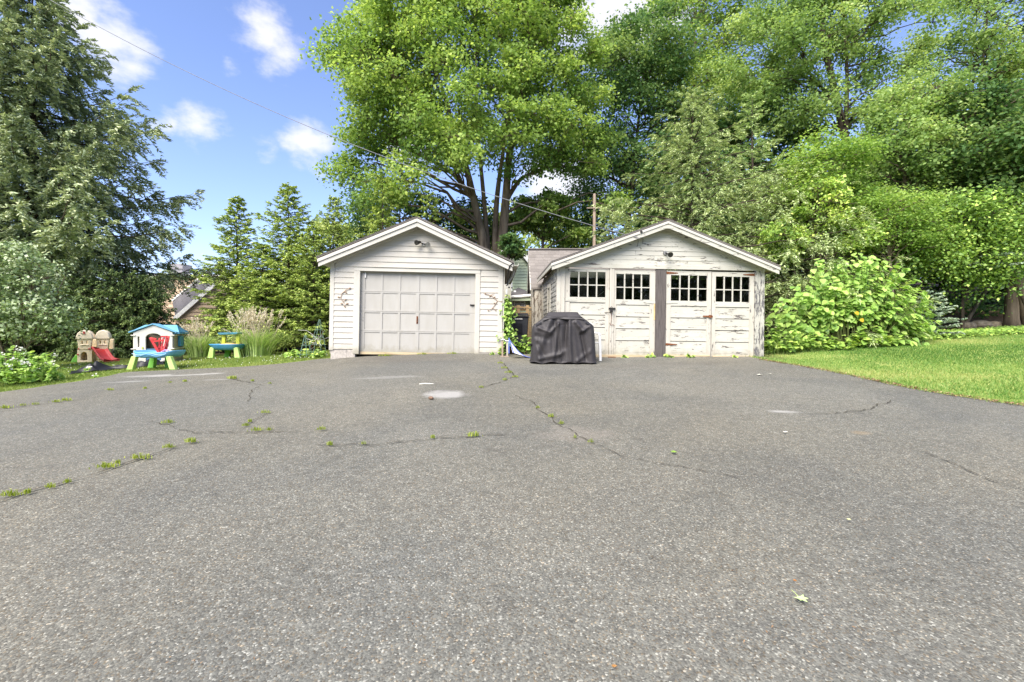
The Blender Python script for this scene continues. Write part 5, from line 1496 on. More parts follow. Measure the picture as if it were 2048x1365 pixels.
def conifer(name, label, cat, base, height, radius, mat, nb=120, power=.75, elev0=.35, droop=.5, tipup=.25, twig_len=.30, twig_step=.14, tuft=.10, tuft_w=.35, hang=.35, bark=None, group=None, low=.04, tint=(.5, .16), trunk_r=None, lean=(0, 0), sides=4, irregular=.18, upbend=0., flat=.0, density=1.0, bottom_r=1.0):
    """whorled conifer: boughs with side sprays, each spray set with needle tufts"""
    bark = bark or BARK_D
    base = Vector(base)
    t_ = thing(name, label, cat, base, (0, 0, 0), group)
    tr = trunk_r or height * .013
    zz = np.linspace(0, 1, 14)
    tp = np.stack([lean[0] * zz ** 1.5, lean[1] * zz ** 1.5, height * zz], -1)
    tp[1:-1, :2] += rng.normal(0, .006 * height * .3, (12, 2))
    paths = [tp]; radii = [tr * (1 - .95 * zz)]
    LP, LN, LT, LL, TT = [], [], [], [], []
    for i in range(nb):
        f = (i + rng.uniform(0, 1)) / nb
        h = low + (1 - low) * f ** 1.08
        a = i * 2.39996 + rng.uniform(-.35, .35)
        prof = (1 - h) ** power
        if h < .2: prof *= bottom_r + (1 - bottom_r) * h / .2
        L = radius * prof * rng.uniform(1 - irregular * 1.6, 1 + irregular) + .12
        p0 = np.array([np.interp(h, zz, tp[:, 0]), np.interp(h, zz, tp[:, 1]), h * height])
        e = elev0 + upbend * h + rng.normal(0, .08)
        n = max(5, int(L / .25))
        s = np.linspace(0, 1, n)
        ho = np.array([math.cos(a), math.sin(a), 0])
        r_ = L * s * math.cos(e * .5)
        z_ = L * (math.sin(e) * s - droop * (1 - .75 * h) * s ** 1.6 + tipup * np.clip(s - .6, 0, 1) ** 1.3)
        P = p0 + ho[None] * r_[:, None]; P[:, 2] += z_
        P[1:] += rng.normal(0, .02 * L * .25, (n - 1, 3))
        paths.append(P); radii.append(np.linspace(max(.008, .012 * L + .004), .004, n))
        # sprays
        m = max(4, int(L / twig_step * density))
        st = np.sort(rng.uniform(.06, 1.0, m))
        Q = np.stack([np.interp(st, s, P[:, k]) for k in range(3)], -1)
        D = unit(np.gradient(P, axis=0)); Dq = unit(np.stack([np.interp(st, s, D[:, k]) for k in range(3)], -1))
        side = np.where(rng.random(m) < .5, 1., -1.)[:, None] * np.cross(Dq, np.array([0, 0, 1.]))
        tl = twig_len * (1.15 - .6 * st) * rng.uniform(.6, 1.3, m) * min(1.4, .5 + L * .35)
        td = unit(Dq * .75 + side * rng.uniform(.3, 1.0, (m, 1)) + np.array([0, 0, -1.]) * hang * rng.uniform(.2, 1.6, (m, 1)))
        td[-1] = Dq[-1]
        k = max(3, int(twig_len / (tuft * .36)))
        u = np.linspace(.08, 1, k)
        for sgn in range(sides):
            W_ = Q[:, None, :] + td[:, None, :] * (tl[:, None] * u[None, :])[:, :, None]
            W_ = W_ + np.array([0, 0, -1.]) * (hang * .45 * tl[:, None] * u[None, :] ** 2)[:, :, None]
            W_ = W_.reshape(-1, 3)
            tdir = np.repeat(td, k, 0)
            perp = rdir(len(tdir))
            if flat: perp[:, 2] *= (1 - flat)
            d = unit(tdir * .9 + unit(perp) * .75)
            LP.append(W_ + d * tuft * .4); LT.append(d)
            LN.append(unit(rdir(len(d)) * .6 + np.array([0, 0, .8])))
            LL.append(tuft * rng.uniform(.7, 1.25, len(d)))
            TT.append(tint[0] + .22 * (np.tile(u, m) - .5) + .18 * (np.repeat(st, k) - .5) + rng.normal(0, tint[1], len(d)) + rng.normal(0, .06))
    Vw, Fw = tube_np(paths, radii, 5)
    npobj('trunk', Vw, Fw, bark, t_, smooth=True)
    P = np.concatenate(LP); L = np.concatenate(LL)
    V, F = leaf_quads(P, np.concatenate(LN), np.concatenate(LT), L, L * tuft_w)
    npobj('crown', V, F, mat, t_, {'tint': np.repeat(np.clip(np.concatenate(TT), 0, 1), 4)})
    return t_, len(P)

# ------------------------------------------------------------------ leaf colours
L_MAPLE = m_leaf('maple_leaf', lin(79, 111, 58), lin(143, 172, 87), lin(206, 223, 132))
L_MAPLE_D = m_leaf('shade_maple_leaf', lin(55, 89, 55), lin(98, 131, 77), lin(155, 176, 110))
L_ASH = m_leaf('ash_leaf', lin(84, 113, 65), lin(143, 172, 99), lin(209, 225, 150))
L_YEL = m_leaf('yellow_green_leaf', lin(96, 131, 62), lin(146, 178, 87), lin(189, 209, 121))
L_FAR = m_leaf('far_leaf', lin(105, 127, 79), lin(167, 185, 113), lin(225, 231, 158))
L_VIB = m_leaf('viburnum_leaf', lin(89, 113, 67), lin(137, 159, 106), lin(198, 211, 169), .2, .38, .6)
L_KNOT = m_leaf('knotweed_leaf', lin(100, 142, 64), lin(154, 190, 92), lin(206, 226, 128), .36, .42, .4)
L_IVY = m_leaf('ivy_leaf', lin(92, 125, 60), lin(148, 182, 84), lin(213, 230, 120), .28, .45, .4)
L_SPR = m_leaf('spruce_needles', lin(89, 109, 88), lin(147, 162, 125), lin(219, 225, 177), .14, .6, .2)
L_YEW = m_leaf('hedge_needles', lin(53, 71, 50), lin(91, 112, 67), lin(155, 171, 100), .14, .6, .2)
L_ARB = m_leaf('arborvitae_sprays', lin(85, 110, 62), lin(144, 167, 87), lin(217, 228, 130), .2, .6, .2)
L_HEM = m_leaf('hemlock_sprays', lin(108, 130, 90), lin(166, 184, 128), lin(218, 228, 172), .25, .6, .2)
L_PINE = m_leaf('pine_needles', lin(115, 146, 100), lin(175, 199, 134), lin(238, 251, 181), .18, .6, .2)
L_FIR = m_leaf('blue_fir_needles', lin(93, 117, 105), lin(153, 174, 151), lin(224, 233, 207), .16, .55, .3)
L_GRASS = m_leaf('grass_blade', lin(81, 107, 42), lin(125, 145, 67), lin(177, 175, 110), .3, .5, .3)
L_GRASS2 = m_leaf('lush_grass_blade', lin(69, 107, 40), lin(109, 147, 67), lin(177, 179, 111), .3, .5, .3)
L_MISC = m_leaf('ornamental_grass_blade', lin(114, 143, 79), lin(168, 194, 120), lin(225, 239, 173), .28, .5, .3)
L_PLUME = m_leaf('dry_plume', lin(186, 173, 152), lin(213, 203, 182), lin(234, 226, 209), .3, .8, .1)
L_PETAL = m_leaf('white_petal', lin(193, 193, 184), lin(213, 213, 208), lin(224, 224, 222), .25, .6, .2)
L_DEAD = m_leaf('dead_leaf', lin(94, 74, 54), lin(136, 110, 84), lin(176, 150, 118), .15, .8, .1)

def g3(x, y, dz=0.): return (x, y, float(G(x, y)) + dz)
def px(u, Y): return (u - U0) / FPX * Y
def pz(v, Y): return CAMZ - (v - V0) / FPX * Y

# ------------------------------------------------------------------ left side
sx, sy = px(66, 19.), 19.
conifer('norway_spruce', 'huge drooping Norway spruce filling the left edge of the picture', 'tree', g3(sx, sy), pz(-40, sy) - float(G(sx, sy)), 6.9, L_SPR,
    nb=160, power=.68, elev0=.34, droop=.48, tipup=.75, twig_len=.74, twig_step=.095, tuft=.21, tuft_w=.33, hang=.75, low=.19, sides=3, trunk_r=.26, irregular=.26, tint=(.48, .16))

HS = []
for i, (u, Y, top, r) in enumerate([(-30, 17.2, 600, 1.9), (70, 17.2, 590, 1.9), (165, 17.0, 560, 1.8), (250, 17.0, 548, 1.75), (288, 17.0, 562, 1.15), (352, 16.8, 655, .7)]):
    x = px(u, Y)
    lab = ['dark hemlock shrub at the left picture edge behind the white flowers', 'dark hemlock shrub left of the beige playset behind the viburnum', 'dark hemlock shrub right behind the beige playset',
           'dark hemlock shrub rising behind the red slide', 'dark hemlock shrub behind the toy playhouse', 'small hemlock shrub below the tan house'][i]
    hh = pz(top, Y) - float(G(x, Y))
    if i > 1:
        q, h0, r0 = HS[i % 2]; copy_tree(q, g3(x, Y), (r / r0, r / r0, hh / h0), i * 1.9, lab); continue
    HS.append((None, hh, r)); HS[-1] = (conifer('hemlock_shrub', lab, 'shrub', g3(x, Y), hh, r, L_YEW, nb=140, power=.42, elev0=.30, droop=.42, tipup=.1, twig_len=.38, twig_step=.10, tuft=.10, tuft_w=.36, hang=.30, low=.02, sides=2, group='dark evergreen shrubs behind the toys', flat=.3, irregular=.25, tint=(.42, .2))[0], hh, r)

AS = []
for i, (u, Y, top, r, lab) in enumerate([(474, 18.5, 398, 1.85, 'pointed arborvitae nearest the tan house, second tallest'), (577, 17.5, 372, 2.2, 'tallest pointed arborvitae behind the ornamental grass'), (525, 17.0, 490, 1.7, 'shorter arborvitae between the two tall pointed ones'),
        (628, 16.6, 455, 1.8, 'arborvitae just left of the one-car garage'), (446, 18.0, 610, .9, 'low arborvitae at the left end of the row by the tan house'), (668, 17.5, 396, 1.5, 'thin-topped arborvitae rising behind the left eave of the one-car garage')]):
    x = px(u, Y)
    hh = pz(top, Y) - float(G(x, Y))
    if i > 1:
        q, h0, r0 = AS[i % 2]; copy_tree(q, g3(x, Y), (r / r0, r / r0, hh / h0), i * 2.3, lab); continue
    AS.append((None, hh, r)); AS[-1] = (conifer('arborvitae', lab, 'tree', g3(x, Y), hh, r, L_ARB, nb=210, power=.80, elev0=.42, droop=.40, tipup=.25, twig_len=.34, twig_step=.105, tuft=.12, tuft_w=.36, hang=.22, low=.02, sides=2, group='arborvitae row behind the toys', flat=.35, irregular=.32, tint=(.5, .2))[0], hh, r)
for (u, Y, top, r, lab) in [(765, 17.2, 352, 1.5, 'slim young hemlock rising over the left roof slope of the one-car garage'), (858, 17.6, 386, 1.5, 'slim young hemlock rising behind the peak of the one-car garage')]:
    x = px(u, Y)
    conifer('young_hemlock', lab, 'tree', g3(x, Y), pz(top, Y) - float(G(x, Y)), r, L_ARB, nb=110, power=.85, elev0=.35, droop=.5, tipup=.1, twig_len=.36, twig_step=.1, tuft=.09, tuft_w=.36, hang=.3, low=.05, sides=2, group='young hemlocks behind the one-car garage', flat=.3, irregular=.3, tint=(.55, .2))

# grey-green shrub in front of the spruce
Yv = 12.3; xv = px(22, Yv)
stems = [([g3(xv, Yv), (xv + dx * .5, Yv + dy, 1.6), (xv + dx, Yv + dy * 1.4, 3.0)], .03, .01) for dx, dy in ((-1.1, .1), (-.5, -.2), (.2, .1), (.8, -.1), (1.2, .2), (.0, .3))]
broadleaf('viburnum_shrub', 'grey-green leafy shrub with pale leaves at the left picture edge', 'shrub', g3(xv, Yv), stems, [(xv - .2, Yv, 2.75, 1.75, 1.2, 1.15), (xv - .6, Yv, 1.9, 1.3, 1.0, .8), (xv + .4, Yv, 2.1, 1.2, .9, .8)], 42, .42, 11000, .085, L_VIB, shell=.3, sub=16, spread=.36, up=.7, tint=(.5, .24), crown_name='foliage')

# round maple far behind the arborvitae
Yr = 30.; xr_ = px(668, Yr)
broadleaf('far_tree', 'round pale green tree beyond the arborvitae row', 'tree', g3(xr_, Yr), [([g3(xr_, Yr), (xr_, Yr, 4.5), (xr_ - .3, Yr, 7.5)], .25, .06)], [(xr_, Yr, 6.2, 2.9, 2.6, 3.0), (xr_ - 1.5, Yr, 4.6, 2.0, 2.0, 1.8)], 34, .95, 15000, .18, L_FAR, sub=22, tint=(.55, .18))

# the big many-stemmed maple behind the garages
Ym = 20.5; xm = px(985, Ym); gm = float(G(xm, Ym))
def mp(u, v, dy=0.): return (px(u, Ym + dy), Ym + dy, pz(v, Ym + dy))
stems = [([(xm - .35, Ym, gm), mp(975, 520), mp(952, 420), mp(930, 320), mp(890, 200), mp(850, 60)], .29, .05),
         ([(xm - .1, Ym + .3, gm), mp(978, 520, .4), mp(968, 400, .6), mp(955, 260, .8), mp(950, 40, 1.2)], .19, .04),
         ([(xm + .1, Ym + .1, gm), mp(990, 510, .2), mp(992, 400, .6), mp(1010, 280, 1.2), mp(1040, 80, 2.)], .23, .04),
         ([(xm + .3, Ym - .1, gm), mp(1002, 510), mp(1012, 400), mp(1018, 300), mp(1050, 190, -.3), mp(1080, 40, -.6)], .32, .05),
         ([mp(1016, 395), mp(1042, 355, .2), mp(1100, 335, .5), mp(1160, 300, .8)], .12, .03),
         ([mp(945, 395), mp(900, 340, -.4), mp(820, 300, -.8), mp(740, 260, -1.)], .12, .03),
         ([mp(932, 330), mp(860, 230, -.8), mp(790, 150, -1.2)], .11, .03),
         ([mp(1018, 300), mp(1090, 220, .6), mp(1160, 130, 1.)], .11, .03)]
ez = lambda u, v, ru, rv, dy=0., ry=3.5: (px(u, Ym), Ym + dy, pz(v, Ym), ru / FPX * Ym, ry, rv / FPX * Ym)
broadleaf('sugar_maple', 'huge many-stemmed maple towering behind the two garages', 'tree', (xm, Ym, gm), stems,
    [ez(930, 130, 250, 220, 0, 4.6), ez(780, 190, 130, 150, -.5, 3.2), ez(1090, 160, 130, 190, .5, 3.4), ez(820, 40, 140, 130, 0, 3.), ez(1040, 20, 150, 110, 0, 3.), ez(760, 330, 110, 95, -.3, 2.2), ez(860, 330, 95, 90, -2.2, 1.4), ez(960, 300, 80, 60, -2.6, 1.4), ez(1080, 310, 80, 70, -1.8, 1.6), ez(850, 430, 120, 60, .8, 2.), ez(1160, 300, 75, 80, .5, 2.), ez(738, 250, 80, 80, -.3, 2.), ez(800, 400, 90, 60, -1.5, 1.6), ez(905, 390, 50, 46, -1.8, 1.), ez(930, 330, 70, 50, -3.0, 1.), ez(1040, 300, 60, 50, -2.6, 1.), ez(840, 380, 60, 50, -2.6, 1.), ez(1100, 370, 60, 36, -1., 1.2), ez(1185, 400, 50, 50, 0, 1.4), ez(728, 170, 60, 90, 0, 2.), ez(940, -70, 190, 90, 0, 3.)],
    262, .78, 128000, .14, L_MAPLE, BARK, shell=.40, sub=30, spread=.30, tint=(.48, .13))
# the darker lower growth beneath and beside it
def tree_px(name, label, u, Y, ells, nl, lr, leaves, leaf, mat, trunk_u=None, r0=.2, bark=None, group=None, **k):
    x = px(trunk_u if trunk_u is not None else u, Y); g_ = float(G(x, Y))
    E = [(px(a, Y + dy), Y + dy, pz(b, Y + dy), ra / FPX * Y, ry, rb / FPX * Y) for (a, b, ra, rb, dy, ry) in ells]
    top = max(E, key=lambda e: e[2])
    st = [([(x, Y, g_), (x + (top[0] - x) * .3, Y, g_ + (top[2] - g_) * .4), (top[0], top[1], top[2])], r0, .04)]
    return broadleaf(name, label, 'tree', (x, Y, g_), st, E, nl, lr, leaves, leaf, mat, bark, group, **k)

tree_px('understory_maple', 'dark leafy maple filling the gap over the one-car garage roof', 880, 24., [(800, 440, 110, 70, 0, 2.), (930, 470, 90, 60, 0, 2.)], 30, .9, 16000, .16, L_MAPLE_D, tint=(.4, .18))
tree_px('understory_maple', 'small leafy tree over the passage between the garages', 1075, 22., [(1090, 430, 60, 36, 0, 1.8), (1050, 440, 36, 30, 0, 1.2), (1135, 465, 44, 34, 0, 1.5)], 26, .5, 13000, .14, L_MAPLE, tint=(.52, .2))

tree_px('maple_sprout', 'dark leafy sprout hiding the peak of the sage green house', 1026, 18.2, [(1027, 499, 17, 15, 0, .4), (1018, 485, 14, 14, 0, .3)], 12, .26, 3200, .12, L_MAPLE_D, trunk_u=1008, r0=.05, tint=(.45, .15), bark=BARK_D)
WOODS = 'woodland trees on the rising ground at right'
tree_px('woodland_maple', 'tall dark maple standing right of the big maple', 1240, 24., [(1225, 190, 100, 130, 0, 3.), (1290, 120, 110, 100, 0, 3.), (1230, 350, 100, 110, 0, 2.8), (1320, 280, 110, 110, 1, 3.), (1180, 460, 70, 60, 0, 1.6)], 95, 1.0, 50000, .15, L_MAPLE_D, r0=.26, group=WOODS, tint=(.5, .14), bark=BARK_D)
tree_px('woodland_maple', 'pale-topped tree at the top edge behind the feathery hemlock', 1380, 27., [(1390, 60, 120, 130, 0, 3.2), (1480, 120, 110, 120, 0, 3.), (1420, 220, 120, 120, 0, 3.)], 80, 1.1, 38000, .16, L_MAPLE, r0=.28, group=WOODS, tint=(.55, .18))
Ya = 21.
stA = [([g3(px(1760, Ya), Ya), (px(1745, Ya), Ya, pz(480, Ya)), (px(1690, Ya), Ya, pz(280, Ya)), (px(1660, Ya), Ya, pz(140, Ya)), (px(1640, Ya), Ya, pz(60, Ya)), (px(1650, Ya), Ya, pz(-30, Ya))], .26, .08),
       ([(px(1648, Ya), Ya, pz(78, Ya)), (px(1720, Ya), Ya, pz(48, Ya)), (px(1790, Ya), Ya - .3, pz(0, Ya))], .10, .04), ([(px(1690, Ya), Ya, pz(280, Ya)), (px(1695, Ya), Ya, pz(160, Ya)), (px(1688, Ya), Ya, pz(40, Ya))], .12, .05),
       ([(px(1665, Ya), Ya, pz(200, Ya)), (px(1620, Ya), Ya, pz(150, Ya)), (px(1600, Ya), Ya, pz(90, Ya))], .09, .03)]
eA = lambda u, v, ru, rv, dy=0., ry=2.6: (px(u, Ya), Ya + dy, pz(v, Ya), ru / FPX * Ya, ry, rv / FPX * Ya)
broadleaf('black_locust', 'dark-limbed tree with crooked branches at the top right', 'tree', g3(px(1760, Ya), Ya), stA, [eA(1620, 60, 150, 110), eA(1530, 110, 110, 110), eA(1740, 70, 120, 110), eA(1660, -40, 170, 80), eA(1600, 200, 110, 70), eA(1750, 190, 80, 70)], 84, .82, 43000, .13, L_ASH, BARK_D, WOODS, tint=(.5, .13), shell=.3)
tree_px('woodland_ash', 'tall ash at the upper right corner with sky showing through', 1930, 23., [(1860, 150, 60, 90, 0, 2.), (1950, 90, 120, 90, 0, 2.6), (2040, 160, 100, 150, 0, 2.6), (1980, -30, 160, 80, 0, 3.), (2100, 60, 120, 150, 0, 3.)], 78, .8, 32000, .135, L_ASH, r0=.13, group=WOODS, tint=(.5, .16), shell=.2, bark=BARK_D)
tree_px('vine_hung_tree', 'vine-covered tree right of the feathery hemlock', 1790, 17.5, [(1790, 330, 80, 110, 0, 1.8), (1850, 400, 90, 90, 0, 1.8), (1740, 440, 90, 80, 0, 1.6), (1820, 230, 70, 70, 0, 1.4)], 74, .62, 30000, .115, L_ASH, r0=.16, group=WOODS, tint=(.5, .15), hang=.12)
tree_px('yellow_green_sapling', 'light yellow-green sapling before the crooked dark tree', 1650, 16.5, [(1650, 330, 80, 60, 0, 1.4), (1600, 390, 60, 40, 0, 1.), (1700, 400, 60, 40, 0, 1.)], 40, .50, 17000, .10, L_YEL, r0=.08, group=WOODS, tint=(.5, .2), squash=.35, up=1.2, spread=.5)
tree_px('yellow_green_sapling', 'light yellow-green sapling above the knotweed bush', 1790, 15.6, [(1770, 420, 60, 50, 0, 1.2), (1730, 470, 60, 40, 0, 1.), (1830, 470, 50, 40, 0, 1.)], 34, .45, 14000, .09, L_YEL, r0=.07, group=WOODS, tint=(.45, .2), squash=.35, up=1.2, spread=.5)
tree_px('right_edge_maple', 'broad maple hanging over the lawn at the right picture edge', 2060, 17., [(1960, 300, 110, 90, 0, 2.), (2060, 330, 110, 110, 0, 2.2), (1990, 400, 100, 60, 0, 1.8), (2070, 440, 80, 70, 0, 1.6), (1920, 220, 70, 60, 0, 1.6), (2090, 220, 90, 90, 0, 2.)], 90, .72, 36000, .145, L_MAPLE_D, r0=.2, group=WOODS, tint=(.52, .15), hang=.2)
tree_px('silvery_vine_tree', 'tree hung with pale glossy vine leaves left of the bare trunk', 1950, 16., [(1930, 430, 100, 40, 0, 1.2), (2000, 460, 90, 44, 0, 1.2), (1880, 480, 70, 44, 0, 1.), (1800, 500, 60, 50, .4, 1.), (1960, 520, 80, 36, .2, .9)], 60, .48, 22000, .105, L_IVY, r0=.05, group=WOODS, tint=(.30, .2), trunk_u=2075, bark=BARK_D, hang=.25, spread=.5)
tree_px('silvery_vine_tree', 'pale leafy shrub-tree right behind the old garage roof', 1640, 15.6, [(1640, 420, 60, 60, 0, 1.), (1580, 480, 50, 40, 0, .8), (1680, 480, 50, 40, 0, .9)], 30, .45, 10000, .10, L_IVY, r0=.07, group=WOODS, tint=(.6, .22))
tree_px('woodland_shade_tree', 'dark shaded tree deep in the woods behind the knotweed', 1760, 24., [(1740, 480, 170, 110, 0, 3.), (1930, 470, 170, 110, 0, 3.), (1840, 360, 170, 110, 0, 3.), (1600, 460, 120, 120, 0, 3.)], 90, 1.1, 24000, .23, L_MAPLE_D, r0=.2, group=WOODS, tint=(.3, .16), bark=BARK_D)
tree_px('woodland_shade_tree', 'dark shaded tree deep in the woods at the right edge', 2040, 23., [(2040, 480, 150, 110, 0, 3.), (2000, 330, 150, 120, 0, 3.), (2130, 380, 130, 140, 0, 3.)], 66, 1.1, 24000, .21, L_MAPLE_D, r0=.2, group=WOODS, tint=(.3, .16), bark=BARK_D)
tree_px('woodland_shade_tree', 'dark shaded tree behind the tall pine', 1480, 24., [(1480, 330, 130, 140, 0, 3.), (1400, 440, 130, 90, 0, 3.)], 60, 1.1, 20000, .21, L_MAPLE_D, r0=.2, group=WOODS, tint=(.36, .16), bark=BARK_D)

# feathery light conifers over the double garage
for (u, Y, top, r, lab, nm, m_, kw) in [
        (1385, 17.6, 188, 4.3, 'pale feathery hemlock directly behind the peak of the old garage', 'feathery_hemlock', L_HEM, dict(nb=190, power=.62, elev0=.30, droop=.42, hang=.55, tuft=.125, tuft_w=.28)),
        (1505, 18.2, 190, 2.6, 'slender blue-green pine with upright leader behind the old garage', 'white_pine', L_PINE, dict(nb=100, power=.8, elev0=.5, droop=.3, hang=.1, tuft=.16, tuft_w=.16)),
        (1585, 16.4, 330, 3.4, 'low drooping hemlock over the right eave of the old garage', 'feathery_hemlock', L_HEM, dict(nb=150, power=.55, elev0=.25, droop=.55, hang=.75, tuft=.125, tuft_w=.26)),
        (1225, 18.0, 400, 1.7, 'young feathery hemlock beside the bare utility pole', 'feathery_hemlock', L_HEM, dict(nb=90, power=.7, elev0=.35, droop=.5, hang=.5, tuft=.10, tuft_w=.28))]:
    x = px(u, Y)
    conifer(nm, lab, 'tree', g3(x, Y), pz(top, Y) - float(G(x, Y)), r, m_, tipup=.2, twig_len=.46, twig_step=.14, low=.12, sides=2, group='light conifers behind the old garage', irregular=.34, tint=(.52, .2), **kw)
x = px(1925, 16.6)
conifer('blue_fir', 'grey-green fir with layered boughs left of the bare trunk', 'tree', g3(x, 16.6), 4.6, 2.2, L_FIR, nb=80, power=.6, elev0=.2, droop=.35, tipup=.2, twig_len=.36, twig_step=.09, tuft=.085, tuft_w=.34, hang=.1, low=.46, sides=2, flat=.3, irregular=.3)
x = px(1862, 14.9)
conifer('fir_seedling', 'small grey-green fir at the lawn edge right of the knotweed', 'tree', g3(x, 14.9), 1.5, .7, L_FIR, nb=60, power=.6, elev0=.2, droop=.2, tipup=.2, twig_len=.26, twig_step=.07, tuft=.07, tuft_w=.34, hang=.05, low=.05, sides=3, flat=.3, irregular=.3)

# bare trunks at the wood's edge
x0 = onground(2024, 640); p_ = Vector((px(2024, 17.2), 17.2, 0)); p_.z = float(G(p_.x, p_.y))
tk = thing('bare_trunk_tree', 'thick straight bare trunk at the wood edge near the right picture edge', 'tree', p_)
MB().tube([(0, 0, -.1), (-.02, 0, .35), (.0, 0, 1.5), (.03, 0, 3.2), (.1, .1, 7.)], [.29, .215, .185, .17, .10], 16).build('trunk', BARK, tk, smooth=True)
V_, F_ = leaf_quads(np.stack([rng.normal(.1, 1.2, 6000), rng.normal(.1, 1.0, 6000), rng.normal(6.8, .7, 6000)], -1), unit(rdir(6000) * .6 + np.array([0, 0, .9])), rdir(6000), .12, .08)
npobj('crown', V_, F_, L_MAPLE_D, tk, {'tint': np.repeat(np.clip(rng.normal(.45, .2, 6000), 0, 1), 4)})
q0 = at(1918, 622, 17.5); q1 = at(1975, 540, 17.9)
lt = thing('leaning_sapling', 'thin grey trunk leaning right in the dark wood', 'tree', (q0.x, q0.y, float(G(q0.x, q0.y))))
d = q1 - q0
MB().tube([(0, 0, -.2), tuple(d * .5 + Vector((.05, 0, 0))), tuple(d), tuple(d * 1.8)], [.075, .065, .055, .03], 8).build('trunk', BARK, lt, smooth=True)
V_, F_ = leaf_quads(np.array(d * 1.8) + rng.normal(0, .4, (1500, 3)), unit(rdir(1500) * .6 + np.array([0, 0, .9])), rdir(1500), .10, .07)
npobj('crown', V_, F_, L_MAPLE_D, lt, {'tint': np.repeat(np.clip(rng.normal(.4, .2, 1500), 0, 1), 4)})

# the wood behind: one mass no one could count
n = 48000
Xb = rng.uniform(4, 46, n); Yb_ = rng.uniform(26, 44, n)
hz = np.clip(9.5 + 3.5 * noise2(Xb * .5, Yb_ * .5, 21), 3, None) * sm(Xb, 3, 12)
Zb = G(Xb, Yb_) + rng.uniform(0.05, 1, n) ** .8 * hz
keep = noise2(Xb * 1.3, Zb * 1.6, 22) > -.28
Pb = np.stack([Xb, Yb_, Zb], -1)[keep]
V_, F_ = leaf_quads(Pb, unit(rdir(len(Pb)) * .7 + np.array([0, -.2, .7])), rdir(len(Pb)), .48, .34)
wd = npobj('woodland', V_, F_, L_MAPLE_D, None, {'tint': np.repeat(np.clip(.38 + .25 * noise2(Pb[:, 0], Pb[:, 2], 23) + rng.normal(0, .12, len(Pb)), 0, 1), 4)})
tag(wd, 'dense dark green wood rising behind the nearer trees', 'wood', kind='stuff')
# the trees across the street behind the photographer, mirrored dark in the old panes
n = 15000
Xb = rng.uniform(-45, 45, n); Yb_ = rng.uniform(-40, -30, n); hz = 12 + 3 * noise2(Xb * .3, Yb_ * .3, 61)
Pb = np.stack([Xb, Yb_, rng.uniform(0, 1, n) * hz - .5], -1)
V_, F_ = leaf_quads(Pb, unit(rdir(n) * .8 + np.array([0, .3, .6])), rdir(n), 1.1, .8)
tag(npobj('street_trees', V_, F_, L_MAPLE_D, None, {'tint': np.repeat(np.clip(rng.normal(.4, .2, n), 0, 1), 4)}), 'belt of trees across the street, mirrored in the garage panes', 'trees', kind='stuff')
# low scrub at the wood's foot
n = 16000
Xb = rng.uniform(9, 34, n); Yb_ = rng.uniform(19.5, 27, n)
Pb = np.stack([Xb, Yb_, G(Xb, Yb_) + rng.exponential(.45, n)], -1); keep = noise2(Xb * 1.2, Yb_ * 1.2, 31) > -.05; Pb = Pb[keep]
V_, F_ = leaf_quads(Pb, unit(rdir(len(Pb)) * .7 + np.array([0, 0, .7])), rdir(len(Pb)), .16, .11)
tag(npobj('undergrowth', V_, F_, L_MAPLE_D, None, {'tint': np.repeat(np.clip(rng.normal(.3, .15, len(Pb)), 0, 1), 4)}), 'dark low undergrowth under the trees at right', 'undergrowth', kind='stuff')

# far hedgerow closing the view low on the left and centre
n = 26000
Xb = rng.uniform(-48, 8, n); Yb_ = rng.uniform(38, 46, n); hz = 4.2 + 1.2 * noise2(Xb * .4, Yb_ * .4, 41) + 6.5 * sm(Xb, -11, -3)
Pb = np.stack([Xb, Yb_, G(Xb, Yb_) + rng.uniform(0, 1, n) * hz], -1)
V_, F_ = leaf_quads(Pb, unit(rdir(n) * .7 + np.array([0, -.2, .7])), rdir(n), .5, .36)
tag(npobj('far_trees', V_, F_, L_FAR, None, {'tint': np.repeat(np.clip(rng.normal(.45, .2, n), 0, 1), 4)}), 'far belt of trees closing the view behind the houses', 'trees', kind='stuff')

# ------------------------------------------------------------------ knotweed: big single leaves
def heart(n=5):
    pts = [(0, 0), (.20, -.06), (.42, .06), (.48, .28), (.36, .56), (.16, .84), (0, 1.0)]
    V = []
    for (x, y) in pts: V.append((x, y, -.18 * y * y - .0))
    L = [(-x, y, z) for (x, y, z) in V[1:-1]]
    mid = [(0, y, -.18 * y * y - .07 * math.sin(math.pi * min(1, y * 1.1))) for y in (.12, .4, .72)]
    return V, L, mid
def leaf_shape():
    R_, L_, mid = heart()
    V = R_ + L_ + mid; nR = len(R_); l = lambda i: nR + i - 1; m = lambda i: nR + len(L_) + i
    F = [(0, 1, 2, m(0)), (m(0), 2, 3, m(1)), (m(1), 3, 4, m(2)), (m(2), 4, 5), (m(2), 5, 6)]
    F += [(m(0), l(2), l(1), 0), (m(1), l(3), l(2), m(0)), (m(2), l(4), l(3), m(1)), (l(5), l(4), m(2)), (6, l(5), m(2))]
    return np.array(V), F
LV, LF = leaf_shape()
def big_leaf_mesh(mat, tint):
    me = bpy.data.meshes.new('leaf'); me.from_pydata([tuple(v) for v in LV], [], LF)
    a_ = me.attributes.new('tint', 'FLOAT', 'POINT'); a_.data.foreach_set('value', np.full(len(LV), tint, np.float32))
    me.polygons.foreach_set('use_smooth', np.ones(len(LF), bool)); me.materials.append(mat); return me
LEAFM = [big_leaf_mesh(L_KNOT, t) for t in (.15, .35, .5, .65, .82, .95)]
LEAFD = big_leaf_mesh(m_leaf('yellowed_leaf', lin(190, 150, 40), lin(222, 186, 60), lin(236, 206, 90)), .5)

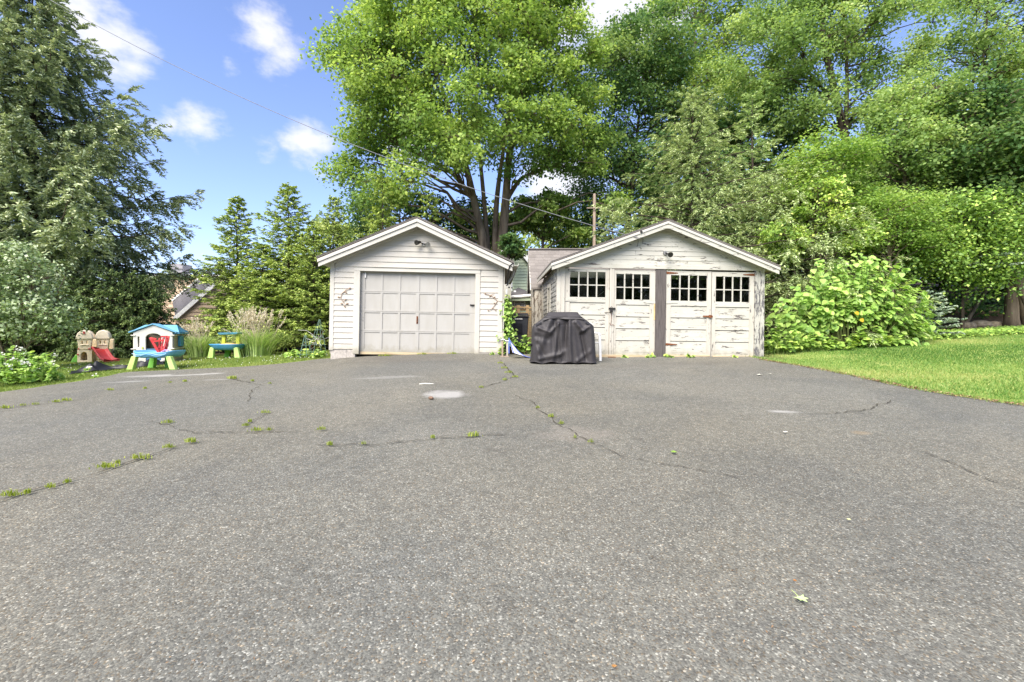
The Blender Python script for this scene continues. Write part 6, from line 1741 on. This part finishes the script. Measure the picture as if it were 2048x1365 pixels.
Yk = 13.6
kc = Vector((px(1705, Yk), Yk, 0)); kc.z = float(G(kc.x, kc.y))
kw = thing('knotweed_bush', 'broad bright green bush of large heart-shaped leaves beside the old garage', 'shrub', kc)
def kp(u, v, dy=0.): return np.array(at(u, v, Yk + dy) - kc)
sprays, spaths, srad = [], [], []
tops = []
for i in range(340):
    a = rng.uniform(-1, 1); uu = 1705 + a * 172; dy = rng.uniform(-1.0, 1.0)
    vt = 484 + 105 * abs(a) ** 2.4 + rng.uniform(0, 1) ** 1.1 * 120 + (18 if a < -.5 else 0)
    tip = kp(uu, vt, dy); b0 = kp(1705 + a * 70, 690, dy * .5); b0[2] = 0.0
    mid = (b0 + tip) / 2 + np.array([(tip[0] - b0[0]) * -.12, 0, .35])
    t = np.linspace(0, 1, 12)[:, None]
    P = (1 - t) ** 2 * b0 + 2 * t * (1 - t) * mid + t ** 2 * tip
    P[:, 2] -= .28 * t[:, 0] ** 4
    spaths.append(P); srad.append(np.linspace(.012, .003, 12)); sprays.append(P)
    tops.append(tip)
npobj('stems', *tube_np(spaths, srad, 5), m_plain('knotweed_stem', lin(96, 104, 60), .7, .2), kw)
cand = []
for P in sprays:
    n = 14
    s = rng.uniform(.30, 1.0, n); tt = np.linspace(0, 1, 12)
    Q = np.stack([np.interp(s, tt, P[:, k]) for k in range(3)], -1)
    D = unit(np.gradient(P, axis=0)); Dq = np.stack([np.interp(s, tt, D[:, k]) for k in range(3)], -1)
    for i in range(n):
        side = (1 if i % 2 else -1) * np.cross(Dq[i], [0, 0, 1.])
        out = unit((Q[i] - np.array([0, .2, .55]))[None])[0]
        d = unit((side * rng.uniform(.2, .9) + out * .35 + np.array([0, -.25, -.55]) + rng.normal(0, .25, 3))[None])[0]
        nrm = unit((out * .5 + np.array([-.1, -.55, .8]) + rng.normal(0, .3, 3))[None])[0]
        size = rng.uniform(.10, .18)
        cand.append((Q[i] + d * .03, d, nrm, size))
def leaf_matrix(p, d, nrm, size):
    y = Vector(d).normalized(); z = Vector(nrm); z = (z - y * z.dot(y)).normalized(); x = y.cross(z)
    m = Matrix(((x.x, y.x, z.x, p[0]), (x.y, y.y, z.y, p[1]), (x.z, y.z, z.z, p[2]), (0, 0, 0, 1)))
    return m @ Matrix.Diagonal((size, size, size, 1))
cand.sort(key=lambda c: c[0][1] * 1.0 - c[3] * 3 - c[0][2] * .25)       # those that show largest come first
for i, (p, d, nrm, size) in enumerate(cand[:296]):
    inst('leaf', LEAFM[int(np.clip(rng.normal(2.9, 1.1), 0, 5))], kw, leaf_matrix(p, d, nrm, size))
for (u, v) in ((1712, 624), (1722, 638)):
    p = kp(u, v, -1.05); inst('yellow_leaf', LEAFD, kw, leaf_matrix(p, (.3, -.4, -.8), (-.3, -1, .3), .11))
def bake_leaves(items, mat, name, parent, kind='stuff'):
    Vs, ts, Fs = [], [], []
    b = 0
    for (p, d, nrm, size) in items:
        y = unit(np.array(d, float)[None])[0]; z = np.array(nrm, float); z = z - y * z.dot(y); z /= np.linalg.norm(z) + 1e-9; x = np.cross(y, z)
        Vs.append(np.array(p) + size * (LV[:, :1] * x + LV[:, 1:2] * y + LV[:, 2:3] * z)); ts.append(np.full(len(LV), np.clip(rng.normal(.5, .2), 0, 1)))
        Fs += [tuple(i + b for i in f) for f in LF]; b += len(LV)
    V = np.concatenate(Vs)
    o = mobj(name, V, Fs, mat, parent, True)
    a_ = o.data.attributes.new('tint', 'FLOAT', 'POINT'); a_.data.foreach_set('value', np.concatenate(ts).astype(np.float32))
    if kind: o['kind'] = kind
    return o
bake_leaves(cand[296:], L_KNOT, 'inner_leaves', kw)

# leafy weeds along the foot of the bush and the old garage wall
def leaf_clump(name, label, cat, u, v, Y, wu, hv, n, size, mat, group=None, seed=0):
    c = Vector((px(u, Y), Y, 0)); c.z = float(G(c.x, c.y)) - .02
    t_ = thing(name, label, cat, c, group=group)
    W_ = wu / FPX * Y / 2; H_ = hv / FPX * Y
    items = []; paths = []; rad = []
    for i in range(max(4, n // 7)):
        a = rng.uniform(-1, 1); tip = np.array([a * W_ * 1.0, rng.uniform(-.5, .5) * min(W_, .6), H_ * rng.uniform(.45, 1) * (1 - .4 * a * a)])
        b0 = np.array([a * W_ * .6, tip[1] * .6, 0]); t = np.linspace(0, 1, 6)[:, None]
        P = b0 + (tip - b0) * t; P[:, 2] += .12 * H_ * np.sin(t[:, 0] * 3.1); paths.append(P); rad.append(np.linspace(.006, .002, 6))
        for k in range(7):
            s = rng.uniform(.25, 1.0); q = b0 + (tip - b0) * s
            d = rdir(1)[0] * np.array([1, .8, .35]) + np.array([0, -.2, .0]); nrm = np.array([0, -.35, 1.]) + rng.normal(0, .3, 3)
            items.append((q, d, nrm, size * rng.uniform(.6, 1.2)))
    npobj('stems', *tube_np(paths, rad, 4), m_stem, t_)
    bake_leaves(items, mat, 'leaves', t_)
    return t_
m_stem = m_plain('green_stem', lin(96, 120, 60), .7, .2)
WG = 'leafy weeds at the foot of the knotweed'
for (u, v, Y, wu, hv, n, s, m_, lab) in [
    (1560, 700, 12.3, 70, 75, 190, .12, L_IVY, 'light green weeds hugging the right corner of the old garage'), (1610, 702, 12.6, 90, 46, 190, .13, L_IVY, 'low leafy weeds left below the knotweed bush'),
    (1668, 702, 12.7, 80, 34, 160, .13, L_IVY, 'low leafy weeds under the middle of the knotweed bush'), (1745, 698, 13.0, 110, 44, 210, .17, L_IVY, 'large-leaved weeds under the right half of the knotweed bush'),
    (1830, 680, 13.6, 110, 50, 200, .11, L_IVY, 'dull green weeds right of the knotweed bush')]:
    leaf_clump('leafy_weed', lab, 'plant', u, v, Y, wu, hv, n, s, m_, WG)
leaf_clump('nettle_plant', 'bright green leafy plant in the gap beside the grill', 'plant', 1050, 712, 12.4, 34, 40, 150, .10, L_KNOT)
leaf_clump('corner_weed', 'small bright weed at the right foundation of the one-car garage', 'plant', 986, 712, 11.95, 14, 14, 30, .06, L_IVY)
leaf_clump('corner_weed', 'green weed filling the angle beside the small wooden stand', 'plant', 1004, 712, 11.95, 14, 24, 60, .07, L_IVY)
leaf_clump('broadleaf_weed', 'low leafy weeds in front of the wire trellis cones', 'plant', 600, 702, 13.0, 70, 22, 150, .10, L_IVY)
leaf_clump('broadleaf_weed', 'low leafy weeds against the left foundation of the one-car garage', 'plant', 642, 702, 12.6, 30, 20, 90, .08, L_IVY)
for k, (u, n_, lab) in enumerate([(1380, 26, 'spiky weed at the foot of the third carriage door'), (1336, 34, 'leafy weed at the foot of the bare grey post'), (1300, 30, 'broad weed left of the bare grey post'), (1250, 14, 'tiny weed under the second carriage door'), (1468, 12, 'tiny weed under the fourth carriage door')]):
    q = at(u, 712, 11.58)
    leaf_clump('door_weed', lab, 'weed', u, 712, 11.56, 20 if n_ > 20 else 10, 12 if n_ > 20 else 7, n_, .075, L_IVY, 'weeds along the carriage doors')

# vine climbing the garage corner
vc = Vector((px(1016, 12.2), 12.2, 0)); vc.z = float(G(vc.x, vc.y))
vn = thing('climbing_vine', 'light green vine climbing beside the right wall of the one-car garage', 'vine', vc)
items = []; P = []
for i in range(520):
    h = rng.uniform(0, 1); z = .25 + h * 1.35
    w_ = .16 * (1 - .5 * h) + .05 * math.sin(h * 12)
    items.append((np.array([.02 + rng.normal(0, w_ * .7) - .04 * h, rng.uniform(-.2, .3), z]), rdir(1)[0] + np.array([0, -.3, -.3]), np.array([0, -.5, .8]) + rng.normal(0, .3, 3), rng.uniform(.045, .085)))
npobj('stem', *tube_np([np.stack([.03 * np.sin(np.linspace(0, 9, 20)), np.zeros(20), np.linspace(0, 1.6, 20)], -1)], [np.full(20, .008)], 5), m_stem, vn)
bake_leaves(items, L_KNOT, 'leaves', vn)

# white-flowering shrub by the house, seen over the fence
leaf_clump('flowering_shrub', 'pale blossoming shrub seen over the slat fence', 'shrub', 1057, 640, 20.5, 22, 80, 260, .10, L_PETAL)

# ------------------------------------------------------------------ flowers at the left edge
fc = onground(22, 770); fc = Vector((fc.x, fc.y + .25, 0)); fc.z = float(G(fc.x, fc.y))
fl = thing('white_flower_clump', 'light green perennials with white flowers at the left driveway edge', 'plant', fc)
items = []; paths = []; rad = []; pet = []
for i in range(110):
    b0 = np.array([rng.normal(-.1, .42), rng.normal(.0, .28), 0]); hgt = rng.uniform(.25, .85) * math.exp(-max(0, b0[0] - .1) * 1.6)
    tip = b0 + np.array([rng.normal(.06, .16), rng.normal(0, .1), hgt]); t = np.linspace(0, 1, 6)[:, None]
    P = b0 + (tip - b0) * t; paths.append(P); rad.append(np.linspace(.006, .003, 6))
    for k in range(16):
        s = rng.uniform(.1, .95); items.append((b0 + (tip - b0) * s, rdir(1)[0] * np.array([1, 1, .4]) + np.array([0, 0, .15]), np.array([0, -.3, 1.]) + rng.normal(0, .4, 3), rng.uniform(.045, .10)))
    if i % 4 == 0:
        for k in range(8): pet.append((tip + rng.normal(0, .025, 3), rdir(1)[0], np.array([0, -.5, .8]) + rng.normal(0, .3, 3), rng.uniform(.03, .05)))
npobj('stems', *tube_np(paths, rad, 4), m_stem, fl); bake_leaves(items, L_KNOT, 'leaves', fl); bake_leaves(pet, L_PETAL, 'petals', fl)

# ------------------------------------------------------------------ ornamental grass
def miscanthus(u, v, Y, wpx, hpx, nbl, npl, label, lean=0.):
    c = Vector((px(u, Y), Y, 0)); c.z = float(G(c.x, c.y)) - .02
    t_ = thing('ornamental_grass', label, 'grass', c, group='clumps of plumed ornamental grass')
    W_ = wpx / FPX * Y / 2; H_ = hpx / FPX * Y
    V, F, tn = [], [], []
    b = 0
    for i in range(nbl):
        a = rng.uniform(0, 6.28); r0 = abs(rng.normal(0, .22)) * W_; out = rng.uniform(.2, 1.1) * W_; h = H_ * rng.uniform(.40, .74)
        d = np.array([math.cos(a), math.sin(a) * .7, 0]); sd = np.array([-math.sin(a), math.cos(a), 0]); w = rng.uniform(.007, .013)
        for j in range(6):
            s = j / 5; p = d * (r0 + out * s ** 1.5) + np.array([0, 0, h * (1.35 * s - .62 * s ** 2.4)])
            V += [p - sd * w * (1 - s * .8), p + sd * w * (1 - s * .8)]
        tn += [np.clip(rng.normal(.5, .22), 0, 1)] * 12
        for j in range(5): F.append((b + 2 * j, b + 2 * j + 1, b + 2 * j + 3, b + 2 * j + 2))
        b += 12
    npobj('blades', np.array(V), np.array(F), L_MISC, t_, {'tint': np.array(tn)})
    paths, rad = [], []; PP, TT = [], []
    for i in range(npl):
        a = rng.normal(lean, .40); dep = rng.uniform(-.25, .25) * W_
        base = np.array([rng.normal(0, .22) * W_, dep, H_ * .12]); tip = np.array([base[0] + math.sin(a) * W_ * .85, dep * 1.4, H_ * (rng.uniform(.72, 1.0) * math.cos(a * .75))])
        t = np.linspace(0, 1, 9)[:, None]; P = base + (tip - base) * t; P[:, 0] += .10 * math.sin(a) * (t[:, 0] ** 3); P[:, 2] += .06 * np.sin(t[:, 0] * 3.14)
        paths.append(P); rad.append(np.linspace(.006, .003, 9))
        s = rng.uniform(.78, 1.0, 24); Q = np.stack([np.interp(s, t[:, 0], P[:, k]) for k in range(3)], -1)
        PP.append(Q + rng.normal(0, .012, Q.shape)); TT.append(np.tile(unit((tip - base)[None]), (24, 1)) + rng.normal(0, .35, (24, 3)))
    npobj('stalks', *tube_np(paths, rad, 4), m_plain('dry_stalk', lin(196, 184, 158), .8, .1), t_)
    P = np.concatenate(PP); V_, F_ = leaf_quads(P, rdir(len(P)), np.concatenate(TT), .075, .018)
    npobj('plumes', V_, F_, L_PLUME, t_, {'tint': np.repeat(np.clip(rng.normal(.55, .25, len(P)), 0, 1), 4)})
miscanthus(512, 712, 14.4, 150, 100, 900, 105, 'large clump of ornamental grass with straw plumes right of the sand table')
miscanthus(400, 716, 15.0, 96, 84, 620, 36, 'smaller plumed ornamental grass between playhouse and sand table', -.1)

# ------------------------------------------------------------------ lawns (blades nobody could count)
def blades(P, H, tint, mat, name, label, w=.010):
    n = len(P); a = rng.uniform(0, 6.28, n); sd = np.stack([np.cos(a), np.sin(a), np.zeros(n)], -1)
    ln = rng.normal(0, .45, (n, 2)) * H[:, None]
    tip = P + np.concatenate([ln, H[:, None]], 1)
    V = np.stack([P - sd * w * .5, P + sd * w * .5, tip], 1).reshape(-1, 3)
    o = npobj(name, V, np.arange(n * 3).reshape(-1, 3), mat, None, {'tint': np.repeat(np.clip(tint, 0, 1), 3)})
    return tag(o, label, 'grass', kind='stuff')
n = 270000
Yg_ = 5.2 + 13.5 * rng.uniform(0, 1, n) ** 1.15; Xg = rng.uniform(4.5, 22, n)
edge = xr(np.clip(Yg_, ERy.min() - 2, ERy.max()))
lim = 13.5 + .19 * np.clip(Xg - 7, 0, 30)
keep = (Xg > edge - .04 + .05 * rng.normal(0, 1, n)) & (Yg_ < lim) & (Xg < Yg_ * 1.25 + 1)
keep &= ~((Xg < 7.6) & (Yg_ > 11.8)) | (Xg > 6.7)
Xg, Yg_ = Xg[keep], Yg_[keep]
patch = noise2(Xg * .55, Yg_ * 1.1, 51)
H = rng.uniform(.025, .055, len(Xg)) * (1 + .5 * (rng.random(len(Xg)) < .05)) * (1 + .8 * np.exp(-np.clip(Xg - xr(np.clip(Yg_, ERy.min() - 2, ERy.max())), 0, 9) * 4))
blades(np.stack([Xg, Yg_, G(Xg, Yg_) - .03], -1), H, .40 + .50 * np.clip(patch, -.5, 1) + rng.normal(0, .18, len(Xg)), L_GRASS2, 'lawn_grass', 'mown green lawn right of the driveway with a few dry patches', .013)
n = 190000
Xg = rng.uniform(-21, -3.2, n); Yg_ = rng.uniform(8.0, 16.2, n)
keep = (Xg < xl(Yg_) + .04 + .07 * rng.normal(0, 1, n)) & ~((Xg > -5.0) & (Yg_ > 11.9)) & (Xg > -Yg_ * 1.25)
Xg, Yg_ = Xg[keep], Yg_[keep]
H = rng.uniform(.03, .065, len(Xg))
blades(np.stack([Xg, Yg_, G(Xg, Yg_) - .03], -1), H, .50 + .30 * noise2(Xg * .9, Yg_ * .9, 52) + rng.normal(0, .2, len(Xg)), L_GRASS, 'lawn_grass', 'yellowish clover-dotted lawn under the toys left of the driveway', .012)
# clover heads
n = 260; Xc = rng.uniform(-13.5, -5, n); Yc = rng.uniform(9.5, 14.2, n); keep = (Xc < xl(Yc) - .1) & (noise2(Xc, Yc, 53) > -.1); Xc, Yc = Xc[keep], Yc[keep]
V_, F_ = leaf_quads(np.stack([Xc, Yc, G(Xc, Yc) + .035], -1), unit(rdir(len(Xc)) * .3 + np.array([0, -.7, .7])), rdir(len(Xc)), .022, .022)
tag(npobj('clover_flowers', V_, F_, L_PETAL, None, {'tint': np.full(len(V_), .6)}), 'scattered white clover heads in the left lawn', 'flowers', kind='stuff')
# ivy-like ground cover between lawn and wood
n = 15000
Xg = rng.uniform(8, 23, n); lim = 13.4 + .19 * np.clip(Xg - 7, 0, 30); Yg_ = lim + rng.normal(.5, .45, n)
P = np.stack([Xg, Yg_, G(Xg, Yg_) + rng.uniform(0, .16, n)], -1)
V_, F_ = leaf_quads(P, unit(rdir(n) * .4 + np.array([0, -.3, .9])), rdir(n), .09, .08)
tag(npobj('ground_cover', V_, F_, L_IVY, None, {'tint': np.repeat(np.clip(rng.normal(.38, .2, n), 0, 1), 4)}), 'strip of low ground cover between the right lawn and the wood', 'ground cover', kind='stuff')

# dry leaf bits and soil showing along the driveway edge of the right lawn
n = 1500
Ye = rng.uniform(ERy.min() - 1.5, ERy.max() + .3, n); Xe = xr(np.clip(Ye, ERy.min() - 2, ERy.max())) + rng.normal(-.02, .05, n)
V_, F_ = leaf_quads(np.stack([Xe, Ye, G(Xe, Ye) + rng.uniform(.008, .03, n)], -1), unit(rdir(n) * .5 + np.array([0, 0, 1.])), rdir(n), rng.uniform(.015, .05, n), rng.uniform(.01, .03, n))
tag(npobj('edge_litter', V_, F_, L_DEAD, None, {'tint': np.repeat(rng.random(n), 4)}), 'dry leaf litter along the right edge of the driveway', 'litter', kind='stuff')
# stones at the wood's edge
M['stone'] = m_plain('lichened_stone', lin(150, 138, 118), .95, .1, 0, .25, 8, .5)
for i, (u, v, s, lab) in enumerate([(1935, 622, .26, 'leftmost pale fieldstone at the foot of the dark wood'), (1962, 620, .30, 'second fieldstone from the left under the trees'), (1992, 617, .24, 'fieldstone next to the thick bare trunk'), (1978, 628, .16, 'small fieldstone in front of the others')]):
    p_ = at(u, v, 17.6); p_.z = float(G(p_.x, p_.y))
    bm = bmesh.new(); bmesh.ops.create_icosphere(bm, subdivisions=2, radius=1)
    for vv in bm.verts: vv.co *= (1 + random.uniform(-.14, .14)); vv.co.x *= s * 1.3; vv.co.y *= s; vv.co.z *= s * .75
    me = bpy.data.meshes.new('fieldstone'); bm.to_mesh(me); bm.free(); me.materials.append(M['stone'])
    o = bpy.data.objects.new('fieldstone', me); o.location = (p_.x, p_.y, p_.z + s * .3); link(o); tag(o, lab, 'stone', 'fieldstones at the wood edge')

# ------------------------------------------------------------------ tufts in the cracks
def tuft_mesh(n, h, w, seed):
    r = np.random.default_rng(seed); V, F, tn = [], [], []; b = 0
    for i in range(n):
        x = r.normal(0, .42) * w; y = r.normal(0, .025); a = r.uniform(0, 6.28); ln = r.uniform(.3, 1.1); hh = h * r.uniform(.4, 1.0) * math.exp(-(x / w) ** 2 * .8)
        d = np.array([math.cos(a), math.sin(a) * .7, 0]); sd = np.array([-math.sin(a), math.cos(a), 0]) * r.uniform(.0035, .006)
        p0 = np.array([x, y, 0]); p1 = p0 + d * hh * ln * .5 + np.array([0, 0, hh * .75]); p2 = p0 + d * hh * ln * 1.2 + np.array([0, 0, hh * .85])
        V += [p0 - sd, p0 + sd, p1 - sd * .8, p1 + sd * .8, p2]; tn += [np.clip(r.normal(.45, .25), 0, 1)] * 5
        F += [(b, b + 1, b + 3, b + 2), (b + 2, b + 3, b + 4)]; b += 5
    me = bpy.data.meshes.new('weed_tuft'); me.from_pydata([tuple(v) for v in V], [], F)
    a_ = me.attributes.new('tint', 'FLOAT', 'POINT'); a_.data.foreach_set('value', np.array(tn, np.float32)); me.materials.append(L_TUFT); return me
L_TUFT = m_leaf('crack_grass', lin(112, 132, 40), lin(160, 176, 66), lin(200, 206, 100), .4, .5, .3)
TM = [tuft_mesh(60, .085, .17, s) for s in (1, 2, 3, 4)]
LINES = {'a': 'in the long diagonal crack at left', 'b': 'in the short forked crack left of middle', 'c': 'along the level crack across the middle',
         'd': 'in the crack running right below the grill', 'e': 'in the seam between the garage aprons', 'f': 'in the far left driveway crack', 'g': 'on the asphalt below the play tables'}
ORD = ['first', 'second', 'third', 'fourth', 'fifth', 'sixth', 'seventh', 'eighth', 'ninth', 'tenth']
TUFTS = [(20, 995, 46, 'a'), (55, 990, 20, 'a'), (100, 978, 22, 'a'), (135, 968, 12, 'a'), (212, 938, 44, 'a'), (236, 930, 16, 'a'), (280, 920, 46, 'a'), (338, 898, 26, 'a'), (382, 887, 34, 'a'),
        (336, 848, 26, 'b'), (492, 854, 16, 'b'), (500, 846, 14, 'b'), (530, 828, 22, 'b'), (512, 864, 26, 'b'), (538, 863, 12, 'b'), (642, 862, 20, 'c'), (660, 893, 20, 'c'), (727, 891, 12, 'c'), (866, 879, 15, 'c'), (948, 875, 34, 'c'),
        (1075, 818, 10, 'd'), (1103, 836, 18, 'd'), (1122, 850, 15, 'd'), (1182, 887, 14, 'd'), (1150, 878, 8, 'd'), (1000, 728, 14, 'e'), (1008, 738, 16, 'e'), (1018, 747, 18, 'e'), (1030, 756, 16, 'e'), (1010, 762, 14, 'e'), (962, 777, 12, 'e'),
        (10, 818, 26, 'f'), (45, 813, 12, 'f'), (70, 811, 14, 'f'), (112, 806, 18, 'f'), (132, 803, 26, 'f'), (220, 782, 18, 'g'), (290, 779, 10, 'g'), (370, 765, 14, 'g'), (340, 767, 8, 'g'), (465, 759, 30, 'g'), (505, 764, 12, 'g'), (540, 769, 8, 'g')]
for (u, v, w, ln) in TUFTS:
    p_ = onground(u, v)
    o = inst('weed_tuft', TM[random.randrange(4)]); s = (w / FPX * p_.y) / .30
    o.location = (p_.x, p_.y, p_.z + .012); o.scale = (s, min(1.6, max(s, .5)), min(1.5, .45 + s * .6)); o.rotation_euler = (0, 0, R(random.uniform(-14, 20)))
    k = sorted(q[0] for q in TUFTS if q[3] == ln).index(u)
    tag(o, ORD[k] + ' grass tuft from the left ' + LINES[ln], 'weed', 'grass tufts ' + LINES[ln])
# grass along the sill of the overhead door
for (u, s, lab) in [(905, .5, 'weed sprig under the right half of the overhead door'), (770, .6, 'weed sprig under the left half of the overhead door'), (845, .5, 'weed sprig under the middle of the overhead door')]:
    q = at(u, 710, 11.93); o = inst('door_sprig', TM[1]); o.location = (q.x, q.y, float(G(q.x, q.y)) + .05); o.scale = (s * 2, .8, .9); tag(o, lab, 'weed', 'sprigs along the overhead door')

# ------------------------------------------------------------------ small things on the asphalt
def m_flat(name, rgb, rough=.7): return m_plain(name, lin(*rgb), rough, .2, 0, .1, 30)
def fallen(u, v, size, rgb, label, name='fallen_leaf', shape=None, rot=0.):
    p_ = onground(u, v)
    ol = shape or [(0, 0), (.25, .12), (.62, .10), (.38, .34), (.50, .70), (.16, .62), (0, 1.0), (-.16, .62), (-.50, .70), (-.38, .34), (-.62, .10), (-.25, .12)]
    n = len(ol); V = [(x * size, (y - .4) * size, .012 + .06 * size * (x * x) * 4) for x, y in ol] + [(0, 0, .006)]
    F = [(i, (i + 1) % n, n) for i in range(n)]
    o = mobj(name, V, F, m_flat(name + '_colour', rgb)); o.location = p_ + Vector((0, 0, .012)); o.rotation_euler = (0, 0, R(rot))
    m2 = o.modifiers.new('s', 'SOLIDIFY'); m2.thickness = .0012
    return tag(o, label, 'leaf')
lf = fallen(1603, 1207, .052, (176, 196, 136), 'single pale green lobed leaf lying on the near right asphalt', rot=200)
MB().tube([(0, -.018, .012), (-.006, -.038, .016), (-.01, -.06, .018)], .0015, 5).build('stalk', m_flat('leaf_stalk', (180, 196, 120)), lf)
fallen(1698, 1046, .022, (206, 208, 150), 'tiny pale leaf scrap on the right half of the asphalt', 'leaf_scrap', rot=60)
fallen(1348, 909, .06, (120, 150, 60), 'small green leaf lying right of the driveway middle', 'fallen_leaf', rot=100)
fallen(1570, 868, .04, (226, 222, 206), 'tiny white scrap on the asphalt before the old garage', 'paper_scrap', rot=10)
fallen(1590, 1170, .016, (150, 104, 60), 'orange-brown leaf scrap beside the lobed green leaf', 'leaf_scrap', rot=80)
fallen(1228, 1344, .018, (150, 112, 66), 'brown scrap at the bottom picture edge', 'leaf_scrap', rot=20)
fallen(1519, 752, .09, (216, 214, 196), 'pale scrap on the asphalt below the fourth carriage door', 'paper_scrap', rot=90)
fallen(1540, 750, .05, (216, 214, 196), 'smaller pale scrap right of the one below the fourth door', 'paper_scrap', rot=40)
p_ = onground(862, 800)
bm = bmesh.new(); bmesh.ops.create_icosphere(bm, subdivisions=2, radius=.04)
for vv in bm.verts: vv.co *= 1 + random.uniform(-.15, .15); vv.co.z *= .7
me = bpy.data.meshes.new('pebble'); bm.to_mesh(me); bm.free(); me.materials.append(m_flat('pebble_colour', (120, 98, 82)))
o = bpy.data.objects.new('pebble', me); o.location = p_ + Vector((0, 0, .025)); link(o); tag(o, 'brown pebble just below the white asphalt stain', 'stone')
p_ = onground(852, 770)
o = MB().tube([(-.12, 0, .012), (-.03, .015, .018), (.06, .02, .015), (.12, .05, .012)], [.006, .010, .009, .004], 6).build('stick', m_flat('bleached_stick', (226, 222, 208)))
o.location = p_; tag(o, 'bleached white stick lying above the white asphalt stain', 'stick')
n = 260                                            # crumbs of bark and leaf on the near asphalt
Yc = 1.8 + 9 * rng.random(n) ** 1.6; Xc = rng.uniform(-1, 1, n) * Yc * 1.1; keep = (Xc > xl(Yc) + .3) & (Xc < xr(Yc) - .3); Xc, Yc = Xc[keep], Yc[keep]
V_, F_ = leaf_quads(np.stack([Xc, Yc, G(Xc, Yc) + .014], -1), unit(rdir(len(Xc)) * .25 + np.array([0, 0, 1.])), rdir(len(Xc)), rng.uniform(.008, .022, len(Xc)), rng.uniform(.004, .008, len(Xc)))
tag(npobj('leaf_crumbs', V_, F_, L_DEAD, None, {'tint': np.repeat(rng.random(len(Xc)), 4)}), 'crumbs of dry leaf strewn over the near asphalt', 'litter', kind='stuff')
